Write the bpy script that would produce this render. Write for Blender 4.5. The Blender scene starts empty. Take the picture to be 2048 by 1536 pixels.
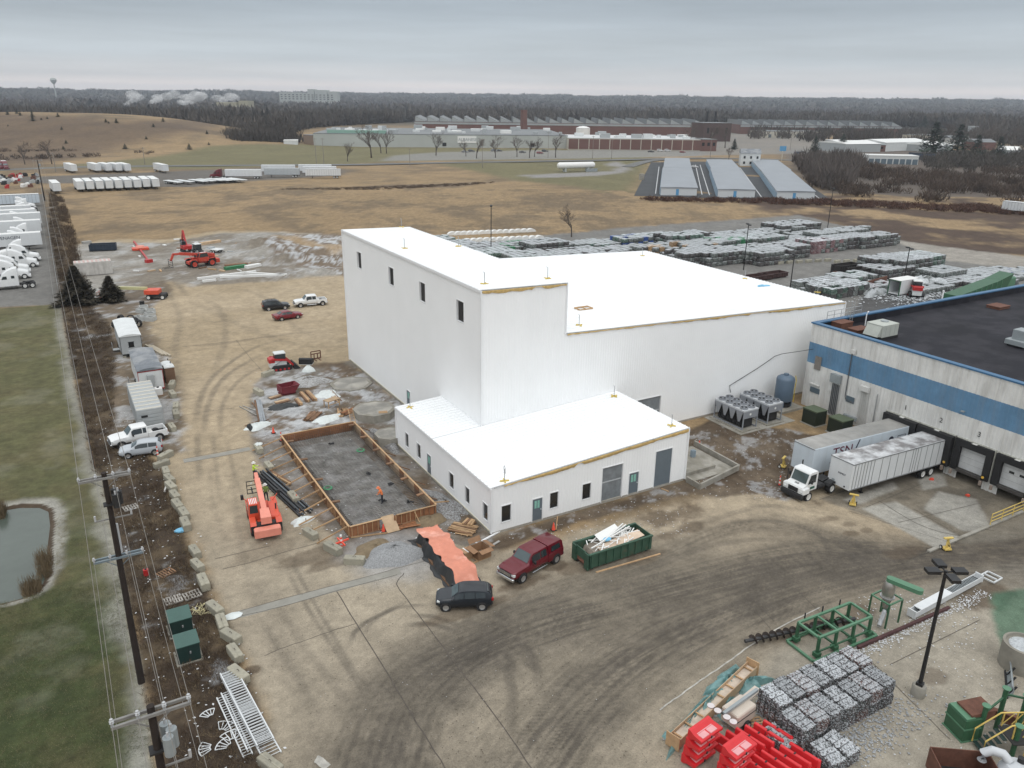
import bpy,bmesh,math,random
import numpy as np
from mathutils import Matrix,Vector
random.seed(7);RNG=np.random.default_rng(11)
scene=bpy.context.scene;COL=scene.collection
R=math.radians;PI=math.pi

# ---------------------------------------------------------------- camera
# world frame: origin at the annex's front corner, x along its front wall, y along its side wall
CAM_F,CAM_P,CAM_R,CAM_YAW,CAM_H=1580.5,0.3468,0.0131,0.5280,35.0  # focal in px of a 2048 wide frame
_c,_s=math.cos(CAM_YAW),math.sin(CAM_YAW)
def _w(v):return Vector((v[0]*_c+v[1]*_s,-v[0]*_s+v[1]*_c,v[2]))  # camera-heading frame -> world
CAM=_w((1.589,-58.92,0))+Vector((0,0,CAM_H))
_fw=_w((0,math.cos(CAM_P),-math.sin(CAM_P)));_up=_w((0,math.sin(CAM_P),math.cos(CAM_P)));_rt=_w((1,0,0))
_cr,_sr=math.cos(CAM_R),math.sin(CAM_R)
_right=_rt*_cr+_up*_sr;_upv=_up*_cr-_rt*_sr
cam_d=bpy.data.cameras.new('camera');cam=bpy.data.objects.new('camera',cam_d);COL.objects.link(cam)
cam.matrix_world=Matrix(((_right.x,_upv.x,-_fw.x,CAM.x),(_right.y,_upv.y,-_fw.y,CAM.y),(_right.z,_upv.z,-_fw.z,CAM.z),(0,0,0,1)))
cam_d.sensor_width=36;cam_d.lens=CAM_F/2048*36;cam_d.clip_start=0.5;cam_d.clip_end=30000
scene.camera=cam

# ---------------------------------------------------------------- sky, sun, exposure
SUN_EL,SUN_AZ=R(58),R(200)
world=bpy.data.worlds.new('World');scene.world=world;world.use_nodes=True
wn=world.node_tree;wn.nodes.clear()
def _n(t,**k):
    n=wn.nodes.new(t)
    for a,b in k.items():setattr(n,a,b)
    return n
w_out=_n('ShaderNodeOutputWorld');w_bg=_n('ShaderNodeBackground');w_bg.inputs['Strength'].default_value=0.1
w_sky=_n('ShaderNodeTexSky',sky_type='NISHITA',sun_disc=False,sun_elevation=SUN_EL,sun_rotation=SUN_AZ)
w_tc=_n('ShaderNodeTexCoord');w_sep=_n('ShaderNodeSeparateXYZ');wn.links.new(w_tc.outputs['Generated'],w_sep.inputs[0])
# overcast layer: standard overcast sky, brighter toward the zenith, thin clear band along the horizon
w_r=_n('ShaderNodeValToRGB');cr=w_r.color_ramp;cr.interpolation='EASE'
SKY=[(0.0,(1.1,.97,.91)),(.010,(1.05,.94,.89)),(.020,(.70,.70,.71)),(.045,(.55,.60,.64)),(.10,(.40,.452,.50)),(.2,(.54,.58,.61)),(.45,(.98,1.01,1.03)),(1.0,(1.30,1.33,1.34))]
while len(cr.elements)<len(SKY):cr.elements.new(.5)
for e,(p,c)in zip(cr.elements,SKY):e.position=p;e.color=(c[0]/2,c[1]/2,c[2]/2,1)
w_map=_n('ShaderNodeMapping');w_map.inputs['Scale'].default_value=(1.6,1.6,22);wn.links.new(w_tc.outputs['Generated'],w_map.inputs[0])
w_nz=_n('ShaderNodeTexNoise');w_nz.inputs['Scale'].default_value=1.6;w_nz.inputs['Detail'].default_value=5;w_nz.inputs['Roughness'].default_value=.55
wn.links.new(w_map.outputs[0],w_nz.inputs['Vector'])
w_mr=_n('ShaderNodeMapRange');w_mr.inputs['From Min'].default_value=.3;w_mr.inputs['From Max'].default_value=.7;w_mr.inputs['To Min'].default_value=17.6;w_mr.inputs['To Max'].default_value=22.2
wn.links.new(w_nz.outputs['Fac'],w_mr.inputs['Value']);wn.links.new(w_sep.outputs['Z'],w_r.inputs['Fac'])
w_mul=_n('ShaderNodeVectorMath',operation='SCALE');wn.links.new(w_r.outputs['Color'],w_mul.inputs[0]);wn.links.new(w_mr.outputs[0],w_mul.inputs['Scale'])
w_mix=_n('ShaderNodeMixRGB');w_mix.inputs['Fac'].default_value=.94
wn.links.new(w_sky.outputs[0],w_mix.inputs[1]);wn.links.new(w_mul.outputs[0],w_mix.inputs[2])
wn.links.new(w_mix.outputs[0],w_bg.inputs['Color']);wn.links.new(w_bg.outputs[0],w_out.inputs['Surface'])
sun_d=bpy.data.lights.new('sun','SUN');sun_d.energy=0.9;sun_d.angle=R(60);sun_d.color=(1.0,.97,.93)
sun=bpy.data.objects.new('sun',sun_d);COL.objects.link(sun);sun.location=(0,0,120)
sun.rotation_euler=(R(90)-SUN_EL,0,PI-SUN_AZ)
scene.view_settings.view_transform='Standard';scene.view_settings.look='None';scene.view_settings.exposure=0.1;scene.view_settings.gamma=1
scene.view_settings.use_curve_mapping=False

# ---------------------------------------------------------------- measuring helpers (photo pixel -> point on a real plane)
def ray(u,v):return _fw+_right*((u-1024)/CAM_F)+_upv*((768-v)/CAM_F)
def at(u,v,z=0.0):d=ray(u,v);return CAM+d*((z-CAM.z)/d.z)
def onx(u,v,X):d=ray(u,v);p=CAM+d*((X-CAM.x)/d.x);return p.y,p.z
def ony(u,v,Y):d=ray(u,v);p=CAM+d*((Y-CAM.y)/d.y);return p.x,p.z
def head(u0,v0,u1,v1,z=0.0):a,b=at(u0,v0,z),at(u1,v1,z);return math.atan2(b.y-a.y,b.x-a.x)
def V(*a):return Vector(a)

# ---------------------------------------------------------------- materials
MATS={}
def lin(c):return tuple(((x/12.92)if x<=.04045 else((x+.055)/1.055)**2.4)for x in c)
def M(name,col,rough=.6,metal=0.,var=.12,scale=1.5,bump=0.,bscale=20.,col2=None,c2scale=None,c2lo=.45,c2hi=.6,spec=.5,alpha=1.,trans=0.,emit=0.,rnd=0.,frost=0.,streak=0.,coat=0.):
    """painted/dirty surface: colour with broad noise variation, optional second colour patches, streaks, frost on upward faces, per-object tint"""
    if name in MATS:return MATS[name]
    m=bpy.data.materials.new(name);m.use_nodes=True;t=m.node_tree;N=t.nodes;L=t.links
    b=N['Principled BSDF'];b.inputs['Roughness'].default_value=rough;b.inputs['Metallic'].default_value=metal
    b.inputs['Specular IOR Level'].default_value=spec
    if coat:b.inputs['Coat Weight'].default_value=coat*.4;b.inputs['Coat Roughness'].default_value=.08
    geo=N.new('ShaderNodeTexCoord')
    def noise(sc,det=5,ro=.6,vec=None):
        n=N.new('ShaderNodeTexNoise');n.inputs['Scale'].default_value=sc;n.inputs['Detail'].default_value=det;n.inputs['Roughness'].default_value=ro
        L.new(vec or geo.outputs['Object'],n.inputs['Vector']);return n
    def mix(f,a,bb,mode='MIX'):
        x=N.new('ShaderNodeMixRGB');x.blend_type=mode
        for s,val in((0,f),(1,a),(2,bb)):
            if hasattr(val,'is_output'):L.new(val,x.inputs[s])
            else:x.inputs[s].default_value=val if s==0 else(*val[:3],1)
        return x.outputs[0]
    def rng(o,lo,hi,a=0.,z=1.):
        r=N.new('ShaderNodeMapRange');L.new(o,r.inputs['Value']);r.inputs['From Min'].default_value=lo;r.inputs['From Max'].default_value=hi
        r.inputs['To Min'].default_value=a;r.inputs['To Max'].default_value=z;return r.outputs[0]
    c=(*col,1);cur=None
    if col2:cur=mix(rng(noise(c2scale or scale).outputs['Fac'],c2lo,c2hi),col,col2)
    if var:
        g=rng(noise(scale,6,.65).outputs['Fac'],.25,.75,1-var,1+var)
        comb=N.new('ShaderNodeCombineXYZ');[L.new(g,comb.inputs[i])for i in range(3)]
        cur=mix(1.,cur if cur else col,comb.outputs[0],'MULTIPLY')
    if streak:
        mp=N.new('ShaderNodeMapping');L.new(geo.outputs['Object'],mp.inputs[0]);mp.inputs['Scale'].default_value=(1.3,1.3,.09)
        cur=mix(rng(noise(1.1,7,.7,mp.outputs[0]).outputs['Fac'],.48,.8,0,streak),cur if cur else col,(.23,.21,.18))
    if rnd:
        oi=N.new('ShaderNodeObjectInfo');g=rng(oi.outputs['Random'],0,1,1-rnd,1+rnd)
        comb=N.new('ShaderNodeCombineXYZ');[L.new(g,comb.inputs[i])for i in range(3)]
        cur=mix(1.,cur if cur else col,comb.outputs[0],'MULTIPLY')
    if frost:
        nm=N.new('ShaderNodeNewGeometry');sp=N.new('ShaderNodeSeparateXYZ');L.new(nm.outputs['Normal'],sp.inputs[0])
        up=rng(sp.outputs['Z'],.35,.8);nn=rng(noise(7.,7,.75).outputs['Fac'],.36,.6)
        mm=N.new('ShaderNodeMath');mm.operation='MULTIPLY';L.new(up,mm.inputs[0]);L.new(nn,mm.inputs[1])
        m2=N.new('ShaderNodeMath');m2.operation='MULTIPLY';L.new(mm.outputs[0],m2.inputs[0]);m2.inputs[1].default_value=frost
        cur=mix(m2.outputs[0],cur if cur else col,(.62,.65,.67))
    if cur:L.new(cur,b.inputs['Base Color'])
    else:b.inputs['Base Color'].default_value=c
    if bump:
        bp=N.new('ShaderNodeBump');bp.inputs['Strength'].default_value=bump;bp.inputs['Distance'].default_value=.03
        L.new(noise(bscale,5).outputs['Fac'],bp.inputs['Height']);L.new(bp.outputs[0],b.inputs['Normal'])
    if alpha<1:b.inputs['Alpha'].default_value=alpha
    if trans:b.inputs['Transmission Weight'].default_value=trans
    MATS[name]=m;return m

# ---------------------------------------------------------------- mesh builder and scene graph
class MB:
    def __init__(s):s.v=[];s.f=[]
    def add(s,vs,fs):
        o=len(s.v);s.v+=[tuple(x)for x in vs];s.f+=[tuple(i+o for i in f)for f in fs];return s
    def box(s,x0,x1,y0,y1,z0,z1):
        return s.add([(x0,y0,z0),(x1,y0,z0),(x1,y1,z0),(x0,y1,z0),(x0,y0,z1),(x1,y0,z1),(x1,y1,z1),(x0,y1,z1)],[(0,3,2,1),(4,5,6,7),(0,1,5,4),(1,2,6,5),(2,3,7,6),(3,0,4,7)])
    def cbox(s,x0,x1,y0,y1,z0,z1,b=.03):
        """box with chamfered vertical and top edges"""
        p=[(x0+b,y0),(x1-b,y0),(x1,y0+b),(x1,y1-b),(x1-b,y1),(x0+b,y1),(x0,y1-b),(x0,y0+b)];cx,cy=(x0+x1)/2,(y0+y1)/2
        q=[(x+(b if x<cx else-b)*.7,y+(b if y<cy else-b)*.7)for x,y in p]
        vs=[(x,y,z0)for x,y in p]+[(x,y,z1-b)for x,y in p]+[(x,y,z1)for x,y in q]
        fs=[tuple(range(7,-1,-1)),tuple(range(16,24))]
        for k in(0,8):fs+=[(k+i,k+(i+1)%8,k+8+(i+1)%8,k+8+i)for i in range(8)]
        return s.add(vs,fs)
    def obox(s,c,size,rz=0.,rx=0.,ry=0.):
        m=Matrix.Translation(Vector(c))@Matrix.Rotation(rz,4,'Z')@Matrix.Rotation(ry,4,'Y')@Matrix.Rotation(rx,4,'X')
        a,b,d=size[0]/2,size[1]/2,size[2]/2;t=MB().box(-a,a,-b,b,-d,d)
        return s.add([m@Vector(x)for x in t.v],t.f)
    def bar(s,a,b,w,h=None):
        a,b=Vector(a),Vector(b);d=(b-a);l=d.length
        if l<1e-6:return s
        d/=l;h=h or w;up=Vector((0,0,1))if abs(d.z)<.95 else Vector((1,0,0));x=d.cross(up).normalized()*(w/2);y=x.cross(d).normalized()*(h/2)
        vs=[a-x-y,a+x-y,a+x+y,a-x+y,b-x-y,b+x-y,b+x+y,b-x+y]
        return s.add(vs,[(3,2,1,0),(4,5,6,7),(0,1,5,4),(1,2,6,5),(2,3,7,6),(3,0,4,7)])
    def cyl(s,a,b,r,r2=None,n=10,cap=True):
        a,b=Vector(a),Vector(b);d=(b-a).normalized();r2=r if r2 is None else r2
        up=Vector((0,0,1))if abs(d.z)<.95 else Vector((1,0,0));x=d.cross(up).normalized();y=x.cross(d)
        cs=[(math.cos(2*PI*i/n),math.sin(2*PI*i/n))for i in range(n)]
        vs=[a+(x*c+y*q)*r for c,q in cs]+[b+(x*c+y*q)*r2 for c,q in cs]
        fs=[(i,i+n,(i+1)%n+n,(i+1)%n)for i in range(n)]
        if cap:fs+=[tuple(range(n)),tuple(range(2*n-1,n-1,-1))]
        return s.add(vs,fs)
    def tube(s,pts,r,n=6):
        pts=[Vector(p)for p in pts];rings=[]
        for i,p in enumerate(pts):
            d=(pts[min(i+1,len(pts)-1)]-pts[max(i-1,0)]).normalized();up=Vector((0,0,1))if abs(d.z)<.95 else Vector((1,0,0))
            x=d.cross(up).normalized();y=x.cross(d);rings.append([p+(x*math.cos(2*PI*k/n)+y*math.sin(2*PI*k/n))*r for k in range(n)])
        vs=[v for g in rings for v in g];fs=[]
        for i in range(len(pts)-1):fs+=[(i*n+k,(i+1)*n+k,(i+1)*n+(k+1)%n,i*n+(k+1)%n)for k in range(n)]
        fs+=[tuple(range(n)),tuple(range(len(vs)-1,len(vs)-n-1,-1))]
        return s.add(vs,fs)
    def prism(s,poly,a,b,ax='z'):
        """polygon (2D) extruded from a to b along an axis: z -> (x,y), y -> (x,z), x -> (y,z)"""
        f={'z':lambda p,t:(p[0],p[1],t),'y':lambda p,t:(p[0],t,p[1]),'x':lambda p,t:(t,p[0],p[1])}[ax];n=len(poly)
        return s.add([f(p,a)for p in poly]+[f(p,b)for p in poly],[tuple(range(n-1,-1,-1)),tuple(range(n,2*n))]+[(i,(i+1)%n,(i+1)%n+n,i+n)for i in range(n)])
    def lathe(s,prof,n=16,c=(0,0,0)):
        k=len(prof);vs=[(c[0]+r*math.cos(2*PI*i/n),c[1]+r*math.sin(2*PI*i/n),c[2]+z)for i in range(n)for r,z in prof]
        return s.add(vs,[(i*k+j,((i+1)%n)*k+j,((i+1)%n)*k+j+1,i*k+j+1)for i in range(n)for j in range(k-1)])
    def ell(s,c,rx,ry,rz,n=10,m=6):
        return s.add(*(lambda t:([(c[0]+x*rx,c[1]+y*ry,c[2]+z*rz)for x,y,z in t.v],t.f))(MB().lathe([(max(1e-4,math.sin(PI*j/m)),-math.cos(PI*j/m))for j in range(m+1)],n)))
    def quad(s,*p):return s.add(p,[tuple(range(len(p)))])
    def loft(s,rings,cap=True):
        n=len(rings[0]);vs=[p for r in rings for p in r];fs=[]
        for i in range(len(rings)-1):fs+=[(i*n+k,i*n+(k+1)%n,(i+1)*n+(k+1)%n,(i+1)*n+k)for k in range(n)]
        if cap:fs+=[tuple(range(n-1,-1,-1)),tuple(range(len(vs)-n,len(vs)))]
        return s.add(vs,fs)
    def xf(s,m):s.v=[tuple(m@Vector(p))for p in s.v];return s
    def shift(s,x,y,z):s.v=[(a+x,b+y,c+z)for a,b,c in s.v];return s
    def mesh(s,name,mat,smooth=False):
        me=bpy.data.meshes.new(name);me.from_pydata(s.v,[],s.f);me.update()
        bm=bmesh.new();bm.from_mesh(me);bmesh.ops.recalc_face_normals(bm,faces=bm.faces);bm.to_mesh(me);bm.free()
        if mat:me.materials.append(mat)
        if smooth:
            me.polygons.foreach_set('use_smooth',[True]*len(me.polygons))
            try:me.set_sharp_from_angle(angle=R(38 if smooth is True else smooth))
            except Exception:pass
        return me
    def build(s,name,mat,parent=None,smooth=False,loc=None,rz=None):
        o=bpy.data.objects.new(name,s.mesh(name,mat,smooth));COL.objects.link(o)
        if parent:o.parent=parent
        if loc is not None:o.location=loc
        if rz is not None:o.rotation_euler=(0,0,rz)
        return o
def obj(name,me,parent=None,loc=None,rz=None):
    o=bpy.data.objects.new(name,me);COL.objects.link(o)
    if parent:o.parent=parent
    if loc is not None:o.location=loc
    if rz is not None:o.rotation_euler=(0,0,rz)
    return o
def tag(o,label=None,cat=None,group=None,kind=None):
    if label:o['label']=label
    if cat:o['category']=cat
    if group:o['group']=group
    if kind:o['kind']=kind
    return o
def thing(name,label,cat,loc=(0,0,0),rz=0.,group=None):
    o=bpy.data.objects.new(name,None);COL.objects.link(o);o.location=loc;o.rotation_euler=(0,0,rz);o.empty_display_size=.3
    return tag(o,label,cat,group)
def dup(o,loc=None,rz=None,label=None,group=None,parent=None,scale=None):
    c=o.copy();COL.objects.link(c)
    if parent:c.parent=parent
    if loc is not None:c.location=loc
    if rz is not None:c.rotation_euler=(0,0,rz)
    if scale is not None:c.scale=(scale,)*3 if not hasattr(scale,'__len__')else scale
    if label:c['label']=label
    if group:c['group']=group
    for ch in list(o.children):dup(ch,parent=c)
    return c
def npmesh(name,verts,faces,mat,cols=None,smooth=False):
    """big mesh from numpy arrays (faces n x 3 or n x 4), optional vertex colours"""
    me=bpy.data.meshes.new(name);nv,nf,k=len(verts),len(faces),faces.shape[1]
    me.vertices.add(nv);me.vertices.foreach_set('co',np.asarray(verts,np.float32).ravel())
    me.loops.add(nf*k);me.loops.foreach_set('vertex_index',faces.astype(np.int32).ravel())
    me.polygons.add(nf);me.polygons.foreach_set('loop_start',np.arange(0,nf*k,k,dtype=np.int32));me.polygons.foreach_set('loop_total',np.full(nf,k,np.int32))
    if smooth:me.polygons.foreach_set('use_smooth',np.ones(nf,bool))
    me.update(calc_edges=True)
    if cols is not None:
        a=me.color_attributes.new('Col','FLOAT_COLOR','POINT');c4=np.ones((nv,4),np.float32);c4[:,:cols.shape[1]]=cols;a.data.foreach_set('color',c4.ravel())
    if mat:me.materials.append(mat)
    return me
# numpy value noise
_LAT=RNG.random((256,256))
def vnoise(x,y):
    xi=np.floor(x).astype(int);yi=np.floor(y).astype(int);fx=x-xi;fy=y-yi;fx=fx*fx*(3-2*fx);fy=fy*fy*(3-2*fy)
    a=_LAT[xi&255,yi&255];b=_LAT[(xi+1)&255,yi&255];c=_LAT[xi&255,(yi+1)&255];d=_LAT[(xi+1)&255,(yi+1)&255]
    return(a*(1-fx)+b*fx)*(1-fy)+(c*(1-fx)+d*fx)*fy
def fbm(x,y,sc,oct=4,ro=.55):
    t=0;a=1;n=0;x=x/sc+31.7;y=y/sc+17.3
    for i in range(oct):t=t+a*vnoise(x,y);n+=a;a*=ro;x=x*2.03+5.1;y=y*2.03+9.7
    return t/n
def sstep(a,b,x):t=np.clip((x-a)/(b-a),0,1);return t*t*(3-2*t)
# ================================================================ GROUND
def g2(pts):return np.array([tuple(at(u,v))[:2]for u,v in pts])
def inpoly(P,x,y):
    c=np.zeros(x.shape,bool);n=len(P)
    for i in range(n):
        (x0,y0),(x1,y1)=P[i],P[(i+1)%n]
        if y0==y1:continue
        c^=((y0>y)!=(y1>y))&(x<(x1-x0)*(y-y0)/(y1-y0)+x0)
    return c
def pdist(P,x,y,closed=False):
    """distance to a polyline and arc length parameter of the closest point"""
    d=np.full(x.shape,1e9);sp=np.zeros(x.shape);acc=0.;n=len(P)
    for i in range(n if closed else n-1):
        a=P[i];b=P[(i+1)%n];v=b-a;L=math.hypot(*v)
        if L<1e-9:continue
        t=np.clip(((x-a[0])*v[0]+(y-a[1])*v[1])/(L*L),0,1);q=np.hypot(x-a[0]-t*v[0],y-a[1]-t*v[1]);m=q<d
        d=np.where(m,q,d);sp=np.where(m,acc+t*L,sp);acc+=L
    return d,sp,acc
def smooth_line(P,k=8):
    """Catmull-Rom through the points"""
    P=np.asarray(P,float);Q=np.vstack([2*P[0]-P[1],P,2*P[-1]-P[-2]]);out=[]
    for i in range(1,len(Q)-2):
        for j in range(k):
            t=j/k;a,b,c,d=Q[i-1],Q[i],Q[i+1],Q[i+2]
            out.append(.5*((2*b)+(c-a)*t+(2*a-5*b+4*c-d)*t*t+(3*b-a-3*c+d)*t**3))
    out.append(Q[-2]);return np.array(out)

# zone outlines, measured on the ground plane
Z_LAWN=[(-700,640),(0,617),(122,608),(135,680),(152,770),(170,850),(186,930),(203,960),(222,1040),(240,1120),(262,1240),(285,1370),(300,1440),(318,1620),(-700,1700)]
Z_POND=[(-160,1018),(0,1010),(40,1003),(85,1003),(106,1012),(110,1040),(105,1085),(104,1140),(92,1165),(60,1188),(20,1200),(-60,1216),(-160,1220)]
Z_LOT=[(-700,395),(88,388),(100,470),(112,540),(124,609),(-700,640)]
Z_BRUSH=[(98,385),(112,390),(128,470),(140,560),(165,600),(215,640),(232,700),(225,900),(300,905),(335,960),(352,1010),(372,1065),(395,1130),(425,1190),(460,1270),(492,1340),(520,1420),(545,1536),(560,1640),(318,1640),(300,1440),(285,1370),(262,1240),(222,1040),(186,930),(152,770),(124,609),(100,470)]
Z_MUDL=[(170,600),(330,560),(345,580),(300,620),(300,660),(340,720),(355,790),(365,850),(370,900),(330,915),(225,905),(190,840),(190,700)]
Z_YARD=[(150,490),(200,480),(260,478),(330,480),(380,470),(440,462),(540,462),(700,472),(900,480),(1000,540),(1000,1100),(1400,1000),(1600,950),(2200,900),(2600,1700),(545,1700),(545,1536),(520,1420),(470,1290),(425,1190),(395,1130),(370,1060),(335,960),(300,905),(225,905),(200,640),(160,600),(140,560)]
Z_DIRT=[(505,770),(540,745),(580,735),(640,725),(700,722),(800,800),(985,1075),(1060,1058),(985,1100),(950,1095),(900,1085),(845,1075),(832,1105),(745,1100),(700,1092),(672,1075),(610,1030),(560,970),(505,900),(497,830)]
Z_SITE=[(150,490),(200,484),(330,486),(440,466),(540,464),(690,470),(690,550),(560,560),(400,572),(330,560),(300,620),(200,640),(160,600),(145,560)]
Z_STRIP=[(985,1075),(1366,964),(1440,945),(1470,960),(1380,985),(1290,1010),(1160,1045),(1080,1075),(1010,1100),(960,1100)]
Z_MUDR=[(1372,862),(1420,838),(1500,850),(1560,858),(1640,870),(1640,960),(1575,1000),(1520,985),(1440,992),(1375,985),(1366,962)]
Z_BALE=[(880,500),(1000,480),(1250,455),(1600,430),(1800,480),(1860,510),(2200,560),(2200,720),(1700,660),(1600,620),(1100,560)]
Z_REDF=[(1480,400),(1640,392),(2300,405),(2300,560),(1860,520),(1800,485),(1640,435),(1560,430)]
Z_CONC=[(1330,1700),(1360,1480),(1460,1390),(1560,1300),(1700,1245),(1830,1180),(1960,1130),(2300,1080),(2600,1700)]
Z_DOCK=[(1640,985),(1800,925),(1900,900),(2300,950),(2300,1030),(1935,1090)]
# dark worn bands on the yard: (points, half width m, strength)
BANDS=[([(760,1640),(800,1500),(850,1390),(960,1300),(1100,1245),(1250,1205),(1420,1160),(1600,1120),(1800,1105),(2200,1085)],3.8,.95),
    ([(1000,1640),(1060,1560),(1120,1470),(1200,1380),(1320,1290),(1480,1220),(1640,1165),(1850,1120),(2200,1110)],4.4,.92),
    ([(1000,1230),(1100,1190),(1220,1150),(1330,1110),(1450,1060),(1560,1050),(1700,1080)],2.0,.7),
    ([(700,1640),(740,1500),(780,1400),(850,1330),(950,1290)],3.4,.8),([(640,1640),(640,1500),(600,1380),(560,1290),(520,1180)],1.2,.25)]
# tyre marks: (points, half width m, strength)
TYRE=[([(815,1203),(780,1220),(740,1240),(712,1262),(698,1290)],.2,.8),([(870,1208),(800,1215),(750,1240),(720,1275)],.18,.5),([(880,1207),(1010,1207)],.2,.35),
    ([(815,1232),(860,1232),(900,1245),(935,1260)],.22,.55),([(802,1251),(850,1248),(890,1255),(925,1268)],.24,.7),
    ([(1000,1262),(1030,1300),(1030,1370)],.25,.0),([(1028,1278),(1055,1300),(1072,1330),(1075,1360)],.3,.7),([(1005,1299),(1020,1320),(1024,1350)],.3,.7),
    ([(985,1303),(1010,1340),(1025,1385),(1022,1440),(1035,1475)],.3,.55),([(1040,1300),(1065,1340)],.25,.4),
    ([(1000,1222),(1030,1205),(1045,1185)],.18,.5),([(980,1232),(1030,1212),(1110,1190)],.2,.4),([(920,1240),(960,1250),(985,1247)],.3,.5),
    ([(600,1090),(590,1130),(620,1190),(660,1260),(700,1330),(750,1390)],.16,.55),([(570,1130),(600,1190),(650,1270),(700,1345),(745,1420)],.16,.5),
    ([(540,1180),(600,1280),(660,1360),(720,1440)],.3,.3),([(515,1230),(580,1330),(640,1430)],.25,.3),([(460,940),(470,1000),(480,1080),(500,1160)],.25,.22),([(420,920),(425,1000),(450,1080)],.22,.2),
    ([(390,860),(400,800),(430,750),(500,700),(560,680)],.35,.5),([(405,880),(420,800),(455,750),(520,710)],.35,.5),([(440,880),(445,810),(480,760),(540,725)],.3,.4),
    ([(395,860),(395,900),(400,960)],.3,.45),([(425,860),(428,900),(440,1000)],.25,.35),([(450,870),(470,950),(490,1010)],.2,.3),
    ([(340,590),(360,640),(350,700),(370,800)],.5,.3),([(400,590),(440,620),(450,680),(420,760)],.5,.3),([(420,570),(520,590),(600,660),(690,680)],.6,.22),([(380,600),(480,650),(600,690),(700,690)],.6,.22),
    ([(330,690),(420,690),(560,670),(690,660)],.6,.25),([(300,560),(330,575),(345,600)],.5,.5),([(320,545),(350,565),(375,590)],.5,.55),
    ([(1180,1110),(1300,1080),(1420,1040),(1540,1010),(1650,1020)],.35,.35),([(1130,1190),(1290,1140),(1430,1090),(1560,1080),(1700,1110)],.3,.35),([(1430,1045),(1560,1043),(1640,1070),(1660,1110)],.3,.45),
    ([(1690,1085),(1705,1110),(1760,1130),(1830,1130)],.22,.4),([(1280,1290),(1440,1220),(1600,1170),(1800,1140)],.4,.3),([(1400,1290),(1500,1230),(1640,1180)],.35,.3),([(1120,1400),(1240,1320),(1380,1250)],.4,.35),([(1300,1400),(1360,1330),(1430,1290)],.3,.25)]
# wet / muddy blots: (u, v, rx m, ry m, strength)
BLOTS=[(1330,1035,3.2,1.3,.75),(1380,1055,1.2,.7,.6),(1340,1070,1.3,.7,.5),(1160,1130,1.6,.8,.6),(1040,1165,2.2,.7,.8),(1110,1132,1.0,.5,.7),(1290,1115,2.0,.7,.5),(1660,1030,1.2,.5,.5),(1700,1040,.8,.4,.5),(1700,1060,.8,.4,.6),(1735,1050,.6,.3,.5),(1810,1095,2.0,.9,.5),(640,1110,2.2,1.1,.6),(680,1125,2.2,.8,.55),(930,1222,3,.5,.55),(520,1105,2.,1.2,.3),(1640,1245,1.4,.8,.6),(1720,1225,1.2,.5,.6),(1560,1275,2,.8,.5),(505,1340,.5,.35,.8),(1960,1200,3.,1.4,.8),(1870,1350,.9,.6,.5),(1460,1345,1.,.6,.4),(1690,985,3,1.,.6),(1810,945,6,2.,.8),(1935,975,5,1.6,.85)]
SAND=np.array([.315,.25,.165]);SAND2=np.array([.36,.29,.20]);CONC=np.array([.285,.259,.213]);DARK=np.array([.068,.059,.049]);MUD=np.array([.085,.062,.042]);FROST=np.array([.44,.45,.46])
TAN=np.array([.262,.186,.104]);TAN2=np.array([.155,.115,.072]);REDB=np.array([.075,.050,.036]);GRASS=np.array([.045,.058,.022]);GRASS2=np.array([.082,.075,.036]);BRUSHC=np.array([.045,.032,.022])
MOUNDS=[(560,505,9,5,2.2),(590,520,8,4,1.8),(520,490,7,4,1.7),(655,505,8,5,1.9),(680,520,7,4,1.2),(640,545,9,3,.9)]  # earth heaps: u, v, rx, ry, height
PIT=[(562,873),(708,845),(872,1014),(700,1064)]
def ground_height(x,y,nz):
    z=np.zeros(x.shape)
    for u,v,rx,ry,h in MOUNDS:
        c=at(u,v);d2=((x-c.x)/rx)**2+((y-c.y)/ry)**2;z=np.maximum(z,h*np.exp(-d2*1.6)*(.55+.9*nz))
    P=g2(Z_POND);d,_,_=pdist(P,x,y,True);ins=inpoly(P,x,y)
    z=z-np.where(ins,.9*sstep(0,1.6,d)+.25,.25*(1-sstep(0,1.2,d)))
    P=g2(PIT);d,_,_=pdist(P,x,y,True);ins=inpoly(P,x,y);z=z-np.where(ins,.25*sstep(-.05,.2,d),0)
    return z+dock_h(x,y)
def dock_h(x,y):
    """paving falls away into the truck dock"""
    f=np.interp(x,[24,33,45,60],[0,-.75,-1.25,-1.25]);return f*sstep(1.5,-2.5,y)*(y>-19.75)
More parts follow.
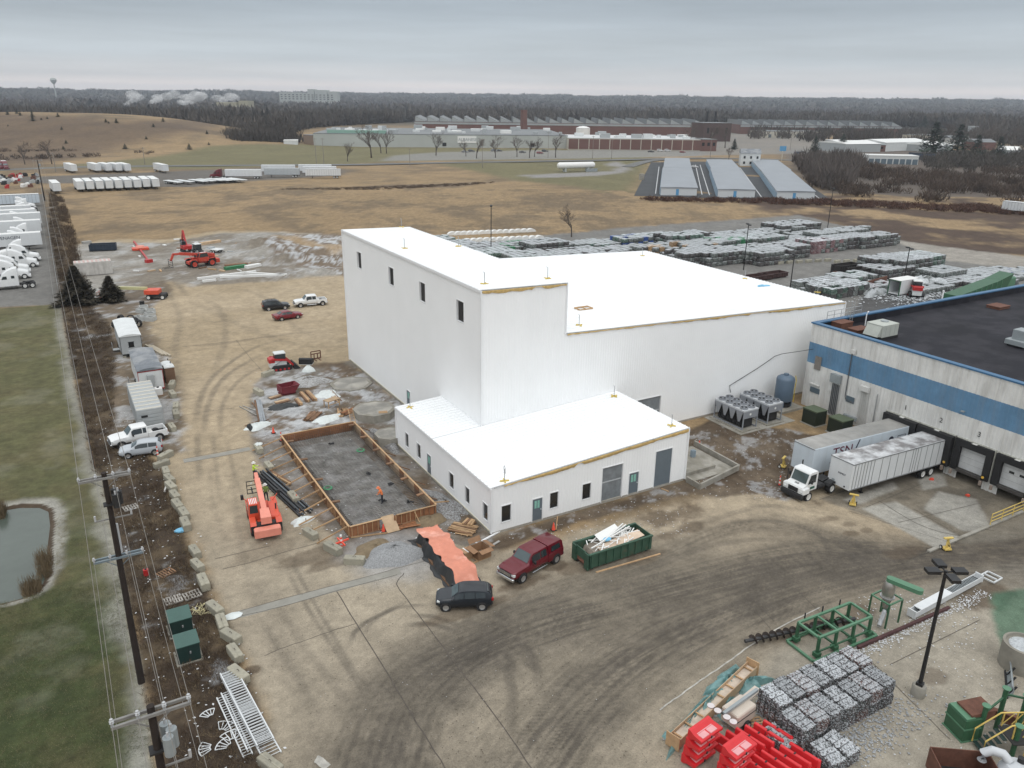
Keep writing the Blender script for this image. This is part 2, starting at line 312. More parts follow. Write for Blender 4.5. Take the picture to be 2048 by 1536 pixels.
def paint(x,y):
    """albedo of the site ground at world points"""
    n1=fbm(x,y,14,5);n2=fbm(x+91,y-37,3.2,5);n3=fbm(x-13,y+53,.7,4,.65);n4=fbm(x+7,y+5,40,3)
    def msk(zone,soft=.8,warp=1.2,w=n2):
        P=g2(zone);d,_,_=pdist(P,x,y,True);s=np.where(inpoly(P,x,y),d,-d)+(w-.5)*2*warp;return sstep(-soft,soft,s)[:,None]
    mix=lambda a,b,m:a*(1-m)+b*m
    C=lambda m:m[:,None]
    # open field
    c=mix(TAN[None],TAN2[None],C(sstep(.40,.66,n1*.6+n2*.4)));c=c*C(.78+.44*n3)*C(.8+.4*n4)
    c=mix(c,REDB*C(.7+.6*n2),msk(Z_REDF,5,6,n1)*C(sstep(.36,.58,n1)))
    # yard
    s=mix(SAND[None],SAND2[None],C(sstep(.35,.7,n1)))*C(.9+.2*n2)*C(.94+.12*n3)
    nearcam=sstep(95,45,np.hypot(x-CAM.x,y-CAM.y)+(n1-.5)*30);s=mix(s,CONC*C(.9+.2*n2),C(.6*nearcam))
    ym=msk(Z_YARD,1.,1.5)
    c=mix(c,s,ym)
    c=mix(c,CONC*1.02*C(.85+.3*n2),msk(Z_CONC,.8,.6)*.85)
    for pts,hw,st in BANDS:
        P=smooth_line(g2(pts));d,sp,_=pdist(P,x,y);q=.55*fbm(sp*.22,d*6,1.,4)+.45*fbm(sp*.1+40,d*15,1.,3)
        m=np.exp(-(d/hw)**2*1.3)*st*np.clip(.5+1.5*(q-.3),0,1.3)*(.6+.8*n2);c=mix(c,DARK*C(.8+.5*n3),C(np.clip(m,0,.88))*ym)
    for pts,hw,st in TYRE:
        P=smooth_line(g2(pts));lo=P.min(0)-2;hi=P.max(0)+2;k=(x>lo[0])&(x<hi[0])&(y>lo[1])&(y<hi[1])
        if not k.any():continue
        d,sp,L=pdist(P,x[k],y[k]);m=(1-sstep(hw*.55,hw*1.5,d))*st*sstep(0,.25*L,sp)**.6*(1-.6*sstep(.75*L,L,sp))*(.4+.9*n3[k]);c[k]=mix(c[k],DARK*1.15,C(np.clip(m,0,1)))
    for u,v,rx,ry,st in BLOTS:
        o=at(u,v);k=(abs(x-o.x)<3*max(rx,ry))&(abs(y-o.y)<3*max(rx,ry));dx,dy=x[k]-o.x,y[k]-o.y
        m=sstep(1.35,.75,np.hypot(dx/rx,dy/ry)+(n2[k]-.5)*2.2+(n3[k]-.5)*.6)*st;c[k]=mix(c[k],MUD*1.1,C(m))
    # construction dirt with frost
    dm=msk(Z_DIRT,.5,.8);dirt=mix(MUD*1.5*np.ones_like(c),np.array([.17,.15,.125])*np.ones_like(c),C(sstep(.35,.62,n2)))*C(.7+.6*n3)
    fr=sstep(.44,.62,fbm(x+3,y+8,2.4,6,.75)*.7+n1*.3)
    fz=msk([(512,790),(560,745),(700,728),(800,805),(800,850),(735,842),(620,870),(520,880)],1.,1.5)
    dirt=mix(dirt,FROST*C(.75+.5*n3),C(fr)*(.28+.6*fz));c=mix(c,dirt,dm)
    gg=at(790,1115);c=mix(c,np.array([.30,.30,.30]),C(sstep(5.5,2.5,np.hypot(x-gg.x,y-gg.y)+(n2-.5)*3)*.7))
    sm=msk(Z_SITE,1.2,2.);site=mix(np.array([.17,.15,.125])*np.ones_like(c),np.array([.26,.25,.23])*np.ones_like(c),C(sstep(.42,.6,n1)))*C(.8+.4*n3)
    site=mix(site,FROST*.95,C(sstep(.54,.66,fbm(x+40,y,3.,6,.72))*.55));c=mix(c,site,sm*.9)
    hm=msk([(520,478),(570,468),(690,470),(690,552),(600,530),(540,510)],1,1.5);c=mix(c,mix(MUD*1.7,FROST,C(sstep(.46,.58,fbm(x*1.0,y*.6,1.3,5,.75)))),hm*.85)
    hm2=msk([(545,470),(600,472),(690,505),(670,515),(600,490)],1,1.);c=mix(c,TAN*1.15,hm2*.8)
    for z,sc in((Z_STRIP,1.),(Z_MUDR,1.)):
        m=msk(z,.4,.7);a=mix(MUD*1.05*np.ones_like(c),np.array([.135,.105,.075])*np.ones_like(c),C(sstep(.4,.7,n2)))*C(.65+.7*n3)
        a=mix(a,FROST*.8,C(sstep(.57,.68,fbm(x,y,1.7,5,.75)))*.55);c=mix(c,a,m)
    m=msk(Z_MUDL,.8,1.4);a=mix(np.array([.13,.10,.07])*np.ones_like(c),FROST*.85*np.ones_like(c),C(sstep(.5,.66,fbm(x,y,2.6,5,.7)))*.8)*C(.75+.5*n3);c=mix(c,a,m*.92)
    dk=msk(Z_DOCK,.5,.5);c=mix(c,np.array([.15,.135,.11])*C(.7+.6*n2)*C(.85+.3*n3),dk*.8)
    for z in([(1728,1003),(1795,985),(1945,1066),(1885,1088)],[(1690,985),(1790,945),(1800,958),(1720,993)],[(1880,960),(1960,975),(1990,1040),(1930,1045),(1850,1000)],[(1840,930),(1890,925),(1900,950),(1850,960)]):c=mix(c,np.array([.33,.318,.285])*C(.8+.4*n2),msk(z,.25,.25)*.85)
    c=mix(c,np.array([.055,.125,.08])*C(.7+.6*n2),msk([(1985,1185),(2100,1170),(2100,1330),(2015,1315),(1995,1255)],.3,.6)*.8)
    # bale yard paving
    m=msk(Z_BALE,1.,1.5);c=mix(c,np.array([.17,.165,.155])*C(.75+.5*n2),m);
    c=mix(c,np.array([.05,.05,.052])*C(.8+.4*n2),msk([(1690,660),(1720,600),(1790,545),(1900,560),(1960,600),(2000,640)],.6,1.)*.8)
    c=mix(c,np.array([.27,.25,.22])*C(.8+.4*n2),msk([(1780,478),(1880,492),(2300,545),(2300,570),(1880,520)],1.,1.))
    # truck lot, brush, lawn
    c=mix(c,np.array([.155,.15,.14])*C(.8+.4*n2),msk(Z_LOT,.5,.4))
    b=mix(BRUSHC*np.ones_like(c),np.array([.098,.072,.045])*np.ones_like(c),C(sstep(.42,.68,n2)))*C(.6+.8*n3);b=mix(b,FROST*.7,C(sstep(.60,.72,fbm(x+9,y+77,3.1,5,.7)))*.6)
    c=mix(c,b,msk(Z_BRUSH,.5,.8))
    lm=msk(Z_LAWN,.3,.25);l=mix(GRASS*np.ones_like(c),GRASS2*np.ones_like(c),C(sstep(.38,.66,n1*.5+n2*.5)))*C(.62+.76*n3)
    l=mix(l,np.array([.125,.112,.056])*C(.65+.7*n3),C(sstep(-8,45,y+(n1-.5)*30)*.6))
    P=g2(Z_LAWN);d,_,_=pdist(P[2:14],x,y);l=mix(l,np.array([.30,.29,.26])*C(.75+.5*n3),C(sstep(1.7,.2,d+(n2-.5)*2.4)*.7));l=mix(l,np.array([.23,.22,.17]),C(sstep(.54,.72,fbm(x+55,y,5,4))*.25))
    P=g2(Z_POND);d,_,_=pdist(P,x,y,True);ins=inpoly(P,x,y);l=mix(l,np.array([.33,.32,.29]),C(np.where(ins,1,sstep(1.1,.3,d+(n2-.5)*1.2)))*.8);l=mix(l,MUD*.8,C(ins*1.))
    return np.clip(mix(c,l,lm),.01,.9)
def graded(a,b,f):
    out=[a]
    while out[-1]<b:out.append(out[-1]+f(out[-1]))
    return np.array(out)
ys=graded(22.,330.,lambda t:min(2.2,max(.15,(t*t+1225)/(35*790)*1.15)))
xr=graded(0.,230.,lambda t:.19 if t<34 else min(1.0,.19+(t-34)*.006));xs=np.concatenate([-xr[:0:-1],xr])
GX,GY=np.meshgrid(xs,ys);gx,gy=GX.ravel(),GY.ravel()
wx=CAM.x+gx*_c+gy*_s;wy=CAM.y-gx*_s+gy*_c
gcol=paint(wx,wy);gz=ground_height(wx,wy,fbm(wx,wy,1.6,4,.7))
_dirtm=sstep(-.5,.8,np.where(inpoly(g2(Z_DIRT),wx,wy),1,-1));gz=gz+_dirtm*(fbm(wx,wy,1.3,4,.6)-.62)*.28*(~inpoly(g2([(540,873),(708,830),(890,1014),(700,1084)]),wx,wy))
_br=inpoly(g2(Z_BRUSH),wx,wy);gz=gz+_br*(fbm(wx,wy,1.0,4,.6)-.5)*.3
ny,nx=GX.shape;idx=np.arange(nx*ny).reshape(ny,nx)
gf=np.stack([idx[:-1,:-1],idx[:-1,1:],idx[1:,1:],idx[1:,:-1]],-1).reshape(-1,4)
def ground_mat(name):
    m=bpy.data.materials.new(name);m.use_nodes=True;t=m.node_tree;N=t.nodes;L=t.links;b=N['Principled BSDF'];b.inputs['Roughness'].default_value=.93;b.inputs['Specular IOR Level'].default_value=.25
    a=N.new('ShaderNodeVertexColor');a.layer_name='Col';g=N.new('ShaderNodeNewGeometry');cur=a.outputs['Color']
    for sc,lo,hi in((9.,.8,1.2),(34.,.76,1.24),(1.1,.84,1.16),(90.,.8,1.2),(.35,.86,1.14),(3.,.93,1.07)):
        n=N.new('ShaderNodeTexNoise');n.inputs['Scale'].default_value=sc;n.inputs['Detail'].default_value=3;n.inputs['Roughness'].default_value=.7;L.new(g.outputs['Position'],n.inputs['Vector'])
        r=N.new('ShaderNodeMapRange');L.new(n.outputs['Fac'],r.inputs['Value']);r.inputs['From Min'].default_value=.3;r.inputs['From Max'].default_value=.7;r.inputs['To Min'].default_value=lo;r.inputs['To Max'].default_value=hi
        v=N.new('ShaderNodeVectorMath');v.operation='SCALE';L.new(cur,v.inputs[0]);L.new(r.outputs[0],v.inputs['Scale']);cur=v.outputs[0]
    L.new(cur,b.inputs['Base Color'])
    n=N.new('ShaderNodeTexNoise');n.inputs['Scale'].default_value=5.;n.inputs['Detail'].default_value=8;n.inputs['Roughness'].default_value=.7;L.new(g.outputs['Position'],n.inputs['Vector'])
    bp=N.new('ShaderNodeBump');bp.inputs['Strength'].default_value=.35;bp.inputs['Distance'].default_value=.08;L.new(n.outputs['Fac'],bp.inputs['Height']);L.new(bp.outputs[0],b.inputs['Normal'])
    return m
M_GROUND=ground_mat('site_ground')
yard=obj('yard',npmesh('yard',np.stack([wx,wy,gz],1),gf,M_GROUND,gcol,True));tag(yard,kind='structure')

# ---- terrain beyond the site, to the horizon, with the grassed hill on the left
HILL=Vector((CAM.x-350*_c+640*_s,CAM.y+350*_s+640*_c,0))
def terrain_h(x,y):
    # heading frame of the hill
    dx=(x-HILL.x)*_c-(y-HILL.y)*_s;dy=(x-HILL.x)*_s+(y-HILL.y)*_c
    h=20*np.exp(-((dx/np.where(dx>0,135,170))**2)**1.4-((dy/105)**2)**1.5)+5*np.exp(-((dx+230)/130)**2-(dy/100)**2)
    r=np.hypot(x-CAM.x,y-CAM.y);far=sstep(2600,5200,r)
    return h+far*(18+34*fbm(x,y,1500,4,.5)+12*fbm(x,y,420,3))+sstep(200,260,r)*(fbm(x,y,60,3)-.5)*.9*(1-sstep(700,1200,r))
def far_paint(x,y):
    n1=fbm(x,y,60,5);n2=fbm(x+91,y-37,14,5,.6);n3=fbm(x,y,3.5,3);C=lambda m:m[:,None];mix=lambda a,b,m:a*(1-m)+b*m
    def msk(zone,soft=4.,warp=5.,w=n1):
        P=g2(zone);d,_,_=pdist(P,x,y,True);s=np.where(inpoly(P,x,y),d,-d)+(w-.5)*2*warp;return sstep(-soft,soft,s)[:,None]
    # long streaks across the slope of view read as mown grass and seed heads
    c=mix(TAN[None],TAN2[None],C(sstep(.42,.64,n1*.45+n2*.55)))*C(.72+.56*n3)
    green=np.array([.15,.135,.07])
    c=mix(c,green*C(.8+.4*n2),msk([(100,335),(420,300),(600,292),(1300,300),(1300,318),(800,322),(690,328),(400,338)],6,6))
    c=mix(c,green*C(.7+.5*n2),msk([(880,328),(1000,322),(1300,318),(1290,345),(1245,395),(1150,372),(1040,362)],5,5))
    c=mix(c,np.array([.10,.075,.055]),msk([(560,378),(700,372),(900,366),(990,364),(900,374),(700,382)],3,3)*.8)
    c=mix(c,np.array([.085,.06,.045]),msk([(-500,300),(0,282),(250,290),(430,275),(440,285),(250,305),(0,335),(-500,350)],14,14)*.7)
    c=mix(c,REDB*C(.8+.6*n2),msk(Z_REDF,6,9)*C(sstep(.38,.56,n1*.6+n2*.4)));c=mix(c,np.array([.10,.085,.075]),msk([(1560,300),(2600,300),(2600,412),(1650,395),(1600,350)],8,8)*.9)
    c=mix(c,np.array([.115,.108,.10])*C(.8+.4*n2),msk([(20,405),(60,395),(100,402),(340,380),(500,362),(690,350),(690,338),(500,338),(330,344),(90,352),(-300,362),(-300,420)],3,3)*.9)
    c=mix(c,np.array([.22,.215,.20]),msk([(760,322),(1100,318),(1400,312),(1400,292),(1330,296),(1140,300),(880,304),(790,310)],3,3)*.9)
    c=mix(c,np.array([.24,.23,.22]),msk([(1035,350),(1075,356),(1190,352),(1255,344),(1262,330),(1225,322),(1210,328),(1235,335),(1220,342),(1120,346)],1.5,1.5))
    c=mix(c,np.array([.20,.195,.185]),msk([(1360,312),(1700,305),(1700,285),(1500,262),(1400,268)],5,6)*.8)
    r=np.hypot(x-CAM.x,y-CAM.y);c=mix(c,np.array([.055,.052,.045]),C(sstep(900,1300,r)))
    return np.clip(c,.01,.9)
def sym(f,hi):a=graded(0.,hi,f);return np.concatenate([-a[:0:-1],a])
fy=graded(-400.,9000.,lambda t:60 if t<0 else(max(4.,abs(t)*.012)));fx=sym(lambda t:max(5.,t*.012),7000.)
FX,FY=np.meshgrid(fx,fy);fxr,fyr=FX.ravel(),FY.ravel();wx2=CAM.x+fxr*_c+fyr*_s;wy2=CAM.y-fxr*_s+fyr*_c
edge=np.maximum(abs(fxr)-222,np.maximum(28-fyr,fyr-322));fz=terrain_h(wx2,wy2)-np.where(edge<0,1.6,.03)
ny,nx=FX.shape;idx=np.arange(nx*ny).reshape(ny,nx);ff=np.stack([idx[:-1,:-1],idx[:-1,1:],idx[1:,1:],idx[1:,:-1]],-1).reshape(-1,4)
terrain=obj('ground',npmesh('ground',np.stack([wx2,wy2,fz],1),ff,M_GROUND,far_paint(wx2,wy2),True));tag(terrain,kind='structure')

# ---- pond water
m=M('pond_water',(.075,.092,.078),rough=.12,var=.15,scale=.4,bump=.02,bscale=6,spec=.5)
P=g2(Z_POND);c0=P.mean(0);P=c0+(P-c0)*1.02;pond=MB();pond.add([(p[0],p[1],0)for p in P],[tuple(range(len(P)))])
tag(pond.build('pond_water',m,loc=(0,0,-.42)),kind='structure')

# ---- pavement joints, cracks and gutters as thin strips laid 4 mm above the paving
def strip(mb,pts,w,z=.012,jit=0.):
    P=smooth_line(g2(pts),5)if len(pts)>2 else g2(pts)
    if jit:P=np.array([p+RNG.normal(0,jit,2)for p in P])
    vs=[];n=len(P)
    for i in range(n):
        d=P[min(i+1,n-1)]-P[max(i-1,0)];d/=np.hypot(*d);q=np.array([-d[1],d[0]])*w/2;zz=z+float(dock_h(np.array([P[i][0]]),np.array([P[i][1]]))[0]);vs+=[(*(P[i]+q),zz),(*(P[i]-q),zz)]
    mb.add(vs,[(2*i,2*i+1,2*i+3,2*i+2)for i in range(n-1)])
JT=[[(809,1146),(798,1158),(795,1173),(820,1206),(851,1248),(919,1338),(992,1434),(1062,1536),(1100,1590)],[(673,1183),(713,1247),(781,1356),(834,1447),(890,1536),(915,1580)],[(528,1312),(560,1298),(610,1281),(660,1263),(713,1247)],
    [(475,1224),(560,1199),(680,1168),(807,1133),(860,1120)],[(480,1233),(560,1214),(680,1180),(795,1150)],[(367,918),(430,906),(500,892)],[(367,926),(430,915),(500,902)],[(375,829),(420,822),(470,816)],
    [(446,1138),(500,1125),(556,1108),(640,1085)],[(430,1118),(540,1092)],[(472,680),(500,715),(525,743)],[(300,700),(400,690),(480,681),(640,660)],[(1483,1190),(1540,1258)],[(1500,1193),(1548,1243)],[(1590,1176),(1660,1245)],
    [(1690,1270),(1740,1320),(1840,1420),(1900,1480)],[(1780,1330),(1960,1240)],[(1640,990),(1790,925)],[(1700,1010),(1930,1095)],[(1735,1000),(1850,945)],[(1800,1030),(1960,985)],[(1830,1000),(1900,1040)],[(1760,985),(1860,1040),(1990,1062)]]
jm=M('joint_tar',(.085,.072,.06),rough=.95,var=.3,scale=2.)
for k,J in enumerate(JT):
    mb=MB();strip(mb,J,.07 if k<2 else .045,.010+.0006*k,.02);mb.build('pavement_joint',jm,yard)
gm=M('gutter_concrete',(.26,.25,.22),rough=.9,var=.2,scale=.8)
for u0 in([(478,1229),(560,1207),(680,1174),(800,1142)],[(367,922),(430,911),(500,897)]):
    mb=MB();strip(mb,u0,.9,.006);mb.build('gutter',gm,yard)
lm=M('line_paint',(.38,.365,.33),rough=.8,var=.5,scale=1.5)
for J,w in(([(1320,1420),(1355,1395),(1400,1362),(1455,1325),(1500,1292),(1560,1255),(1640,1215)],.1),([(632,1518),(642,1524),(655,1536)],.5)):
    mb=MB();strip(mb,J,w,.03,.02);mb.build('painted_line',lm,yard)
# ================================================================ WHITE BUILDINGS
WHITE=M('white_siding',(.89,.90,.905),rough=.5,var=.03,scale=.25,rnd=.005)
WROOF=M('white_roofing',(.84,.855,.865),rough=.5,var=.04,scale=.2,rnd=.012)
TRIM=M('white_trim',(.80,.81,.82),rough=.45,var=.03)
CREAM=M('foundation_concrete',(.33,.31,.27),rough=.9,var=.25,scale=1.2)
FOAM=M('yellow_insulation',(.60,.42,.17),rough=.9,var=.35,scale=3,bump=.5,bscale=14)
BLACKIN=M('dark_opening',(.012,.012,.013),rough=.5,var=0)
GLASS=M('dark_glass',(.018,.02,.022),rough=.08,var=0,spec=.6)
DOORG=M('grey_door_paint',(.13,.16,.185),rough=.45,var=.08)
GREENF=M('green_film',(.24,.50,.42),rough=.4,var=.25,scale=6)
def profile(L,pitch=.305,dep=.016):
    """R-panel rib profile: (s, depth)"""
    out=[];s=0.
    while s<L-1e-6:
        for a,d in((0,0),(.20,0),(.225,dep),(.28,dep)):
            if s+a<L-1e-4:out.append((s+a,d))
        s+=pitch
    out.append((L,0));return out
def ribbed_wall(parent,p0,p1,z0,zt0,zt1,openings=(),mat=WHITE,pw=.915,name='wall_panel'):
    """wall of separate ribbed panels from p0 to p1 (outside on the right hand), top edge from zt0 to zt1, with real openings (s0,s1,z0,z1)"""
    p0,p1=Vector((*p0,0)),Vector((*p1,0));d=p1-p0;L=d.length;d/=L;n=Vector((d.y,-d.x,0));k=max(1,round(L/pw));w=L/k
    for i in range(k):
        a=i*w;prof=[(a+s,q)for s,q in profile(w,w/3)]
        ss=sorted(set([s for s,_ in prof]+[o for op in openings for o in op[:2]if a<o<a+w]))
        dep=lambda s:np.interp(s,[x for x,_ in prof],[q for _,q in prof])
        mb=MB();low=MB();full=any(o[0]<=a+1e-3 and o[1]>=a+w-1e-3 for o in openings)
        for s0,s1 in zip(ss,ss[1:]):
            mid=(s0+s1)/2;cuts=sorted((o[2],o[3])for o in openings if o[0]<mid<o[1]);segs=[];z=z0
            for c0,c1 in cuts:
                if c0>z:segs.append((z,c0,False))
                z=c1
            segs.append((z,None,True))
            for b,t,top in segs:
                P=lambda s,zz:tuple(p0+d*s+n*float(dep(s))+Vector((0,0,zz)))
                t0,t1=(zt0+(zt1-zt0)*s0/L,zt0+(zt1-zt0)*s1/L)if top else(t,t)
                (low if full and not top else mb).add([P(s0,b),P(s1,b),P(s1,t1),P(s0,t0)],[(0,1,2,3)])
        for q in(mb,low):
            if not q.f:continue
            me=bpy.data.meshes.new(name);me.from_pydata(q.v,[],q.f);me.materials.append(mat)
            bm=bmesh.new();bm.from_mesh(me);bmesh.ops.remove_doubles(bm,verts=bm.verts,dist=1e-4);bm.to_mesh(me);bm.free()
            obj(name,me,parent)
    return d,n
def opening(parent,p0,d,n,s0,s1,z0,z1,kind,depth=.28):
    """fills an opening: window (dark reveal), door, shutter. built in the wall's own frame"""
    P=lambda s,q,z:tuple(Vector((*p0,0))+d*s+n*q+Vector((0,0,z)))
    def b(mb,sa,sb,qa,qb,za,zb):return mb.add([P(s,q,z)for z in(za,zb)for s,q in((sa,qa),(sb,qa),(sb,qb),(sa,qb))],[(0,3,2,1),(4,5,6,7),(0,1,5,4),(1,2,6,5),(2,3,7,6),(3,0,4,7)])
    nm={'window':'window','void':'window','door':'door','shutter':'roller_door','plastic':'plastic_sheet_opening'}[kind]
    fr=MB();t=.07
    b(fr,s0-t,s0,-depth,.045,z0-t,z1+t);b(fr,s1,s1+t,-depth,.045,z0-t,z1+t);b(fr,s0,s1,-depth,.045,z1,z1+t)
    if kind in('window','void'):b(fr,s0,s1,-depth,.045,z0-t,z0)
    root=b(MB(),s0,s1,-depth-.03,-depth,z0,z1)if kind in('void',)else None
    if kind=='void':o=root.build(nm,BLACKIN,parent)
    elif kind=='window':o=b(MB(),s0,s1,-.10,-.08,z0,z1).build(nm,GLASS,parent)
    elif kind=='door':
        o=b(MB(),s0,s1,-.06,.0,z0,z1).build(nm,DOORG,parent);w=s1-s0
        for q in(0,1):b(MB(),s0+w*(.22+.3*q),s0+w*(.44+.3*q),.002,.012,z0+(z1-z0)*.56,z1-(z1-z0)*.1).build('film',GREENF,o)
        b(MB(),s1-.14,s1-.09,.0,.06,z0+.95,z0+1.05).build('handle',TRIM,o)
    elif kind=='shutter':
        o=b(MB(),s0,s1,-.05,.0,z0,z1).build(nm,DOORG,parent)
    else:
        o=b(MB(),s0,s1,-.14,-.12,z0,z1).build(nm,M('plastic_film',(.20,.22,.235),rough=.22,var=.3,scale=1.2,bump=.5,bscale=3),parent)
        b(MB(),s0+.05,s1-.05,-.118,-.10,(z0+z1)/2+.1,(z0+z1)/2+.22).build('batten',M('pale_film',(.45,.47,.49),rough=.3,var=.1),o)
    fr.build('frame',TRIM,o)
    return o
def roof_panels(parent,x0,x1,ya,yb,za,zb,w=.61,over=.12,th=.05):
    """standing-seam panels that run along x, from height za (x0) to zb (x1); seams between them"""
    k=round((yb-ya)/w);w=(yb-ya)/k;x0-=over;x1+=over
    mb=MB();prof=[(0,.0),(.02,.075),(.05,.075),(.075,0),(.21,0),(.225,.012),(.25,.012),(.265,0),(.41,0),(.425,.012),(.45,.012),(.465,0),(w,0)]
    vs=[(x,q,h+z)for x,z in((x0,za),(x1,zb))for q,h in prof];n=len(prof);mb.add(vs,[(i,i+1,n+i+1,n+i)for i in range(n-1)])
    mb.add([(x0,0,za-th),(x0,w,za-th),(x1,w,zb-th),(x1,0,zb-th),(x0,0,za),(x0,w,za),(x1,w,zb),(x1,0,zb)],[(0,1,2,3),(0,1,5,4),(2,3,7,6)])
    me=mb.mesh('roof_panel',WROOF)
    for i in range(k):obj('roof_panel',me,parent,(0,ya+i*w,0))
def insulation(parent,name,a,b,zf,seed,gaps=()):
    """ragged strip of foil-less insulation hanging from the eave"""
    rn=random.Random(seed);a,b=Vector(a),Vector(b);L=(b-a).length;d=(b-a)/L;n=Vector((d.y,-d.x,0));s=0.;k=int(L/.35);vs=[]
    mb=MB();hang=.2
    for i in range(k+1):
        t=i/k;hang+=rn.uniform(-.07,.07);hang=min(.34,max(.09,hang));off=rn.uniform(.05,.1)
        if any(g0<t<g1 for g0,g1 in gaps):h=.04
        else:h=hang
        p=a+d*(L*t);z=zf(t)-.05;vs+=[tuple(p+n*.04+V(0,0,z)),tuple(p+n*(.06+off)+V(0,0,z-.02)),tuple(p+n*(.05+off)+V(0,0,z-h*.6)),tuple(p+n*.045+V(0,0,z-h))]
    mb.add(vs,[(4*i+j,4*i+j+1,4*i+4+j+1,4*i+4+j)for i in range(k)for j in range(3)]);return mb.build(name,FOAM,parent,True)
SAFE_MAT=M('safety_yellow',(.62,.46,.10),rough=.5,var=.1);POSTM=M('galvanised',(.42,.43,.44),rough=.4,metal=.6,var=.1)
def safety_post(p,label,ring=False):
    t=thing('roof_anchor_post',label,'anchor post',p,random.uniform(0,1.5),'fall protection posts on the white roofs')
    b=MB()
    for k in range(2):b.bar((-.4*math.cos(k*PI/2),-.4*math.sin(k*PI/2),.05),(.4*math.cos(k*PI/2),.4*math.sin(k*PI/2),.05),.12,.1)
    b.build('base',SAFE_MAT,t);MB().cyl((0,0,.08),(0,0,1.15),.035,n=8).build('post',POSTM,t)
    if ring:MB().tube([(.36*math.cos(a*PI/8),0,1.05+.36*math.sin(a*PI/8))for a in range(17)],.025,5).build('hoop',POSTM,t)
    else:MB().cyl((0,0,1.12),(.0,.16,1.2),.025,n=6).build('hook',POSTM,t)
    return t

AL,AD,AH1,AH2=21.4,20.83,4.43,5.55  # annex
TX,TY,TL,TD,TH1,TH2=5.16,11.52,9.42,39.4,18.29,18.02  # tower
HX,HH1,HH2,HD=57.1,12.88,11.27,39.66  # hall end, eaves, depth
BASE=.22
# ---- annex
annex=thing('annex_building','low white ribbed metal annex with dark windows, grey doors and torn yellow eave insulation','building')
A_H=lambda x:AH1+(AH2-AH1)*x/AL
def op_x(X,s_of,items):
    out=[]
    for(u0,v0,u1,v1,kind)in items:  # pixel corners: left top, right bottom of the opening
        y0,z1=onx(u0,v0,X);y1,z0=onx(u1,v1,X);out.append((s_of(y0),s_of(y1),z0,z1,kind))
    return out
def op_y(Y,s_of,items):
    out=[]
    for(u0,v0,u1,v1,kind)in items:
        x0,z1=ony(u0,v0,Y);x1,z0=ony(u1,v1,Y);out.append((s_of(x0),s_of(x1),z0,z1,kind))
    return out
def fix(ops,zs={'door':(BASE,2.33),'shutter':(BASE,3.9),'plastic':(BASE,3.6)},win=(.95,2.5)):
    r=[]
    for s0,s1,z0,z1,k in ops:
        if k in zs:z0,z1=zs[k]
        elif win:z0,z1=win
        r.append((min(s0,s1),max(s0,s1),z0,z1,k))
    return r
left_ops=fix(op_x(0.,lambda y:AD-y,[(811,872,818,894,'window'),(834.5,894,842,916,'window'),(854.5,908,863,950,'door'),(898.5,949,908,977,'window'),(931,978,939.5,1008,'window'),(966.5,1011,976,1042,'window')]))
for o in left_ops:print('annex left',[round(x,2)for x in o[:4]])
front_ops=fix(op_y(0.,lambda x:x,[(1003,1016,1021,1045,'window'),(1065,1003,1083,1045,'door'),(1100,990,1115,1017,'window'),(1165,972,1180,998,'window'),(1205,945,1241,1002,'plastic'),(1258.5,950,1274,988,'door'),(1310,931,1337.5,975,'shutter')]))
for o in front_ops:print('annex front',[round(x,2)for x in o[:4]])
d,n=ribbed_wall(annex,(0,AD),(0,0),BASE,AH1,AH1,left_ops)
for o in left_ops:opening(annex,(0,AD),d,n,*o[:4],o[4])
d,n=ribbed_wall(annex,(0,0),(AL,0),BASE,AH1,AH2,front_ops)
for o in front_ops:opening(annex,(0,0),d,n,*o[:4],o[4])
ribbed_wall(annex,(AL,0),(AL,TY),BASE,AH2,AH2);ribbed_wall(annex,(TX,AD),(0,AD),BASE,A_H(TX),AH1)
MB().box(-.02,AL+.02,-.02,TY-.02,0,BASE).box(-.02,TX-.02,TY-.02,AD+.02,0,BASE).build('foundation',CREAM,annex)
MB().box(.3,AL-.3,.3,TY-.3,BASE+.01,BASE+.05).build('floor_slab',CREAM,annex)
roof_panels(annex,0,AL,-.1,TY-.03,AH1+.06,AH2+.06)
roof_panels(annex,0,TX-.13,TY,AD+.1,AH1+.06,A_H(TX)+.06)
for x,y,z in((-.06,-.06,AH1),(AL+.06,-.06,AH2),(-.06,AD+.06,AH1)):MB().bar((x,y,BASE),(x,y,z),.16).build('corner_trim',TRIM,annex)
MB().bar((-.09,-.1,AH1-.08),(-.09,AD+.1,AH1-.08),.14,.24).build('eave_trim',TRIM,annex)
insulation(annex,'eave_insulation',(1.2,-.02,0),(AL,-.02,0),lambda t:A_H(1.2+t*(AL-1.2)),3,((.0,.03),(.36,.40)))
MB().box(-.05,.0,0,AD,BASE,BASE+.08).build('base_trim',M('cream_trim',(.62,.58,.45),rough=.6),annex)
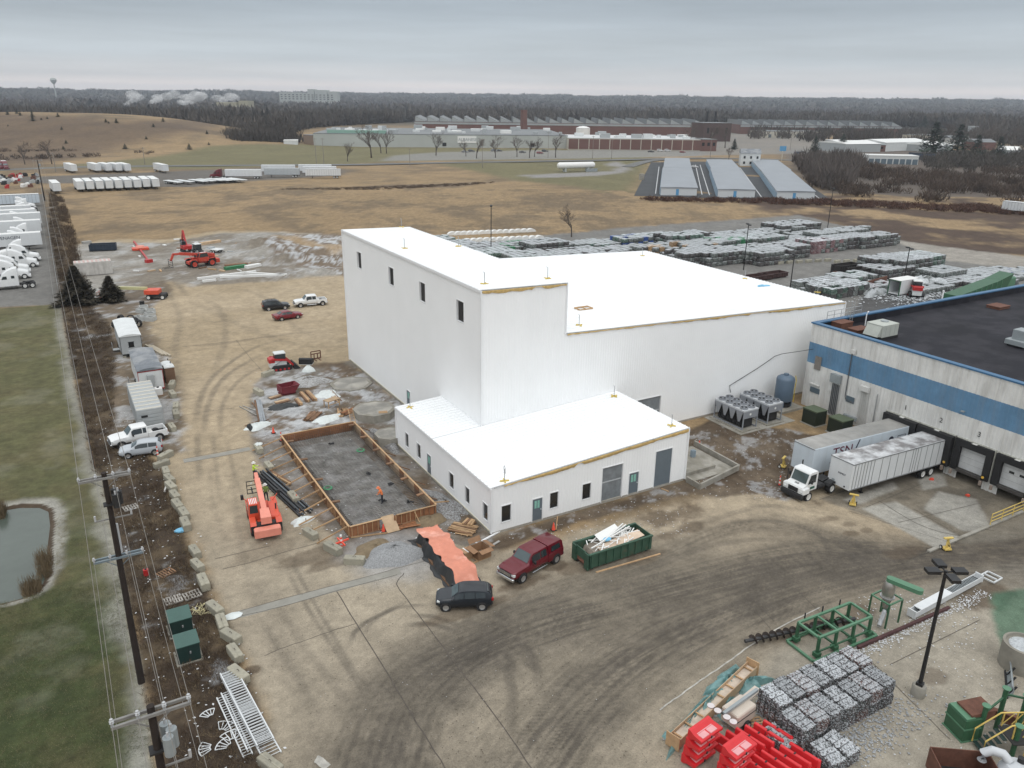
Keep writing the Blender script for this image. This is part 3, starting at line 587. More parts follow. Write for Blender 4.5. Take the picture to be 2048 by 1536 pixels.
# ---- main building: tower and hall
hall=thing('main_building','tall white ribbed metal tower joined to a long white flat-roofed hall','building',(0,0,0))
tw_ops=op_x(TX,lambda y:TY+TD-y,[(715,509.5,723.5,533,'void'),(778,540,788,566,'void'),(840,571,851,599,'void'),(914.5,607,928,639,'void')])
zc=sum((o[2]+o[3])/2 for o in tw_ops)/4;tw_ops=[(o[0]-.1,o[1],zc-1.05,zc+1.05,o[4])for o in tw_ops]
dy,dz=onx(817,785,TX);tdoor=(TY+TD-dy-.5,TY+TD-dy+.5,BASE,2.4,'door');tw_ops.append(tdoor)
for o in tw_ops:print('tower',[round(x,2)for x in o[:4]])
d,n=ribbed_wall(hall,(TX,TY+TD),(TX,TY),BASE,TH1,TH1,tw_ops)
for o in tw_ops:opening(hall,(TX,TY+TD),d,n,*o[:4],o[4],.17)
dk0,dz0=ony(1255,815,TY);dk1,_=ony(1321,800,TY);hop=[(dk1-4.4-TX,dk1-TX,BASE,3.9,'plastic')]
d,n=ribbed_wall(hall,(TX,TY),(TX+TL,TY),BASE,TH1,TH2)
hop=[(o[0]-TL,o[1]-TL,*o[2:])for o in hop]
d,n=ribbed_wall(hall,(TX+TL,TY),(HX,TY),BASE,HH1,HH2,hop)
for o in hop:opening(hall,(TX+TL,TY),d,n,*o[:4],o[4])
ribbed_wall(hall,(TX+TL,TY),(TX+TL,TY+TD),HH1-.2,TH2,TH2);ribbed_wall(hall,(TX+TL,TY+TD),(TX,TY+TD),BASE,TH2,TH1)
ribbed_wall(hall,(HX,TY),(HX,TY+HD),BASE,HH2,HH2);ribbed_wall(hall,(HX,TY+HD),(TX+TL,TY+HD),BASE,HH2,HH1)
MB().box(TX-.02,HX+.02,TY-.02,TY+TD+.02,0,BASE).build('foundation',CREAM,hall)
roof_panels(hall,TX,TX+TL,TY-.1,TY+TD+.1,TH1+.06,TH2+.06)
roof_panels(hall,TX+TL+.16,HX,TY-.1,TY+HD+.1,HH1+.06,HH2+.06)
for x,y,z0,z in((TX-.06,TY-.06,BASE,TH1),(TX+TL+.06,TY-.06,HH1,TH2),(TX-.06,TY+TD+.06,BASE,TH1),(HX+.06,TY-.06,BASE,HH2)):MB().bar((x,y,z0),(x,y,z),.16).build('corner_trim',TRIM,hall)
MB().bar((TX-.09,TY-.1,TH1-.1),(TX-.09,TY+TD+.1,TH1-.1),.14,.26).build('eave_trim',TRIM,hall)
MB().box(TX-.05,TX,AD+.2,TY+TD,BASE,BASE+.08).build('base_trim',MATS['cream_trim'],hall)
insulation(hall,'eave_insulation',(TX,TY-.02,0),(TX+TL,TY-.02,0),lambda t:TH1+(TH2-TH1)*t,5,((.6,.72),))
insulation(hall,'eave_insulation',(TX+TL+.3,TY-.02,0),(HX,TY-.02,0),lambda t:HH1+(HH2-HH1)*t,9,((.27,.32),(.6,.68)))
# timber kerb for a roof hatch
c=at(1167,621,12.5);hk=MB()
for k in range(2):hk.bar((-.9,-.55+1.1*k,.1),(.9,-.55+1.1*k,.1),.1,.14).bar((-.9+1.8*k*.97,-.55,.12),(-.9+1.8*k*.97,.55,.12),.1,.14)
hk.bar((0,-.55,.11),(0,.55,.11),.08,.1);ho=hk.build('hatch_kerb',M('raw_timber',(.46,.30,.16),rough=.8,var=.2),hall,loc=(c.x,c.y,HH1+(HH2-HH1)*(c.x-TX-TL)/(HX-TX-TL)+.1))
def roof_z(x,y):
    if TX<=x<=TX+TL and TY<=y<=TY+TD:return TH1+(TH2-TH1)*(x-TX)/TL+.08
    if x>TX+TL and y>=TY:return HH1+(HH2-HH1)*(x-TX-TL)/(HX-TX-TL)+.08
    return A_H(x)+.08
for u,v,zg,w in((705,457,18.2,'the far windowed corner of the tower roof'),(803,455,18.1,'the rear corner of the tower roof'),(809,499,18.2,'the middle of the tower roof'),(917,495,18,'the hall side of the tower roof'),(969,571,18.2,'the front corner of the tower roof above the wall'),(1095,560,18,'the front right corner of the tower roof'),
    (1158,652,12.8,'the hall roof against the tower'),(1635,585,11.3,'the far right end of the hall roof'),(1490,555,11.6,'the right edge of the hall roof'),(1285,508,11.8,'the back edge of the hall roof'),(820,811,4.8,'the back corner of the annex roof'),(1228,794,5.5,'the annex roof at the hall wall'),(1343,853,5.5,'the front right corner of the annex roof')):
    p=at(u,v,zg);safety_post((p.x,p.y,roof_z(p.x,p.y)),'yellow-footed anchor post on '+w)
p=at(1009,962,4.6);safety_post((p.x,max(.3,p.y),roof_z(p.x,p.y)),'hooped anchor post on the front left corner of the annex roof',True)
b=MB()
for k in range(9):b.ell((random.uniform(-.8,.8),random.uniform(-.3,.3),.06),.35,.25,.12,6,4)
p=at(1525,572,11.5);tag(b.build('blue_tarp',M('blue_plastic',(.16,.42,.62),rough=.5,var=.3),loc=(p.x,p.y,roof_z(p.x,p.y)),smooth=True),'crumpled blue plastic on the white hall roof','tarp')

# ================================================================ BLUE-STRIPED WAREHOUSE
WX0,WY1,WH,WXE,WYE=48.42,9.02,10.36,130.,-75.
PRECAST=M('precast_white',(.66,.66,.64),rough=.85,var=.14,scale=.5,streak=.6,bump=.15,bscale=9)
BLUEP=M('precast_blue',(.115,.235,.37),rough=.85,var=.2,scale=.5,streak=.3,bump=.15,bscale=9)
COPING=M('blue_coping',(.038,.125,.24),rough=.45,var=.1);MEMB=M('roof_membrane',(.013,.013,.018),spec=.25,rough=.8,var=.35,scale=.12,col2=(.026,.025,.031),c2scale=.3)
wh=thing('striped_warehouse','white precast warehouse with a blue stripe, blue coping and dark membrane roof','building')
def wally(u,v):return onx(u,v,WX0)[0]
DOCKS=[-4.45,-8.5,-12.55,-16.75,-20.9];DZ=-1.2  # y of each dock centre; doors sit low because the paving drops to the dock
zb1,zb0=7.9,5.55
zb1=onx(1621,683,WX0)[1];zb0=onx(1613,722,WX0)[1];print('band',zb0,zb1)
def precast(name,mat,y0,y1,z0,z1,ops=()):
    """fluted concrete wall band on the plane x = WX0, y from y1 (far) down to y0, with dock openings"""
    pitch=.42;ss=[];y=y1;mb=MB();prof=[]
    while y>y0:
        prof+=[(y,0),(y-.20,0),(y-.25,.05),(y-.37,.05)];y-=pitch
    ex=sorted(set([p[0]for p in prof]+[o for op in ops for o in op[:2]]),reverse=True)
    px=[p[0]for p in prof][::-1];pq=[p[1]for p in prof][::-1];f=lambda q:float(np.interp(q,px,pq))
    for a,b in zip(ex,ex[1:]):
        m=(a+b)/2;lo=z0
        for o in ops:
            if o[0]<m<o[1]:lo=max(z0,o[2])
        if lo<z1:mb.quad((WX0-f(a),a,lo),(WX0-f(b),b,lo),(WX0-f(b),b,z1),(WX0-f(a),a,z1))
    return mb.build(name,mat,wh)
dops=[(y-1.35,y+1.35,2.6)for y in DOCKS]
precast('lower_wall',PRECAST,WYE,WY1,-1.4,zb0,dops);precast('blue_stripe',BLUEP,WYE,WY1,zb0,zb1);precast('upper_wall',PRECAST,WYE,WY1,zb1,WH-.1)
MB().box(WX0+.02,WXE,WY1-.03,WY1,0,WH-.1).box(WX0+.25,WX0+.3,WYE,WY1-.1,5,WH-.1).build('rear_wall',PRECAST,wh)
MB().box(WX0+.5,WXE,WYE,WY1-.5,WH-1.0,WH-.9).build('roof',MEMB,wh)
MB().box(WX0+.3,WX0+.5,WYE,WY1-.3,WH-1,WH-.12).box(WX0+.3,WXE,WY1-.5,WY1-.3,WH-1,WH-.12).build('parapet',MEMB,wh)
MB().box(WX0-.12,WX0+.55,WYE,WY1+.12,WH-.1,WH+.06).box(WX0+.55,WXE,WY1-.55,WY1+.12,WH-.1,WH+.06).build('coping',COPING,wh)
BLACKR=M('black_rubber',(.014,.014,.015),rough=.7,var=.2);DWH=M('dock_door_white',(.55,.56,.56),rough=.6,var=.12,scale=1.5,streak=.3)
NUMM=M('black_paint',(.02,.02,.022),rough=.6,var=0)
def text_mesh(s,size,depth=.01):
    cu=bpy.data.curves.new('t','FONT');cu.body=s;cu.size=size;cu.extrude=depth;cu.align_x='CENTER';o=bpy.data.objects.new('t',cu);COL.objects.link(o)
    dg=bpy.context.evaluated_depsgraph_get();me=bpy.data.meshes.new_from_object(o.evaluated_get(dg));bpy.data.objects.remove(o);return me
def text(s,size,mat,parent,loc,rot,name='lettering',shear=0.):
    me=text_mesh(s,size);me.materials.clear();me.materials.append(mat);o=obj(name,me,parent,loc);o.rotation_euler=rot;return o
W=WX0
for k,y in enumerate(DOCKS):
    g=1.95;zt=3.1
    sh=MB().box(W-.75 if k<2 else W-.45,W-.06,y-g,y-1.3,-.2,zt).box(W-.75 if k<2 else W-.45,W-.06,y+1.3,y+g,-.2,zt).box(W-.75 if k<2 else W-.45,W-.06,y-1.3,y+1.3,2.4,zt).build('dock_shelter',BLACKR,wh)
    MB().box(W-.5,W-.07,y-.25,y+.25,zt+.001,zt+.02).build('shelter_cap',M('pale_plate',(.6,.6,.58)),sh)
    MB().box(W-.2,W-.06,y-g-.12,y+g+.12,zt+.02,zt+.12).box(W-.2,W-.06,y-g-.12,y-g,-.2,zt+.02).box(W-.2,W-.06,y+g,y+g+.12,-.2,zt+.02).build('shelter_frame',M('shelter_frame',(.45,.45,.40),var=.25,scale=2),sh)
    dd=MB().box(W+.05,W+.09,y-1.35,y+1.35,-.02,2.65);do=dd.build('dock_door',DWH,wh)
    for q in range(1,4):MB().box(W+.04,W+.05,y-1.35,y+1.35,q*.65,.02+q*.65).build('panel_joint',M('joint_grey',(.3,.3,.3)),do)
    if k>=3:
        for q in(-.55,.45):MB().cbox(W+.03,W+.05,y+q-.25,y+q+.25,1.4,1.65,.01).build('pane',GLASS,do)
    MB().box(W-.4,W-.06,y-1.3,y+1.3,-.32,-.03).build('dock_leveller',M('dirty_steel',(.06,.055,.05),rough=.8,var=.4),wh)
    for q in(-1.55,1.55):MB().box(W-.95,W-.76,y+q-.12,y+q+.12,-.6,-.15).build('bumper',M('dock_bumper',(.30,.24,.2)if k!=2 else(.3,.24,.2),var=.4,scale=4),wh)
    MB().cyl((W-.78,y-1.62,.25),(W-.70,y-1.62,.25),.13,n=10).build('dock_light',M('amber_disc',(.7,.42,.06),rough=.4),wh)
    MB().cbox(W-.3,W-.06,y+g+.35,y+g+.7,1.0,1.65,.04).build('control_box',BLACKR,wh)
    MB().box(W-.16,W-.06,y+g+.42,y+g+.62,-.1,1.0).build('guide_post',M('guide_yellow',(.55,.40,.12),var=.3,scale=3),wh)
    if k<3:text(str(k+1),.75,NUMM,wh,(W-.075,y-.05,3.95 if k<2 else 3.9),(PI/2,0,-PI/2),'dock_number')
# wall fittings
GREY=M('grey_enamel',(.27,.30,.31),rough=.5,var=.12);LOUV=M('blue_grey_louvre',(.10,.14,.17),rough=.6,var=.1);RUSTST=M('rust_brown',(.13,.055,.035),rough=.85,var=.35,scale=2.5)
def wbox(name,u0,v0,u1,v1,mat,dep=.1,off=.06):
    y0,z1=onx(u0,v0,W);y1,z0=onx(u1,v1,W);return MB().box(W-off-dep,W-off,min(y0,y1),max(y0,y1),min(z0,z1),max(z0,z1)).build(name,mat,wh)
wbox('louvre',1633,711,1641,741,M('louvre_rust',(.20,.18,.16),var=.3,scale=2));wbox('window',1622,772,1639,789,LOUV,.05);wbox('window',1694,790,1708,808,LOUV,.05);wbox('window_hood',1621,766,1640,771,PRECAST,.2)
wbox('junction_box',1667,745,1683,768,GREY,.45);wbox('junction_box',1724,769,1740,785,M('white_enamel',(.6,.6,.58),var=.1),.35);wbox('meter_cabinet',1690,826,1714,843,GREY,.3);wbox('notice_plate',1657,775,1666,784,M('notice_white',(.65,.65,.63)));wbox('wall_lamp',1706,698,1712,708,PRECAST,.3);wbox('wall_lamp',1925,820,1931,824,GREY,.3)
def pipe(name,pts,r,mat):return MB().tube(pts,r,6).build(name,mat,wh)
for k in range(5):
    y=wally(1674,768)-k*.22+.4;pipe('conduit',[(W-.2,y,.3),(W-.2,y,onx(1674,768,W)[1])],.07,M('dark_conduit',(.085,.095,.105),rough=.5))
    y=wally(1732,785)-k*.2+.4;pipe('conduit',[(W-.16,y,.3),(W-.16,y,onx(1732,785,W)[1])],.055,M('pale_conduit',(.52,.52,.50),rough=.5))
y=wally(1704,720);pipe('conduit',[(W-.15,y,onx(1709,708,W)[1]),(W-.15,y,3.2),(W-.15,y-.1,2.7),(W-.15,y-1.2,2.6)],.06,M('dark_conduit',(.1,.1,.1)))
y=wally(1757,790);pipe('conduit',[(W-.15,y,4.6),(W-.15,y,.3)],.06,POSTM)
# the cable that swings over to the white hall
ya,za=onx(1628,698,W);xb,zb=ony(1458,771,TY);pts=[]
for i in range(15):
    t=i/14;pts.append((W-.1+(xb-W+.1)*t,ya+(TY-.08-ya)*min(1,t*4),za+(zb-za)*t-.35*math.sin(PI*t)*(1-t*.5)))
xe,ze=ony(1463,800,TY);pts+=[(xb+.15,TY-.09,zb-.5),(xb+.3,TY-.1,2.4)]
tag(MB().tube(pts,.035,5).build('hung_cable',BLACKR),'black cable strung from the blue stripe across the white hall wall','cable')
# roof plant on the warehouse
RZ=WH-.9
def rp(u,v):p=at(u,v,RZ+.1);return(p.x,p.y,RZ)
BEIGE=M('unit_beige',(.42,.44,.40),rough=.6,var=.12,scale=1)
t=thing('rooftop_unit','beige sloped-hood air handler on dark warehouse roof','air conditioner',rp(1762,672),R(0))
MB().box(-1.5,1.5,-1.1,1.1,0,.35).build('curb',BLACKR,t);MB().cbox(-1.5,1.4,-1.1,1.1,.35,1.75,.04).build('cabinet',BEIGE,t);MB().prism([(-2.1,.45),(-1.5,.45),(-1.5,1.6)],-.95,.95,'y').build('hood',BEIGE,t)
MB().cyl((.5,.2,1.75),(.5,.2,1.85),.45,n=14).build('fan_guard',GREY,t)
for k in range(3):MB().box(-.9+k*.8,-.88+k*.8,-1.115,-1.1,.4,1.7).build('panel_seam',GREY,t)
t=thing('rooftop_unit','grey roof ventilator with a broad base at the warehouse roof centre','air conditioner',rp(2040,690),0.)
MB().cbox(-1.3,1.3,-1.1,1.1,.25,.8,.05).build('base_pan',GREY,t);MB().box(-1.0,1.0,-.9,.9,0,.25).build('curb',BLACKR,t);MB().cbox(-.8,.8,-.7,.7,.8,1.9,.05).build('cabinet',GREY,t)
for u,v,s,lab in((1683,655,(1.1,.7,.8),'rusty tall roof hatch box beside the warehouse parapet ladder'),(1718,661,(1.2,.7,.35),'low rusty roof hatch beside the beige air handler'),(1996,614,(1.2,.9,.3),'isolated low rusty hatch on the open dark roof')):
    t=thing('roof_hatch',lab,'roof hatch',rp(u,v),0.,'rusty hatches on the warehouse roof');MB().cbox(-s[0],s[0],-s[1],s[1],0,s[2],.04).build('body',RUSTST,t);MB().cbox(-s[0]-.05,s[0]+.05,-s[1]-.05,s[1]+.05,s[2],s[2]+.08,.02).build('lid',RUSTST,t)
t=thing('parapet_railing','grey ladder and pipe guardrail on warehouse parapet corner','railing',(0,0,0));rl=MB()
xa=WX0+2.2;zt=WH+.06
for k in range(6):rl.cyl((xa+k*1.25,WY1-.2,zt),(xa+k*1.25,WY1-.2,zt+1.05),.035,n=6)
for z in(.55,1.05):rl.cyl((xa,WY1-.2,zt+z),(xa+6.25,WY1-.2,zt+z),.035,n=6)
rl.build('rail',POSTM,t);rl=MB()
for q in(0,.5):rl.cyl((xa+3.6+q,WY1-.7,RZ),(xa+3.6+q,WY1-.7,zt+2.0),.035,n=6)
for k in range(10):rl.cyl((xa+3.6,WY1-.7,RZ+.3+k*.28),(xa+4.1,WY1-.7,RZ+.3+k*.28),.02,n=5)
rl.build('ladder',POSTM,t)
t=thing('roof_pipe_stack','thin white pipe stack on the warehouse roof beside the hatches','pipe',rp(1730,650));MB().tube([(0,0,0),(0,0,1.4),(.1,0,1.7),(.3,0,1.75)],.07,6).build('pipe',TRIM,t)
t=thing('roof_vent_pipe','white vent post standing by the far blue parapet','pipe',rp(1883,603));MB().cyl((0,0,0),(0,0,1.5),.09).build('pipe',TRIM,t);MB().cyl((0,0,1.5),(0,0,1.65),.13).build('cap',TRIM,t)
# ================================================================ VEHICLES
TYRE_M=M('tyre_rubber',(.018,.018,.019),rough=.85,var=.3,scale=3);RIM_M=M('alloy_rim',(.5,.5,.5),rough=.35,metal=.7,var=.1);STEELR=M('white_steel_rim',(.6,.6,.58),rough=.5,var=.15)
CGLASS=M('car_glass',(.022,.03,.034),rough=.06,var=0,spec=.8);WSHIELD=M('windscreen_glass',(.05,.075,.08),rough=.06,var=.1,spec=.8);LAMP_M=M('lamp_glass',(.6,.62,.62),rough=.15,var=0);TAIL_M=M('tail_lamp',(.35,.015,.015),rough=.25,var=0);PLAST=M('black_plastic',(.02,.02,.022),rough=.55,var=.1);CHROME=M('chrome',(.55,.56,.57),rough=.2,metal=.9,var=0)
_wheels={}
def wheel(parent,x,y,r,w,rim=None,name='wheel',z=None):
    """tyre with rounded shoulders and a dished rim; axle along y"""
    rim=rim or RIM_M;k=(round(r,3),round(w,3),rim.name)
    if k not in _wheels:
        h=w/2;t=MB().lathe([(r*.62,-h*.8),(r*.9,-h),(r,-h*.6),(r,h*.6),(r*.9,h),(r*.62,h*.8),(r*.62,-h*.8)],18);q=MB().lathe([(.001,h*.8),(r*.2,h*.82),(r*.5,h*.7),(r*.63,h*.92)],18).lathe([(.001,-h*.8),(r*.2,-h*.82),(r*.5,-h*.7),(r*.63,-h*.92)],18)
        rot=Matrix.Rotation(PI/2,4,'X');_wheels[k]=(t.xf(rot).mesh('tyre',TYRE_M,True),q.xf(rot).mesh('rim',rim,True))
    o=obj(name,_wheels[k][0],parent,(x,y,r if z is None else z));obj('rim',_wheels[k][1],o);return o
def ringpts(x,z0,z1,z2,w,w2):
    h=[(w*.86,z0),(w*.97,z0+.10),(w,z0+(z1-z0)*.55),(w*.965,z1),(w2,z2-.05*(z2-z1)),(w2*.86,z2)]
    return[(x,y,z)for y,z in h]+[(x,0,z2+.02)]+[(x,-y,z)for y,z in h[::-1]]
def sub(st,k=3):
    """resample stations with smooth interpolation"""
    A=np.array(st,float);return[tuple(r)for r in smooth_line(A,k)]
CARS={
 'suv':dict(wb=2.62,tr=.78,r=.345,st=[(-2.1,.55,.80,.92,.66,.56),(-2.02,.36,.92,1.12,.84,.70),(-1.75,.28,.99,1.42,.90,.66),(-1.2,.26,.98,1.53,.905,.67),(-.3,.26,.95,1.56,.905,.67),(.3,.26,.94,1.48,.905,.66),(.85,.26,.93,1.07,.90,.74),(1.3,.26,.90,1.0,.89,.74),(1.75,.30,.80,.92,.84,.68),(2.02,.40,.66,.76,.72,.56)],ws=(.36,.92),rw=(-2.0,-1.62),sw=[(-1.55,-.85),(-.78,-.05),(.02,.62)]),
 'bigsuv':dict(wb=2.75,tr=.82,r=.36,st=[(-2.3,.5,.85,1.05,.75,.62),(-2.22,.36,.98,1.35,.9,.72),(-2.0,.3,1.02,1.6,.94,.70),(-1.2,.3,1.0,1.7,.95,.71),(-.1,.3,.98,1.7,.95,.71),(.35,.3,.97,1.58,.95,.70),(.95,.3,.97,1.10,.94,.78),(1.5,.3,.93,1.03,.92,.76),(2.05,.32,.80,.93,.86,.68),(2.3,.42,.66,.76,.74,.58)],ws=(.42,1.0),rw=(-2.2,-1.95),sw=[(-1.95,-1.1),(-1.03,-.15),(-.08,.6)]),
 'sedan':dict(wb=2.75,tr=.78,r=.33,st=[(-2.4,.5,.78,.86,.68,.58),(-2.3,.36,.88,.98,.84,.7),(-1.65,.26,.95,1.05,.90,.72),(-1.0,.24,.93,1.36,.91,.62),(-.4,.24,.91,1.44,.91,.63),(.2,.24,.90,1.40,.91,.63),(.95,.24,.88,.98,.90,.74),(1.5,.24,.83,.92,.88,.74),(2.1,.28,.72,.82,.82,.66),(2.4,.40,.60,.68,.7,.54)],ws=(.3,1.0),rw=(-1.7,-1.02),sw=[(-1.25,-.55),(-.48,.5)]),
 'hatch':dict(wb=2.51,tr=.76,r=.32,st=[(-2.0,.5,.82,.95,.66,.56),(-1.92,.34,.92,1.18,.82,.68),(-1.7,.26,.95,1.38,.86,.64),(-1.0,.24,.93,1.47,.87,.64),(-.3,.24,.91,1.48,.87,.64),(.25,.24,.90,1.42,.87,.63),(.9,.24,.90,1.02,.86,.72),(1.4,.24,.86,.95,.85,.72),(1.85,.28,.74,.86,.80,.64),(2.1,.40,.60,.70,.68,.52)],ws=(.32,.94),rw=(-1.93,-1.62),sw=[(-1.5,-.72),(-.65,.55)])}
def paint_mat(name,c,rough=.28):return M('paint_'+name,c,rough=rough,var=.05,scale=1.2,coat=.6)
def car(kind,paint,label,pos,rz,extra=None,rails=False):
    S=CARS[kind];t=thing('parked_car',label,'car',pos,rz);st=sub(S['st'])
    MB().loft([ringpts(*r)for r in st]).build('body',paint,t,50)
    A=np.array(st);f=lambda x,c:float(np.interp(x,A[:,0],A[:,c]))
    def side(x,q,sg,off=.014):w,z1,w2,z2=f(x,4)*.965,f(x,2),f(x,5),f(x,3);return(x,sg*(w+(w2-w)*q+off),z1+(z2-.05*(z2-z1)-z1)*q)
    for sg in(-1,1):
        for x0,x1 in S['sw']:
            xs_=np.linspace(x0,x1,5);b=MB();lo=[side(x,.12,sg)for x in xs_];hi=[side(x,.86,sg)for x in xs_];b.add(lo+hi,[(i,i+1,6+i,5+i)for i in range(4)]);b.build('window',CGLASS,t,True)
        for x in(S['wb']/2,-S['wb']/2):
            yb=f(x,4)*sg;MB().cyl((x,yb*.6,S['r']),(x,yb*1.003,S['r']),S['r']*1.17,n=20).build('wheel_arch',PLAST,t);wheel(t,x,sg*(f(x,4)-.06),S['r'],.21)
        MB().cbox(.78,.92,sg*.97-.08,sg*.97+.08,f(.85,2)+.02,f(.85,2)+.16,.03).build('mirror',paint,t)
        xh=S['st'][-2][0];MB().obox((xh+.06,sg*f(xh,4)*.80,f(xh,2)-.03),(.22,.26,.13),sg*-.35).build('headlight',LAMP_M,t)
        xr_=S['st'][1][0];MB().obox((xr_-.02,sg*f(xr_,4)*.82,f(xr_,2)-.02),(.16,.26,.2),sg*.3).build('taillight',TAIL_M,t)
    def glass(x0,x1,nm,mt):
        b=MB();vs=[]
        for i in range(4):
            x=x0+(x1-x0)*(.08+.84*i/3);w2=f(x,5)*.86;z=f(x,3)+.02;vs+=[(x,-w2,z),(x,0,z+.022),(x,w2,z)]
        b.add(vs,[(3*i+j,3*i+j+1,3*i+3+j+1,3*i+3+j)for i in range(3)for j in range(2)]);b.shift(.008*(1 if x1>0 else-1),0,.01).build(nm,mt,t,True)
    glass(*S['ws'],'windscreen',WSHIELD);glass(*S['rw'],'rear_window',CGLASS)
    xf=S['st'][-1][0];MB().cbox(xf-.12,xf+.03,-.52,.52,.34,.56,.03).build('grille',PLAST,t);MB().cbox(S['st'][0][0]-.02,S['st'][0][0]+.12,-.62,.62,.36,.54,.03).build('rear_bumper',PLAST,t)
    if rails:
        for sg in(-1,1):MB().tube([(x,sg*.6,f(x,3)+.06)for x in np.linspace(-1.7,.1,6)],.025,5).build('roof_rail',PLAST,t)
        for x in(-1.3,-.6):MB().bar((x,-.6,f(x,3)+.07),(x,.6,f(x,3)+.07),.05).build('cross_bar',PLAST,t)
    return t
def pickup(paint,label,pos,rz,cab=2.3,bed=1.75,cap=False,crew=True,toolbox=False):
    t=thing('pickup_truck',label,'pickup',pos,rz);W_=.98;hood=1.55;front=2.9;x0=front-hood-cab;r=.40;wb2=(front-.95,x0-bed*.5-.1)
    zs=.5;belt=1.18;roof=1.93;xa=front-hood
    st=[(x0,zs,belt,roof-.03,W_,.76),(x0+.15,zs,belt,roof,W_,.76),(x0+cab*.5,zs,belt,roof+.01,W_,.77),(xa-.62,zs,belt,roof-.04,W_,.76),(xa-.05,zs,belt,belt+.08,W_,.86),(xa+.6,zs,belt-.02,belt+.05,W_*.99,.82),(front-.35,zs,belt-.08,belt+.0,W_*.96,.78),(front-.02,zs+.05,belt-.2,belt-.1,W_*.9,.72)]
    st2=sub(st,3);MB().loft([ringpts(*q)for q in st2]).build('cab',paint,t,50);A=np.array(st2);f=lambda x,c:float(np.interp(x,A[:,0],A[:,c]))
    bx0=x0-bed-.05;bd=MB()
    for sg in(-1,1):bd.cbox(bx0,x0-.04,min(sg*W_,sg*(W_-.1)),max(sg*W_,sg*(W_-.1)),zs,belt,.02)
    bd.cbox(bx0,bx0+.08,-W_+.1,W_-.1,zs,belt-.02,.02);bd.box(x0-.1,x0-.04,-W_+.1,W_-.1,zs,belt-.02);bd.build('bed',paint,t);MB().box(bx0+.08,x0-.1,-W_+.1,W_-.1,zs+.1,zs+.16).build('bed_liner',PLAST,t)
    if cap:
        c=MB().loft([ringpts(x,belt,belt+.02,z,W_,w2)for x,z,w2 in((bx0+.03,belt+.55,.80),(bx0+.2,roof-.02,.80),(x0-.3,roof+.02,.80),(x0-.06,roof-.0,.80))]).build('bed_cap',paint,t,50)
        for sg in(-1,1):MB().add([(bx0+.35,sg*(W_-.03),belt+.12),(x0-.35,sg*(W_-.03),belt+.12),(x0-.4,sg*.88,roof-.2),(bx0+.45,sg*.88,roof-.2)],[(0,1,2,3)]).build('window',CGLASS,c)
    if toolbox:MB().cbox(x0-.6,x0-.12,-.7,.7,.75,1.0,.03).build('cargo_box',STEELR,t)
    MB().box(bx0+.1,front-.3,-.55,.55,.34,.6).build('chassis',PLAST,t)
    def side(x,q,sg,off=.014):w,z1,w2,z2=f(x,4)*.965,f(x,2),f(x,5),f(x,3);return(x,sg*(w+(w2-w)*q+off),z1+(z2-.05*(z2-z1)-z1)*q)
    xw=xa-.72;mid=x0+.12+(xw-x0-.12)*(.48 if crew else .32)
    for sg in(-1,1):
        for a,b_ in((x0+.14,mid-.04),(mid+.04,xw+.22)):
            b=MB();xs_=np.linspace(a,b_,5);b.add([side(x,.1,sg)for x in xs_]+[side(x,.84,sg)for x in xs_],[(i,i+1,6+i,5+i)for i in range(4)]);b.build('window',CGLASS,t,True)
        for x in wb2:
            MB().cyl((x,sg*.5,r+.02),(x,sg*W_*1.003,r+.02),r*1.18,n=20).build('wheel_arch',PLAST,t);wheel(t,x,sg*(W_-.07),r,.25)
        MB().cbox(xw+.05,xw+.2,sg*1.12-.1,sg*1.12+.1,belt+.02,belt+.24,.03).build('mirror',PLAST,t)
        MB().cbox(front-.2,front-.0,sg*.78-.15,sg*.78+.15,.84,1.02,.02).build('headlight',LAMP_M,t);MB().box(bx0-.015,bx0+.05,sg*.9-.07,sg*.9+.07,.78,1.1).build('taillight',TAIL_M,t)
        MB().cyl((xw+.2,sg*.93,.38),(x0+.1,sg*.93,.38),.05,n=6).build('step_bar',CHROME,t)
    b=MB();vs=[]
    for i in range(4):
        x=xa-.08-(.5)*i/3;w2=f(x,5)*.87;z=f(x,3)+.02;vs+=[(x,-w2,z),(x,0,z+.022),(x,w2,z)]
    b.add(vs,[(3*i+j,3*i+j+1,3*i+3+j+1,3*i+3+j)for i in range(3)for j in range(2)]).shift(.01,0,.012).build('windscreen',WSHIELD,t,True)
    g=MB().cbox(front-.06,front+.035,-.62,.62,.72,1.04,.03).build('grille',PLAST,t)
    for z in(.78,.87,.96):MB().box(front+.03,front+.05,-.6,.6,z,z+.05).build('grille_bar',CHROME,g)
    MB().cbox(front-.1,front+.12,-.92,.92,.45,.68,.05).build('front_bumper',CHROME,t);MB().cbox(bx0-.16,bx0-.01,-.92,.92,.46,.66,.04).build('rear_bumper',CHROME,t)
    return t
def spot(uf,vf,ur,vr,side,ht,off=0.):
    a,b=at(uf,vf),at(ur,vr);h=math.atan2(a.y-b.y,a.x-b.x);l=Vector((-math.sin(h),math.cos(h),0));c=(a+b)/2+l*(ht if side=='R' else-ht)-Vector((math.cos(h),math.sin(h),0))*off;return(c.x,c.y,0),h
P_RED=paint_mat('deep_red',(.115,.004,.012));P_NAVY=paint_mat('slate_blue',(.011,.015,.021));P_WHITE=paint_mat('white',(.72,.73,.73),.35);P_SILVER=paint_mat('silver',(.42,.45,.48));P_CHAR=paint_mat('charcoal',(.014,.016,.019));P_CRIM=paint_mat('crimson',(.17,.012,.022))
PKOFF=(2.9-.95+(2.9-1.55-2.3-1.75*.5-.1))/2
p,h=spot(1050,1161,1105,1129,'L',.87,PKOFF);pickup(P_RED,'dark red pickup with matching bed cap parked beside the green skip',p,h,cap=True)
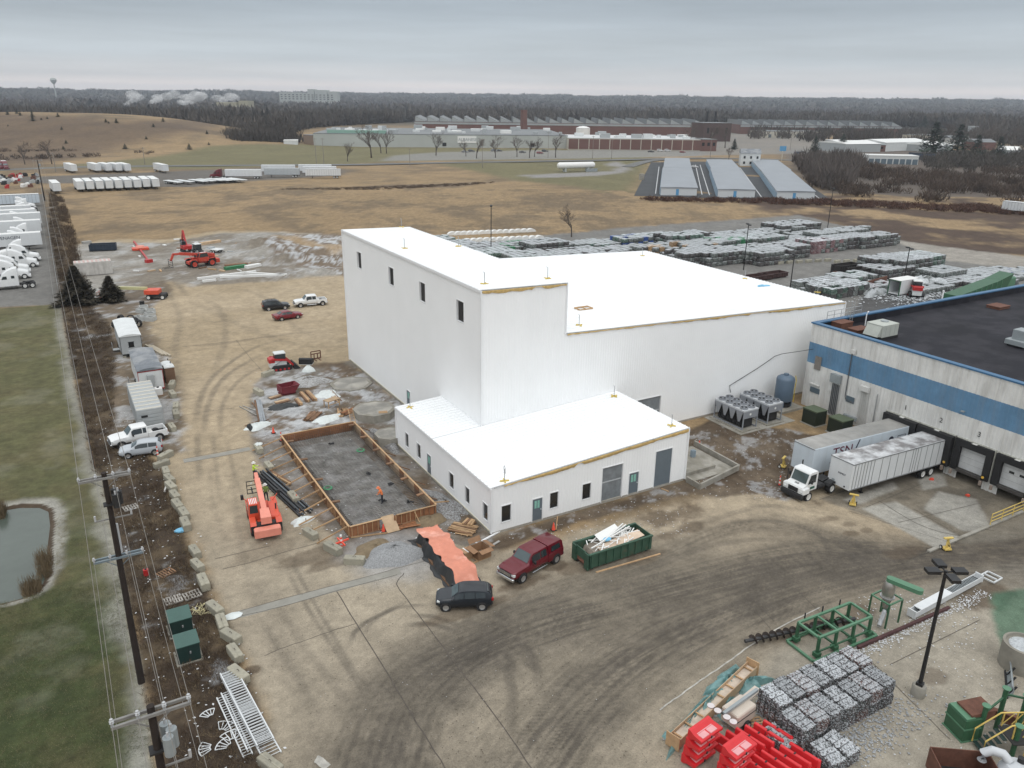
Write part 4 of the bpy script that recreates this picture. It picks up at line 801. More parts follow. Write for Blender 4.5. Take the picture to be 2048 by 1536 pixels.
p,h=spot(893,1222,963,1220,'L',.8);car('suv',P_NAVY,'dark slate crossover parked at the end of the orange tarp',p,h)
p,h=spot(247,897,318,881,'L',.87,PKOFF+.05);pickup(P_WHITE,'white extended-cab pickup with open bed beside a silver hatchback',p,h,cab=2.1,bed=1.9,crew=False,toolbox=True)
p,h=spot(258,917,310,910,'L',.78);car('hatch',P_SILVER,'silver two-door hatchback parked beside the white pickup',p,h)
p,h=spot(570,619,538,622,'R',.84);car('bigsuv',P_CHAR,'charcoal roof-racked estate car on the sandy lot',p,h,rails=True)
p,h=spot(596,637,563,642,'R',.8);car('sedan',P_CRIM,'crimson saloon car on the sandy lot',p,h)
p,h=spot(603,615,644,611,'L',.87,PKOFF);pickup(P_WHITE,'white pickup facing the charcoal estate on the sandy lot',p,h,toolbox=True)

# ---- box trailers and tractors
TRW=M('trailer_white',(.66,.68,.69),rough=.45,var=.06,scale=.6,streak=.15);TRB=M('trailer_pale_blue',(.55,.61,.66),rough=.5,var=.07,scale=.5,streak=.2);TRG=M('trailer_grey',(.42,.45,.47),rough=.5,var=.1,streak=.2);ROOFG=M('aluminium_roof',(.36,.35,.33),rough=.45,metal=.3,var=.3,scale=.4,streak=0);RIBM=M('aluminium_post',(.30,.31,.32),rough=.4,metal=.5,var=.1);FRAME=M('black_frame',(.02,.02,.021),rough=.7,var=.2)
def trailer(label,pos,rz,L=14.6,box=TRW,roof=None,ribs='even',wheels=True,group=None,H=2.85,zb=1.1,tilt=0.):
    """van trailer: origin on the ground below the middle of the front face, body extends to -x"""
    t=thing('box_trailer',label,'trailer',pos,rz,group);t.rotation_euler=(0,tilt,rz)
    MB().cbox(-L,0,-1.28,1.28,zb,zb+H,.05).build('box_body',box,t);rf=MB()
    k=24;vs=[]
    for i in range(k+1):x=-L+.04+(L-.08)*i/k;vs+=[(x,y,zb+H+.012+(.03 if i%2 else 0)-abs(y)*.01)for y in(-1.22,0,1.22)]
    rf.add(vs,[(3*i+j,3*i+j+1,3*i+3+j+1,3*i+3+j)for i in range(k)for j in range(2)]).build('roof_sheet',roof or box,t)
    if ribs:
        ps=[i*L/15 for i in range(1,15)]if ribs=='even' else[.3,.75,1.2,1.65,2.1,2.6,3.1,4.3,5.5,6.7,7.9,9.1,9.5,9.9,10.4,11.4,12.4,13.5]
        for sg in(-1,1):
            for q in ps:MB().box(-q-.035,-q+.035,min(sg*1.28,sg*1.30),max(sg*1.28,sg*1.30),zb+.05,zb+H-.08).build('side_post',RIBM,t)
            for z in(zb,zb+H-.1):MB().box(-L,0,min(sg*1.281,sg*1.315),max(sg*1.281,sg*1.315),z,z+.1).build('side_rail',RIBM,t)
    MB().box(-L+.3,-.5,-.5,.5,zb-.22,zb-.01).build('chassis',FRAME,t)
    for x in(-.03,-L-.02):MB().box(x,x+.05,-1.26,1.26,zb+H-.12,zb+H-.02).build('header',RIBM,t)
    for y in(-.62,.02):MB().box(-L-.03,-L-.002,y,y+.6,zb+.08,zb+H-.16).build('rear_door',box,t)
    if wheels:
        for x in(-L+1.6,-L+2.9):
            for sg in(-1,1):wheel(t,x,sg*1.05,.5,.5,STEELR)
        for sg in(-1,1):MB().bar((-2.9,sg*.6,zb-.1),(-2.9,sg*.6,.1),.12).obox((-2.9,sg*.6,.05),(.3,.3,.1)).build('landing_leg',FRAME,t)
        MB().bar((-L+.1,-1.0,.6),(-L+.1,1.0,.6),.12).bar((-L+.1,-.5,.6),(-L+.1,-.5,zb),.1).bar((-L+.1,.5,.6),(-L+.1,.5,zb),.1).build('rear_guard',FRAME,t)
    return t
gd=lambda x,y:float(dock_h(np.array([x]),np.array([y]))[0])
# the two trailers backed into docks 1 and 2; rear on the dock, front on its legs (model front = +x turned to -x)
t1=trailer('pale blue van trailer with dark red lettering backed into dock 1',(32.75,DOCKS[0],-.72),PI,14.9,TRB,ROOFG,None,tilt=-.034,H=2.75,zb=1.08)
t2=trailer('white van trailer with grey side posts backed into dock 2',(33.3,DOCKS[1],-.76),PI,14.6,TRW,M('frosty_roof',(.50,.51,.52),rough=.5,var=.3,scale=.8,col2=(.2,.19,.19),c2scale=.6),'mixed',tilt=-.034,H=2.75,zb=1.08)
INKR=M('dark_red_ink',(.11,.01,.03),rough=.5,var=0);INKB=M('navy_ink',(.03,.035,.06),rough=.5,var=0);INKG=M('grey_ink',(.22,.25,.28),rough=.5,var=0)
# lettering on trailer 1's visible side (its local +y side looks to world -y)
o=text('TSN',1.35,INKR,t1,(-4.3,1.296,2.5),(PI/2,0,PI),'lettering');o.scale=(1.25,1,1);sh=MB().bar((-6.1,1.3,2.3),(-6.75,1.3,3.75),.02,.16);sh.build('swoosh',INKB,t1)
MB().bar((-2.5,1.3,1.93),(-6.2,1.3,1.93),.02,.05).build('underline',INKG,t1);text('DISTRIBUTION',.38,INKG,t1,(-4.4,1.296,1.5),(PI/2,0,PI));text('BOX',.3,INKB,t1,(.012,.55,1.35),(PI/2,0,PI/2))
MB().cyl((-12.0,1.29,2.75),(-12.0,1.3,2.75),.42,n=12).build('emblem',INKB,t1);MB().cyl((-12.0,1.3,2.7),(-12.0,1.306,2.7),.16,n=8).build('emblem_spot',TRB,t1);fr=MB()
for a,b in(((-13.1,2.45),(-14.4,2.45)),((-13.1,3.05),(-14.4,3.05)),((-13.1,2.45),(-13.1,3.05)),((-14.4,2.45),(-14.4,3.05))):fr.bar((a[0],1.3,a[1]),(b[0],1.3,b[1]),.02,.05)
fr.build('outlined_sign',INKB,t1);text('EXPRESS',.22,INKG,t1,(-13.75,1.298,2.66),(PI/2,0,PI));text('FAMILY',.26,INKB,t2,(.012,.2,2.35),(PI/2,0,PI/2))
MB().cbox(.0,.06,-.75,-.45,1.25,1.6,.02).build('electric_box',GREY,t2);MB().cyl((.0,.7,1.3),(.05,.7,1.3),.08,n=8).build('air_coupling',PLAST,t2)
# ---- yard tractor
def yard_tractor():
    c0=at(1632,992,-.3);rz=PI+R(3);t=thing('yard_tractor','white single-cab yard tractor with black bumper beside the dock trailers','truck',(c0.x+.2,c0.y+1.1,gd(c0.x,c0.y)-.0),rz)
    MB().box(-3.3,2.3,-.45,.45,.55,.85).build('chassis',FRAME,t)
    cab=[(.55,1.0),(2.35,1.0),(2.35,1.55),(1.75,1.72),(1.35,2.75),(1.2,2.85),(.3,2.85),(.2,2.75),(.2,1.0)]
    MB().prism(cab,-.95,.95,'y').build('cab',P_WHITE,t,30);MB().cbox(1.5,2.42,-1.2,1.2,.95,1.5,.08).build('hood',P_WHITE,t)
    MB().add([(1.74,-.82,1.78),(1.74,.82,1.78),(1.39,.82,2.66),(1.39,-.82,2.66)],[(0,1,2,3)]).shift(.02,0,.01).build('windscreen',WSHIELD,t)
    for sg in(-1,1):
        MB().add([(.45,sg*.96,1.75),(1.6,sg*.96,1.75),(1.28,sg*.96,2.6),(.45,sg*.96,2.6)],[(0,1,2,3)]).build('window',CGLASS,t);MB().box(.55,1.2,min(sg*.955,sg*.97),max(sg*.955,sg*.97),1.15,1.4).build('door_sign',M('sign_green',(.02,.10,.07)),t)
        MB().cbox(2.36,2.5,sg*.9-.14,sg*.9+.14,1.05,1.22,.02).build('headlight',LAMP_M,t);MB().cbox(1.35,1.5,sg*1.25-.08,sg*1.25+.08,1.9,2.3,.02).build('mirror',PLAST,t);wheel(t,1.45,sg*1.0,.5,.3,STEELR);wheel(t,-1.95,sg*.95,.5,.58,STEELR)
        MB().prism([(-2.6,.9),(-2.5,1.15),(-1.95,1.25),(-1.4,1.15),(-1.3,.9),(-1.4,.9),(-1.95,1.12),(-2.5,.9)],sg*.95-.3,sg*.95+.3,'y').build('mudguard',FRAME,t)
    MB().cbox(2.3,2.62,-1.22,1.22,.45,.92,.05).build('bumper',FRAME,t);MB().cbox(2.43,2.46,-.55,.55,1.0,1.45,.02).build('grille',FRAME,t);MB().cyl((.1,-.98,.9),(.1,-.98,3.2),.07).build('exhaust',FRAME,t);MB().cyl((1.9,-1.15,1.5),(1.9,-1.15,2.7),.05).build('flag_post',PLAST,t)
    MB().obox((-1.9,0,1.15),(1.1,.9,.12),0,0,.12).build('fifth_wheel',FRAME,t);MB().obox((-.8,0,.98),(.9,1.5,.2)).build('deck_plate',FRAME,t);MB().cyl((-.3,.6,.85),(-1.3,.6,.85),.22,n=10).build('air_tank',FRAME,t);text('568',.3,NUMM,t,(2.434,-.05,1.24)if 0 else(2.05,0,1.66),(R(15),0,PI/2),'number')
yard_tractor()
def road_tractor(label,pos,rz,paint=P_WHITE,group='white tractors parked nose-out in the truck lot',sleeper=True):
    """conventional sleeper tractor, origin on ground under its middle, nose to +x"""
    t=thing('road_tractor',label,'truck',pos,rz,group)
    def rg(x,z0,z1,w,wt):return[(x,w,z0),(x,w,z0+(z1-z0)*.7),(x,wt,z1-.08),(x,wt*.8,z1),(x,-wt*.8,z1),(x,-wt,z1-.08),(x,-w,z0+(z1-z0)*.7),(x,-w,z0)]
    MB().loft([rg(3.55,.55,1.35,.72,.6),rg(3.35,.5,1.6,.95,.78),rg(2.4,.55,1.85,1.05,.85),rg(1.55,.9,2.05,1.1,.95)]).build('hood',paint,t,40)
    top=[rg(1.7,.7,2.1,1.12,1.0),rg(1.05,.7,2.95,1.2,1.0),rg(.2,.7,3.55,1.22,1.0),rg(-.8,.7,3.95,1.24,1.05),rg(-1.45,.7,3.98,1.24,1.05)]if sleeper else[rg(1.7,.7,2.1,1.12,1.0),rg(1.05,.7,2.8,1.2,1.0),rg(-.1,.7,2.9,1.2,1.0)]
    MB().loft(top).build('cab',paint,t,40);MB().box(-4.0,2.6,-.45,.45,.62,.92).build('chassis',FRAME,t)
    MB().add([(1.72,-.9,2.12),(1.72,.9,2.12),(1.1,.88,2.82),(1.1,-.88,2.82)],[(0,1,2,3)]).shift(.03,0,.03).build('windscreen',WSHIELD,t)
    for sg in(-1,1):
        MB().add([(.35,sg*1.235,2.0),(1.25,sg*1.215,2.0),(.95,sg*1.18,2.55),(.35,sg*1.2,2.55)],[(0,1,2,3)]).shift(0,sg*.02,0).build('window',CGLASS,t)
        if sleeper:MB().cbox(-.9,-.35,sg*1.24-.015,sg*1.24+.015,2.1,2.6,.01).build('sleeper_window',CGLASS,t)
        wheel(t,2.65,sg*1.0,.52,.32,STEELR)
        for x in(-2.3,-3.55):wheel(t,x,sg*.93,.52,.6,STEELR)
        MB().cyl((.9,sg*.95,.72),(-1.1,sg*.95,.72),.3,n=10).build('fuel_tank',CHROME,t);MB().cbox(3.3,3.5,sg*.75-.12,sg*.75+.12,1.0,1.2,.02).build('headlight',LAMP_M,t)
    MB().cbox(3.35,3.75,-1.15,1.15,.4,.75,.08).build('bumper',paint,t);MB().obox((-2.9,0,1.1),(1.0,.9,.12),0,0,.1).build('fifth_wheel',FRAME,t);return t
# ================================================================ CONSTRUCTION SITE
TIMB=M('timber_new',(.43,.28,.155),rough=.85,var=.22,scale=2.2,rnd=.18);TIMBO=M('timber_weathered',(.20,.115,.065),rough=.9,var=.35,scale=2.5,rnd=.25);PLYO=M('formply_orange',(.27,.12,.055),rough=.8,var=.3,scale=1.5,rnd=.2);PLYP=M('ply_pale',(.46,.33,.21),rough=.85,var=.2,scale=1.5,rnd=.15)
STEELD=M('dark_steel',(.045,.045,.047),rough=.55,metal=.4,var=.25,rnd=.2);REBAR=M('rebar',(.075,.06,.05),rough=.8,var=.3);BLOCKM=M('block_concrete',(.33,.31,.245),rough=.92,var=.22,scale=1.6,bump=.3,bscale=12,rnd=.12,col2=(.24,.23,.19),c2scale=.9);CONCM=M('cast_concrete',(.30,.285,.25),rough=.9,var=.22,scale=.9,bump=.2,bscale=8,col2=(.22,.205,.17),c2scale=.5)
ORANGE=M('machine_orange',(.62,.085,.04),rough=.45,var=.12,scale=1.5);SALMON=M('faded_orange',(.72,.26,.19),rough=.5,var=.12,scale=1.2);RED=M('machine_red',(.42,.022,.022),rough=.42,var=.12);HIVIS=M('hivis_lime',(.55,.75,.08),rough=.8,var=.1);HIVO=M('hivis_orange',(.75,.20,.06),rough=.8,var=.12);SKIN=M('skin',(.42,.25,.18),rough=.6,var=.05);DENIM=M('dark_workwear',(.028,.03,.04),rough=.9,var=.2);HATW=M('white_hat',(.75,.75,.73),rough=.35,var=0);CONE_M=M('cone_orange',(.78,.09,.05),rough=.5,var=.1)
# ---- concrete blocks
bm_=MB();bm_.cbox(-.85,.85,-.32,.32,0,.6,.05);BLK=bm_.mesh('concrete_block',BLOCKM);RING=MB().tube([(.12*math.cos(a*PI/6),0,.6+.10*math.sin(a*PI/6))for a in range(7)],.018,5).mesh('lifting_loop',REBAR);SEAM=MB().box(-.86,.86,-.035,.035,.56,.625).mesh('top_key',BLOCKM)
def block(x,y,rz,label,group,s=1.,z=0.,pocket=True):
    t=thing('concrete_block',label,'concrete block',(x,y,z),rz,group);t.scale=(s,s,s);obj('body',BLK,t);obj('lifting_loop',RING,t)
    if pocket:obj('top_key',SEAM,t)
def blocks(lst,label,group):
    for i,(u,v,a)in enumerate(lst):p=at(u,v,.3);block(p.x,p.y,R(a)+random.uniform(-.1,.1),label,group,random.uniform(.9,1.08),pocket=i%2==0)
blocks([(323,927,20),(332,943,95),(339,958,100),(342,973,105),(350,991,100),(355,1010,95),(368,1027,100),(371,1048,92),(390,1103,95),(395,1130,98),(407,1164,93),(430,1217,112),(444,1247,95),(462,1273,112),(470,1306,95),(477,1349,108),(541,1530,112)],'weathered concrete block in the line edging the brush strip','concrete blocks along the brush strip')
blocks([(344,769,70),(345,788,95),(352,813,85),(352,828,85),(344,854,92),(331,911,40)],'pale concrete block standing by the site cabins and container','concrete blocks by the site cabins')
blocks([(517,897,98),(538,932,98),(587,995,98),(621,1067,112),(666,1097,112),(709,1120,150)],'concrete block in the line beside the timber formwork','concrete blocks beside the formwork');blocks([(536,747,25),(517,784,100)],'concrete block at the edge of the frosty dirt near the track loader','concrete blocks near the track loader')
# ---- timber formwork, with a reinforced mat inside
FX0,FX1,FY0,FY1,FZ=-10.6,-2.68,5.4,27.1,1.02
fw_=thing('timber_formwork','rectangular orange plywood formwork around a reinforced foundation pit','formwork')
def form_side(a,b,out,gap=None):
    a,b=Vector(a),Vector(b);L=(b-a).length;d=(b-a)/L;o=Vector(out);k=round(L/1.22);w=L/k;ang=math.atan2(d.y,d.x)
    for i in range(k):
        c=a+d*((i+.5)*w)
        if gap and gap[0]<(i+.5)*w<gap[1]:continue
        MB().obox((c.x,c.y,FZ/2),(w-.012,.02,FZ-.02),ang).build('ply_panel',PLYP if(out==(1,0,0)and i%3)else PLYO,fw_)
        for q in(.12,.5,.88):
            s=a+d*((i+q)*w)+o*.055;MB().obox((s.x,s.y,FZ/2-.02),(.045,.09,FZ-.06),ang).build('stud',TIMB if(i+int(q*9))%3 else TIMBO,fw_)
    segs=[(0,L)]if not gap else[(0,gap[0]),(gap[1],L)]
    for s0,s1 in segs:MB().bar(a+d*s0+o*.05+V(0,0,FZ+.02),a+d*s1+o*.05+V(0,0,FZ+.02),.16,.045).build('top_plate',TIMB,fw_)
    MB().bar(a+o*.05+V(0,0,.03),b+o*.05+V(0,0,.03),.12,.045).build('sole_plate',TIMBO,fw_)
form_side((FX0,FY0,0),(FX0,FY1,0),(-1,0,0));form_side((FX1,FY0,0),(FX1,FY1,0),(1,0,0));form_side((FX0,FY1,0),(FX1,FY1,0),(0,1,0));form_side((FX0,FY0,0),(FX1,FY0,0),(0,-1,0),(2.9,4.2))
for i in range(12):
    y=FY0+.3+i*1.9;MB().bar((FX0-.1,y,FZ-.08),(FX0-2.6-random.uniform(0,.7),y+random.uniform(-.25,.25),.1),.05,.12).build('brace',TIMB,fw_);MB().bar((FX0-2.55,y+.1,-.1),(FX0-2.55,y+.1,.45),.05).build('stake',TIMBO,fw_)
for i in range(6):y=FY0+2+i*3.7;MB().bar((FX1+.12,y,FZ-.15),(FX1+1.5,y,.08),.05,.1).build('brace',TIMBO,fw_);MB().obox((FX1-.35,y+.6,FZ-.08),(.75,.3,.12),random.uniform(-.2,.2)).build('corner_block',TIMBO,fw_)
for i in range(4):y=FY0+5+i*5.;MB().obox((FX0+.4,y,FZ-.1),(.8,.3,.12),random.uniform(-.2,.2)).build('corner_block',TIMBO,fw_)
MB().bar((FX1-2.1,FY0-.12,FZ-.05),(FX1-1.9,FY0-.9,.05),.05,.09).build('brace',TIMB,fw_);MB().bar((FX0,FY0-.2,.1),(FX0+3.0,FY0-.9,.06),.05,.12).build('kicker',TIMB,fw_);MB().bar((FX1,FY0+.4,FZ+.06),(FX1+1.6,FY0+.7,FZ-.4),.05,.12).build('kicker',TIMB,fw_)
MB().obox((FX0+3.55,FY0-.15,.42),(1.15,1.7,.03),0,R(30)).build('ramp_board',PLYP,fw_)
slab=MB();nxs,nys=26,64;vs=[]
for j in range(nys+1):
    for i in range(nxs+1):x=FX0+.9+(FX1-FX0-1.8)*i/nxs;y=FY0+.15+(FY1-FY0-1.5)*j/nys;e=min(i,nxs-i,(nys-j))/2.;vs.append((x,y,.16*min(1,e)-.12+.05*random.random()))
slab.add(vs,[(j*(nxs+1)+i,j*(nxs+1)+i+1,(j+1)*(nxs+1)+i+1,(j+1)*(nxs+1)+i)for j in range(nys)for i in range(nxs)]);tag(slab.build('mud_slab',M('mud_slab',(.15,.14,.128),rough=.95,var=.5,scale=1.2,bump=.8,bscale=9,col2=(.26,.255,.25),c2scale=.5,c2lo=.45,c2hi=.62),fw_,True),kind='stuff')
rb=MB()
for i in range(int((FX1-FX0-1.2)/.31)):x=FX0+.6+i*.31;rb.bar((x,FY0+.2,.17),(x,FY1-.2,.17),.027)
for j in range(int((FY1-FY0-.6)/.31)):y=FY0+.3+j*.31;rb.bar((FX0+.3,y,.195),(FX1-.3,y,.195),.027)
tag(rb.build('rebar_mat',M('frosty_rebar',(.22,.215,.205),rough=.8,var=.8,scale=.9),fw_),kind='stuff');rb=MB()
for j in range(int((FY1-FY0)/.22)):
    for x in(FX0+.22,FX1-.22):rb.bar((x,FY0+.1+j*.22,.05),(x,FY0+.1+j*.22,.93),.018)
for i in range(int((FX1-FX0)/.22)):rb.bar((FX0+.1+i*.22,FY1-.22,.05),(FX0+.1+i*.22,FY1-.22,.93),.018).bar((FX0+.1+i*.22,FY1-.22,.5),(FX0+.1+i*.22,FY1-1.1,.2),.018)
for z in(.3,.5,.7,.88):
    for x in(FX0+.25,FX1-.25,FX1-.5):rb.bar((x,FY0+.2,z),(x,FY1-.3,z),.018)
    rb.bar((FX0+.2,FY1-.25,z),(FX1-.2,FY1-.25,z),.018)
tag(rb.build('rebar_cage',REBAR,fw_),kind='stuff')
for x,y,lab in((-9.6,14.6,'small coil of green hose inside the formwork by its left side'),(-4.0,21.2,'loose coil of green hose inside the formwork near its right side')):
    tag(MB().tube([((.42-.05*(a//12))*math.cos(a*PI/6),(.42-.05*(a//12))*math.sin(a*PI/6),.03+.02*(a//12))for a in range(37)],.03,5).build('hose_coil',M('hose_green',(.07,.28,.14),rough=.5),loc=(x,y,.21)),lab,'hose')
for x,y in((-6.1,24.2),(-5.2,15.7),(-6.0,9.8),(-4.0,12.5),(-3.9,8.4)):
    b=MB()
    for k in range(4):b.obox((random.uniform(-.2,.2),random.uniform(-.2,.2),.05),(random.uniform(.2,.5),.15,.08),random.uniform(0,3))
    tag(b.build('offcut_heap',PLAST,loc=(x,y,.21)),'small black heap of ties on the reinforcing mat','debris','black debris on the mat')
# ---- octagonal foundations
def octagon(x,y,r,h,label,mat=CONCM):
    poly=[(r*math.cos(PI/8+k*PI/4),r*math.sin(PI/8+k*PI/4))for k in range(8)];t=thing('octagonal_foundation',label,'foundation',(x,y,0));MB().prism(poly,-.2,h).build('plinth',mat,t)
    MB().prism([(a*.82,b*.82)for a,b in poly],h+.002,h+.012).build('trowelled_top',M('trowelled_top',(.25,.24,.215),rough=.6,var=.3,scale=.5,col2=(.36,.34,.3),c2scale=.35),t)
octagon(2.1,41.7,2.75,.12,'flush octagonal concrete base in the frosty dirt by tower');octagon(1.0,30.3,2.55,.85,'raised octagonal concrete base with a ladder leaning on it');octagon(-.15,22.4,1.75,.95,'part-hidden octagonal concrete base tucked against the annex')
def ladder(a,b,label,w=.42,mat=TIMB):
    a,b=Vector(a),Vector(b);d=(b-a);L=d.length;d/=L;s=d.cross(V(0,0,1)).normalized()*(w/2);t=thing('ladder',label,'ladder',tuple(a));z=Vector((0,0,0))
    for sg in(-1,1):MB().bar(s*sg,d*L+s*sg,.05,.09).build('rail',mat,t)
    for k in range(1,int(L/.32)):MB().bar(d*(k*.32)-s,d*(k*.32)+s,.04,.04).build('rung',mat,t)
ladder((-2.4,27.6,.05),(-1.55,31.5,.92),'timber ladder leaning on the raised octagonal base',.5);p=at(576,998);ladder((p.x,p.y,.12),(p.x+.9,p.y-3.6,.12),'aluminium ladder lying beside the formwork braces',.45,M('pale_aluminium',(.52,.50,.45),rough=.5,var=.1))
MB_SL=MB().cbox(-.5,.5,-.3,.3,0,.06,.02);p=at(737,820,.86);tag(MB_SL.build('timber_board',TIMB,loc=(1.4,28.6,.865),rz=-.3),'single short board lying on the raised octagonal base','board')
# ---- loose timber, sheets, steel on the dirt
def lumber(label,u,v,n,L,rz,w=.09,h=.05,mat=TIMB,layers=1,spread=.0,jit=.06,cat='timber',z0=.02,group=None):
    p=at(u,v);t=thing('timber_stack',label,cat,(p.x,p.y,z0),R(rz),group)
    for l in range(layers):
        for i in range(n):
            MB().obox((random.uniform(-.1,.1)*L*.3,(i-(n-1)/2)*(w+.01+spread)+random.uniform(-.02,.02),h*(l+.5)+l*.002),(L*random.uniform(.92,1.05),w,h),random.uniform(-jit,jit)).build('board',mat if(i+l)%4 else TIMBO,t)
    return t
LH=math.degrees(head(597,785,618,808));lumber('three boxed timber beams side by side on frosty dirt, shortest of three',597,806,3,1.9,LH,.16,.3,TIMB,1,.0,.01);lumber('long boxed timber beams in the middle of three bundles',609,796,3,3.2,LH,.16,.3,TIMB,1,.0,.01);lumber('long boxed timber beams beside the white sheet',622,794,3,3.4,LH,.16,.3,TIMB,1,.0,.01)
lumber('fan of loose pale studs on the frosty dirt by saw bench',668,793,5,4.2,LH,.1,.06,TIMB,1,.06,.06);lumber('loose planks stacked crosswise between bench and formwork',684,826,6,2.6,60,.13,.05,TIMB,2,.05,.25);lumber('dark reddish plank pile beside the raised octagonal base',700,824,6,2.2,25,.13,.05,PLYO,3,.04,.1);lumber('brown plank pile against the white bundle',625,834,7,2.6,50,.14,.05,TIMBO,4,.03,.12)
lumber('long grey tin-wrapped bundle on the dirt edge',520,825,4,7.5,math.degrees(head(514,800,523,845)),.2,.3,M('grey_metal_sheet',(.30,.32,.34),rough=.45,metal=.4,var=.2),1,.0,.015,'metal sheets');lumber('crossed poles lying beside the grey bundle',505,820,3,4.2,115,.1,.08,M('grey_pole',(.28,.27,.25)),1,.45,.5,'poles');lumber('pale plank flat on dirt beside the red tipping skip',552,794,2,1.8,20,.4,.06,PLYP);lumber('plywood offcut sheet on frosty dirt',565,803,2,1.9,10,.45,.05,PLYP);lumber('stack of pale planks on a timber pallet by annex corner',925,1060,7,2.3,130,.15,.07,TIMB,3,.05,.16);lumber('short timber block stack behind the plank pallet',938,1050,4,1.0,40,.2,.12,TIMB,3,.02,.2)
lumber('red-brown scrap boards against the formwork front',815,1050,5,2.0,5,.16,.05,PLYO,2,.06,.3);lumber('timber beam pair lying between blocks and braces',560,957,2,3.6,108,.2,.2,TIMB,1,.02,.03);lumber('weathered planks lying at the road edge of the dirt',515,848,3,3.0,15,.12,.05,TIMBO,1,.5,.3)
p=at(565,985);t=thing('steel_bundle','long dark steel sections stacked beside the telehandler','steel beams',(p.x,p.y,0),R(98.5))
for i in range(9):
    for l in range(2 if i%2 else 1):MB().obox((random.uniform(-.6,.6),(i-4)*.17,.12+l*.17),(9.5,.13,.15),random.uniform(-.012,.012)).build('section',STEELD if i%3 else M('blue_grey_steel',(.11,.125,.14),rough=.5,metal=.3,var=.15),t)
for x in(-3,0,3):MB().obox((x,0,.02),(.1,1.9,.06)).build('bearer',TIMBO,t)
def blob(name,label,cat,u,v,rx,ry,h,mat,seed=0,rz=0.,n=18,rough=.3,z=0.):
    """crumpled cover / heap: radial mesh with folds"""
    rn=random.Random(seed);b=MB();rings=7;vs=[];ph=[rn.uniform(0,6)for _ in range(4)]
    for j in range(rings+1):
        q=j/rings
        for i in range(n):
            a=2*PI*i/n;rr=q*(1+rough*.5*math.sin(3*a+ph[0])+rough*.4*math.sin(5*a+ph[1]));zz=h*(1-q**2.2)*(1+rough*rn.uniform(-.5,.5))+rough*h*.25*math.sin(7*a+ph[2])*q*(1-q)*3;vs.append((rx*rr*math.cos(a),ry*rr*math.sin(a),max(.01,zz)if j<rings else-.03))
    b.add(vs,[(j*n+i,j*n+(i+1)%n,(j+1)*n+(i+1)%n,(j+1)*n+i)for j in range(rings)for i in range(n)]);p=at(u,v,z);return tag(b.build(name,mat,loc=(p.x,p.y,z),rz=rz,smooth=60),label,cat)
WPLAS=M('white_poly',(.62,.66,.65),rough=.45,var=.15,scale=2,bump=.4,bscale=5);BPLAS=M('black_poly',(.022,.024,.026),rough=.42,var=.3,scale=2,bump=.5,bscale=5);GRAV=M('grey_gravel',(.27,.275,.28),rough=.95,var=.45,scale=9,bump=1.,bscale=22)
blob('wrapped_bundle','white polythene bundle at the road edge beside a black sack','bundle',515,854,1.6,.8,.5,WPLAS,1,.2);blob('black_sack','black plastic sack at the end of the white bundle','sack',500,858,.35,.6,.6,BPLAS,2,.2);blob('black_sheeting','crumpled black sheeting on the frosty dirt','sheeting',565,814,1.9,.8,.4,BPLAS,3,-.1);blob('wrapped_bundle','pale wrapped sheet bundle behind the formwork','bundle',655,838,1.9,1.1,.3,WPLAS,4,.3);blob('wrapped_bundle','small white wrapped bundle on frosty dirt behind the red skip','bundle',617,741,.8,.9,.7,WPLAS,5);blob('white_sheet','white sheet spread among the pale studs','sheet',655,789,1.4,1.8,.12,WPLAS,6);blob('wrapped_bag','silver-white bag lying by the concrete block and ladder','bag',604,1043,1.1,.6,.4,WPLAS,7,.2);blob('wrapped_sheet','white scrap of wrap on top of a road edge block','sheet',517,888,.4,.4,.15,WPLAS,8,z=.6)
blob('gravel_heap','grey gravel heap on the paving beside the tarpaulin','gravel heap',787,1112,2.5,1.75,.95,GRAV,9,-.2,40,.2);blob('dirt_heap','low brown dirt heap behind the gravel','dirt heap',752,1098,2.,1.4,.4,M('brown_dirt',(.19,.145,.09),rough=.95,var=.3,scale=3,bump=.8,bscale=12),10,0,30,.25);blob('dirt_heap','frosted rubble heap beside the red tipping skip','dirt heap',620,765,2.4,1.8,.7,M('frosty_rubble',(.17,.15,.13),rough=.95,var=.5,scale=4,bump=1.,bscale=14,frost=.7),11,0,34,.35);blob('dirt_heap','dark soil ridge between the annex and the formwork','dirt heap',890,1010,1.2,3.4,.5,M('dark_soil',(.055,.04,.03),rough=.95,var=.5,scale=3,bump=1.,bscale=14,frost=.5),12,.05,30,.4);blob('dirt_heap','dark soil ridge behind the formwork by the octagonal bases','dirt heap',775,880,1.3,3.2,.7,MATS['dark_soil'],13,.0,30,.4);blob('dirt_heap','small brown mound at the front right of the formwork','dirt heap',860,1042,1.5,1.2,.4,MATS['brown_dirt'],14,0,26,.3)
# saw bench
p=at(664,812);t=thing('saw_bench','timber saw bench standing on stained dirt','workbench',(p.x,p.y,0),R(20));MB().cbox(-.9,.9,-.5,.5,.82,.9,.02).build('top',PLYP,t)
for x in(-.8,.8):
    for y in(-.42,.42):MB().bar((x,y,0),(x,y,.82),.09).build('leg',TIMB,t)
MB().bar((-.8,-.42,.4),(.8,-.42,.4),.04,.09).build('stretcher',TIMB,t)
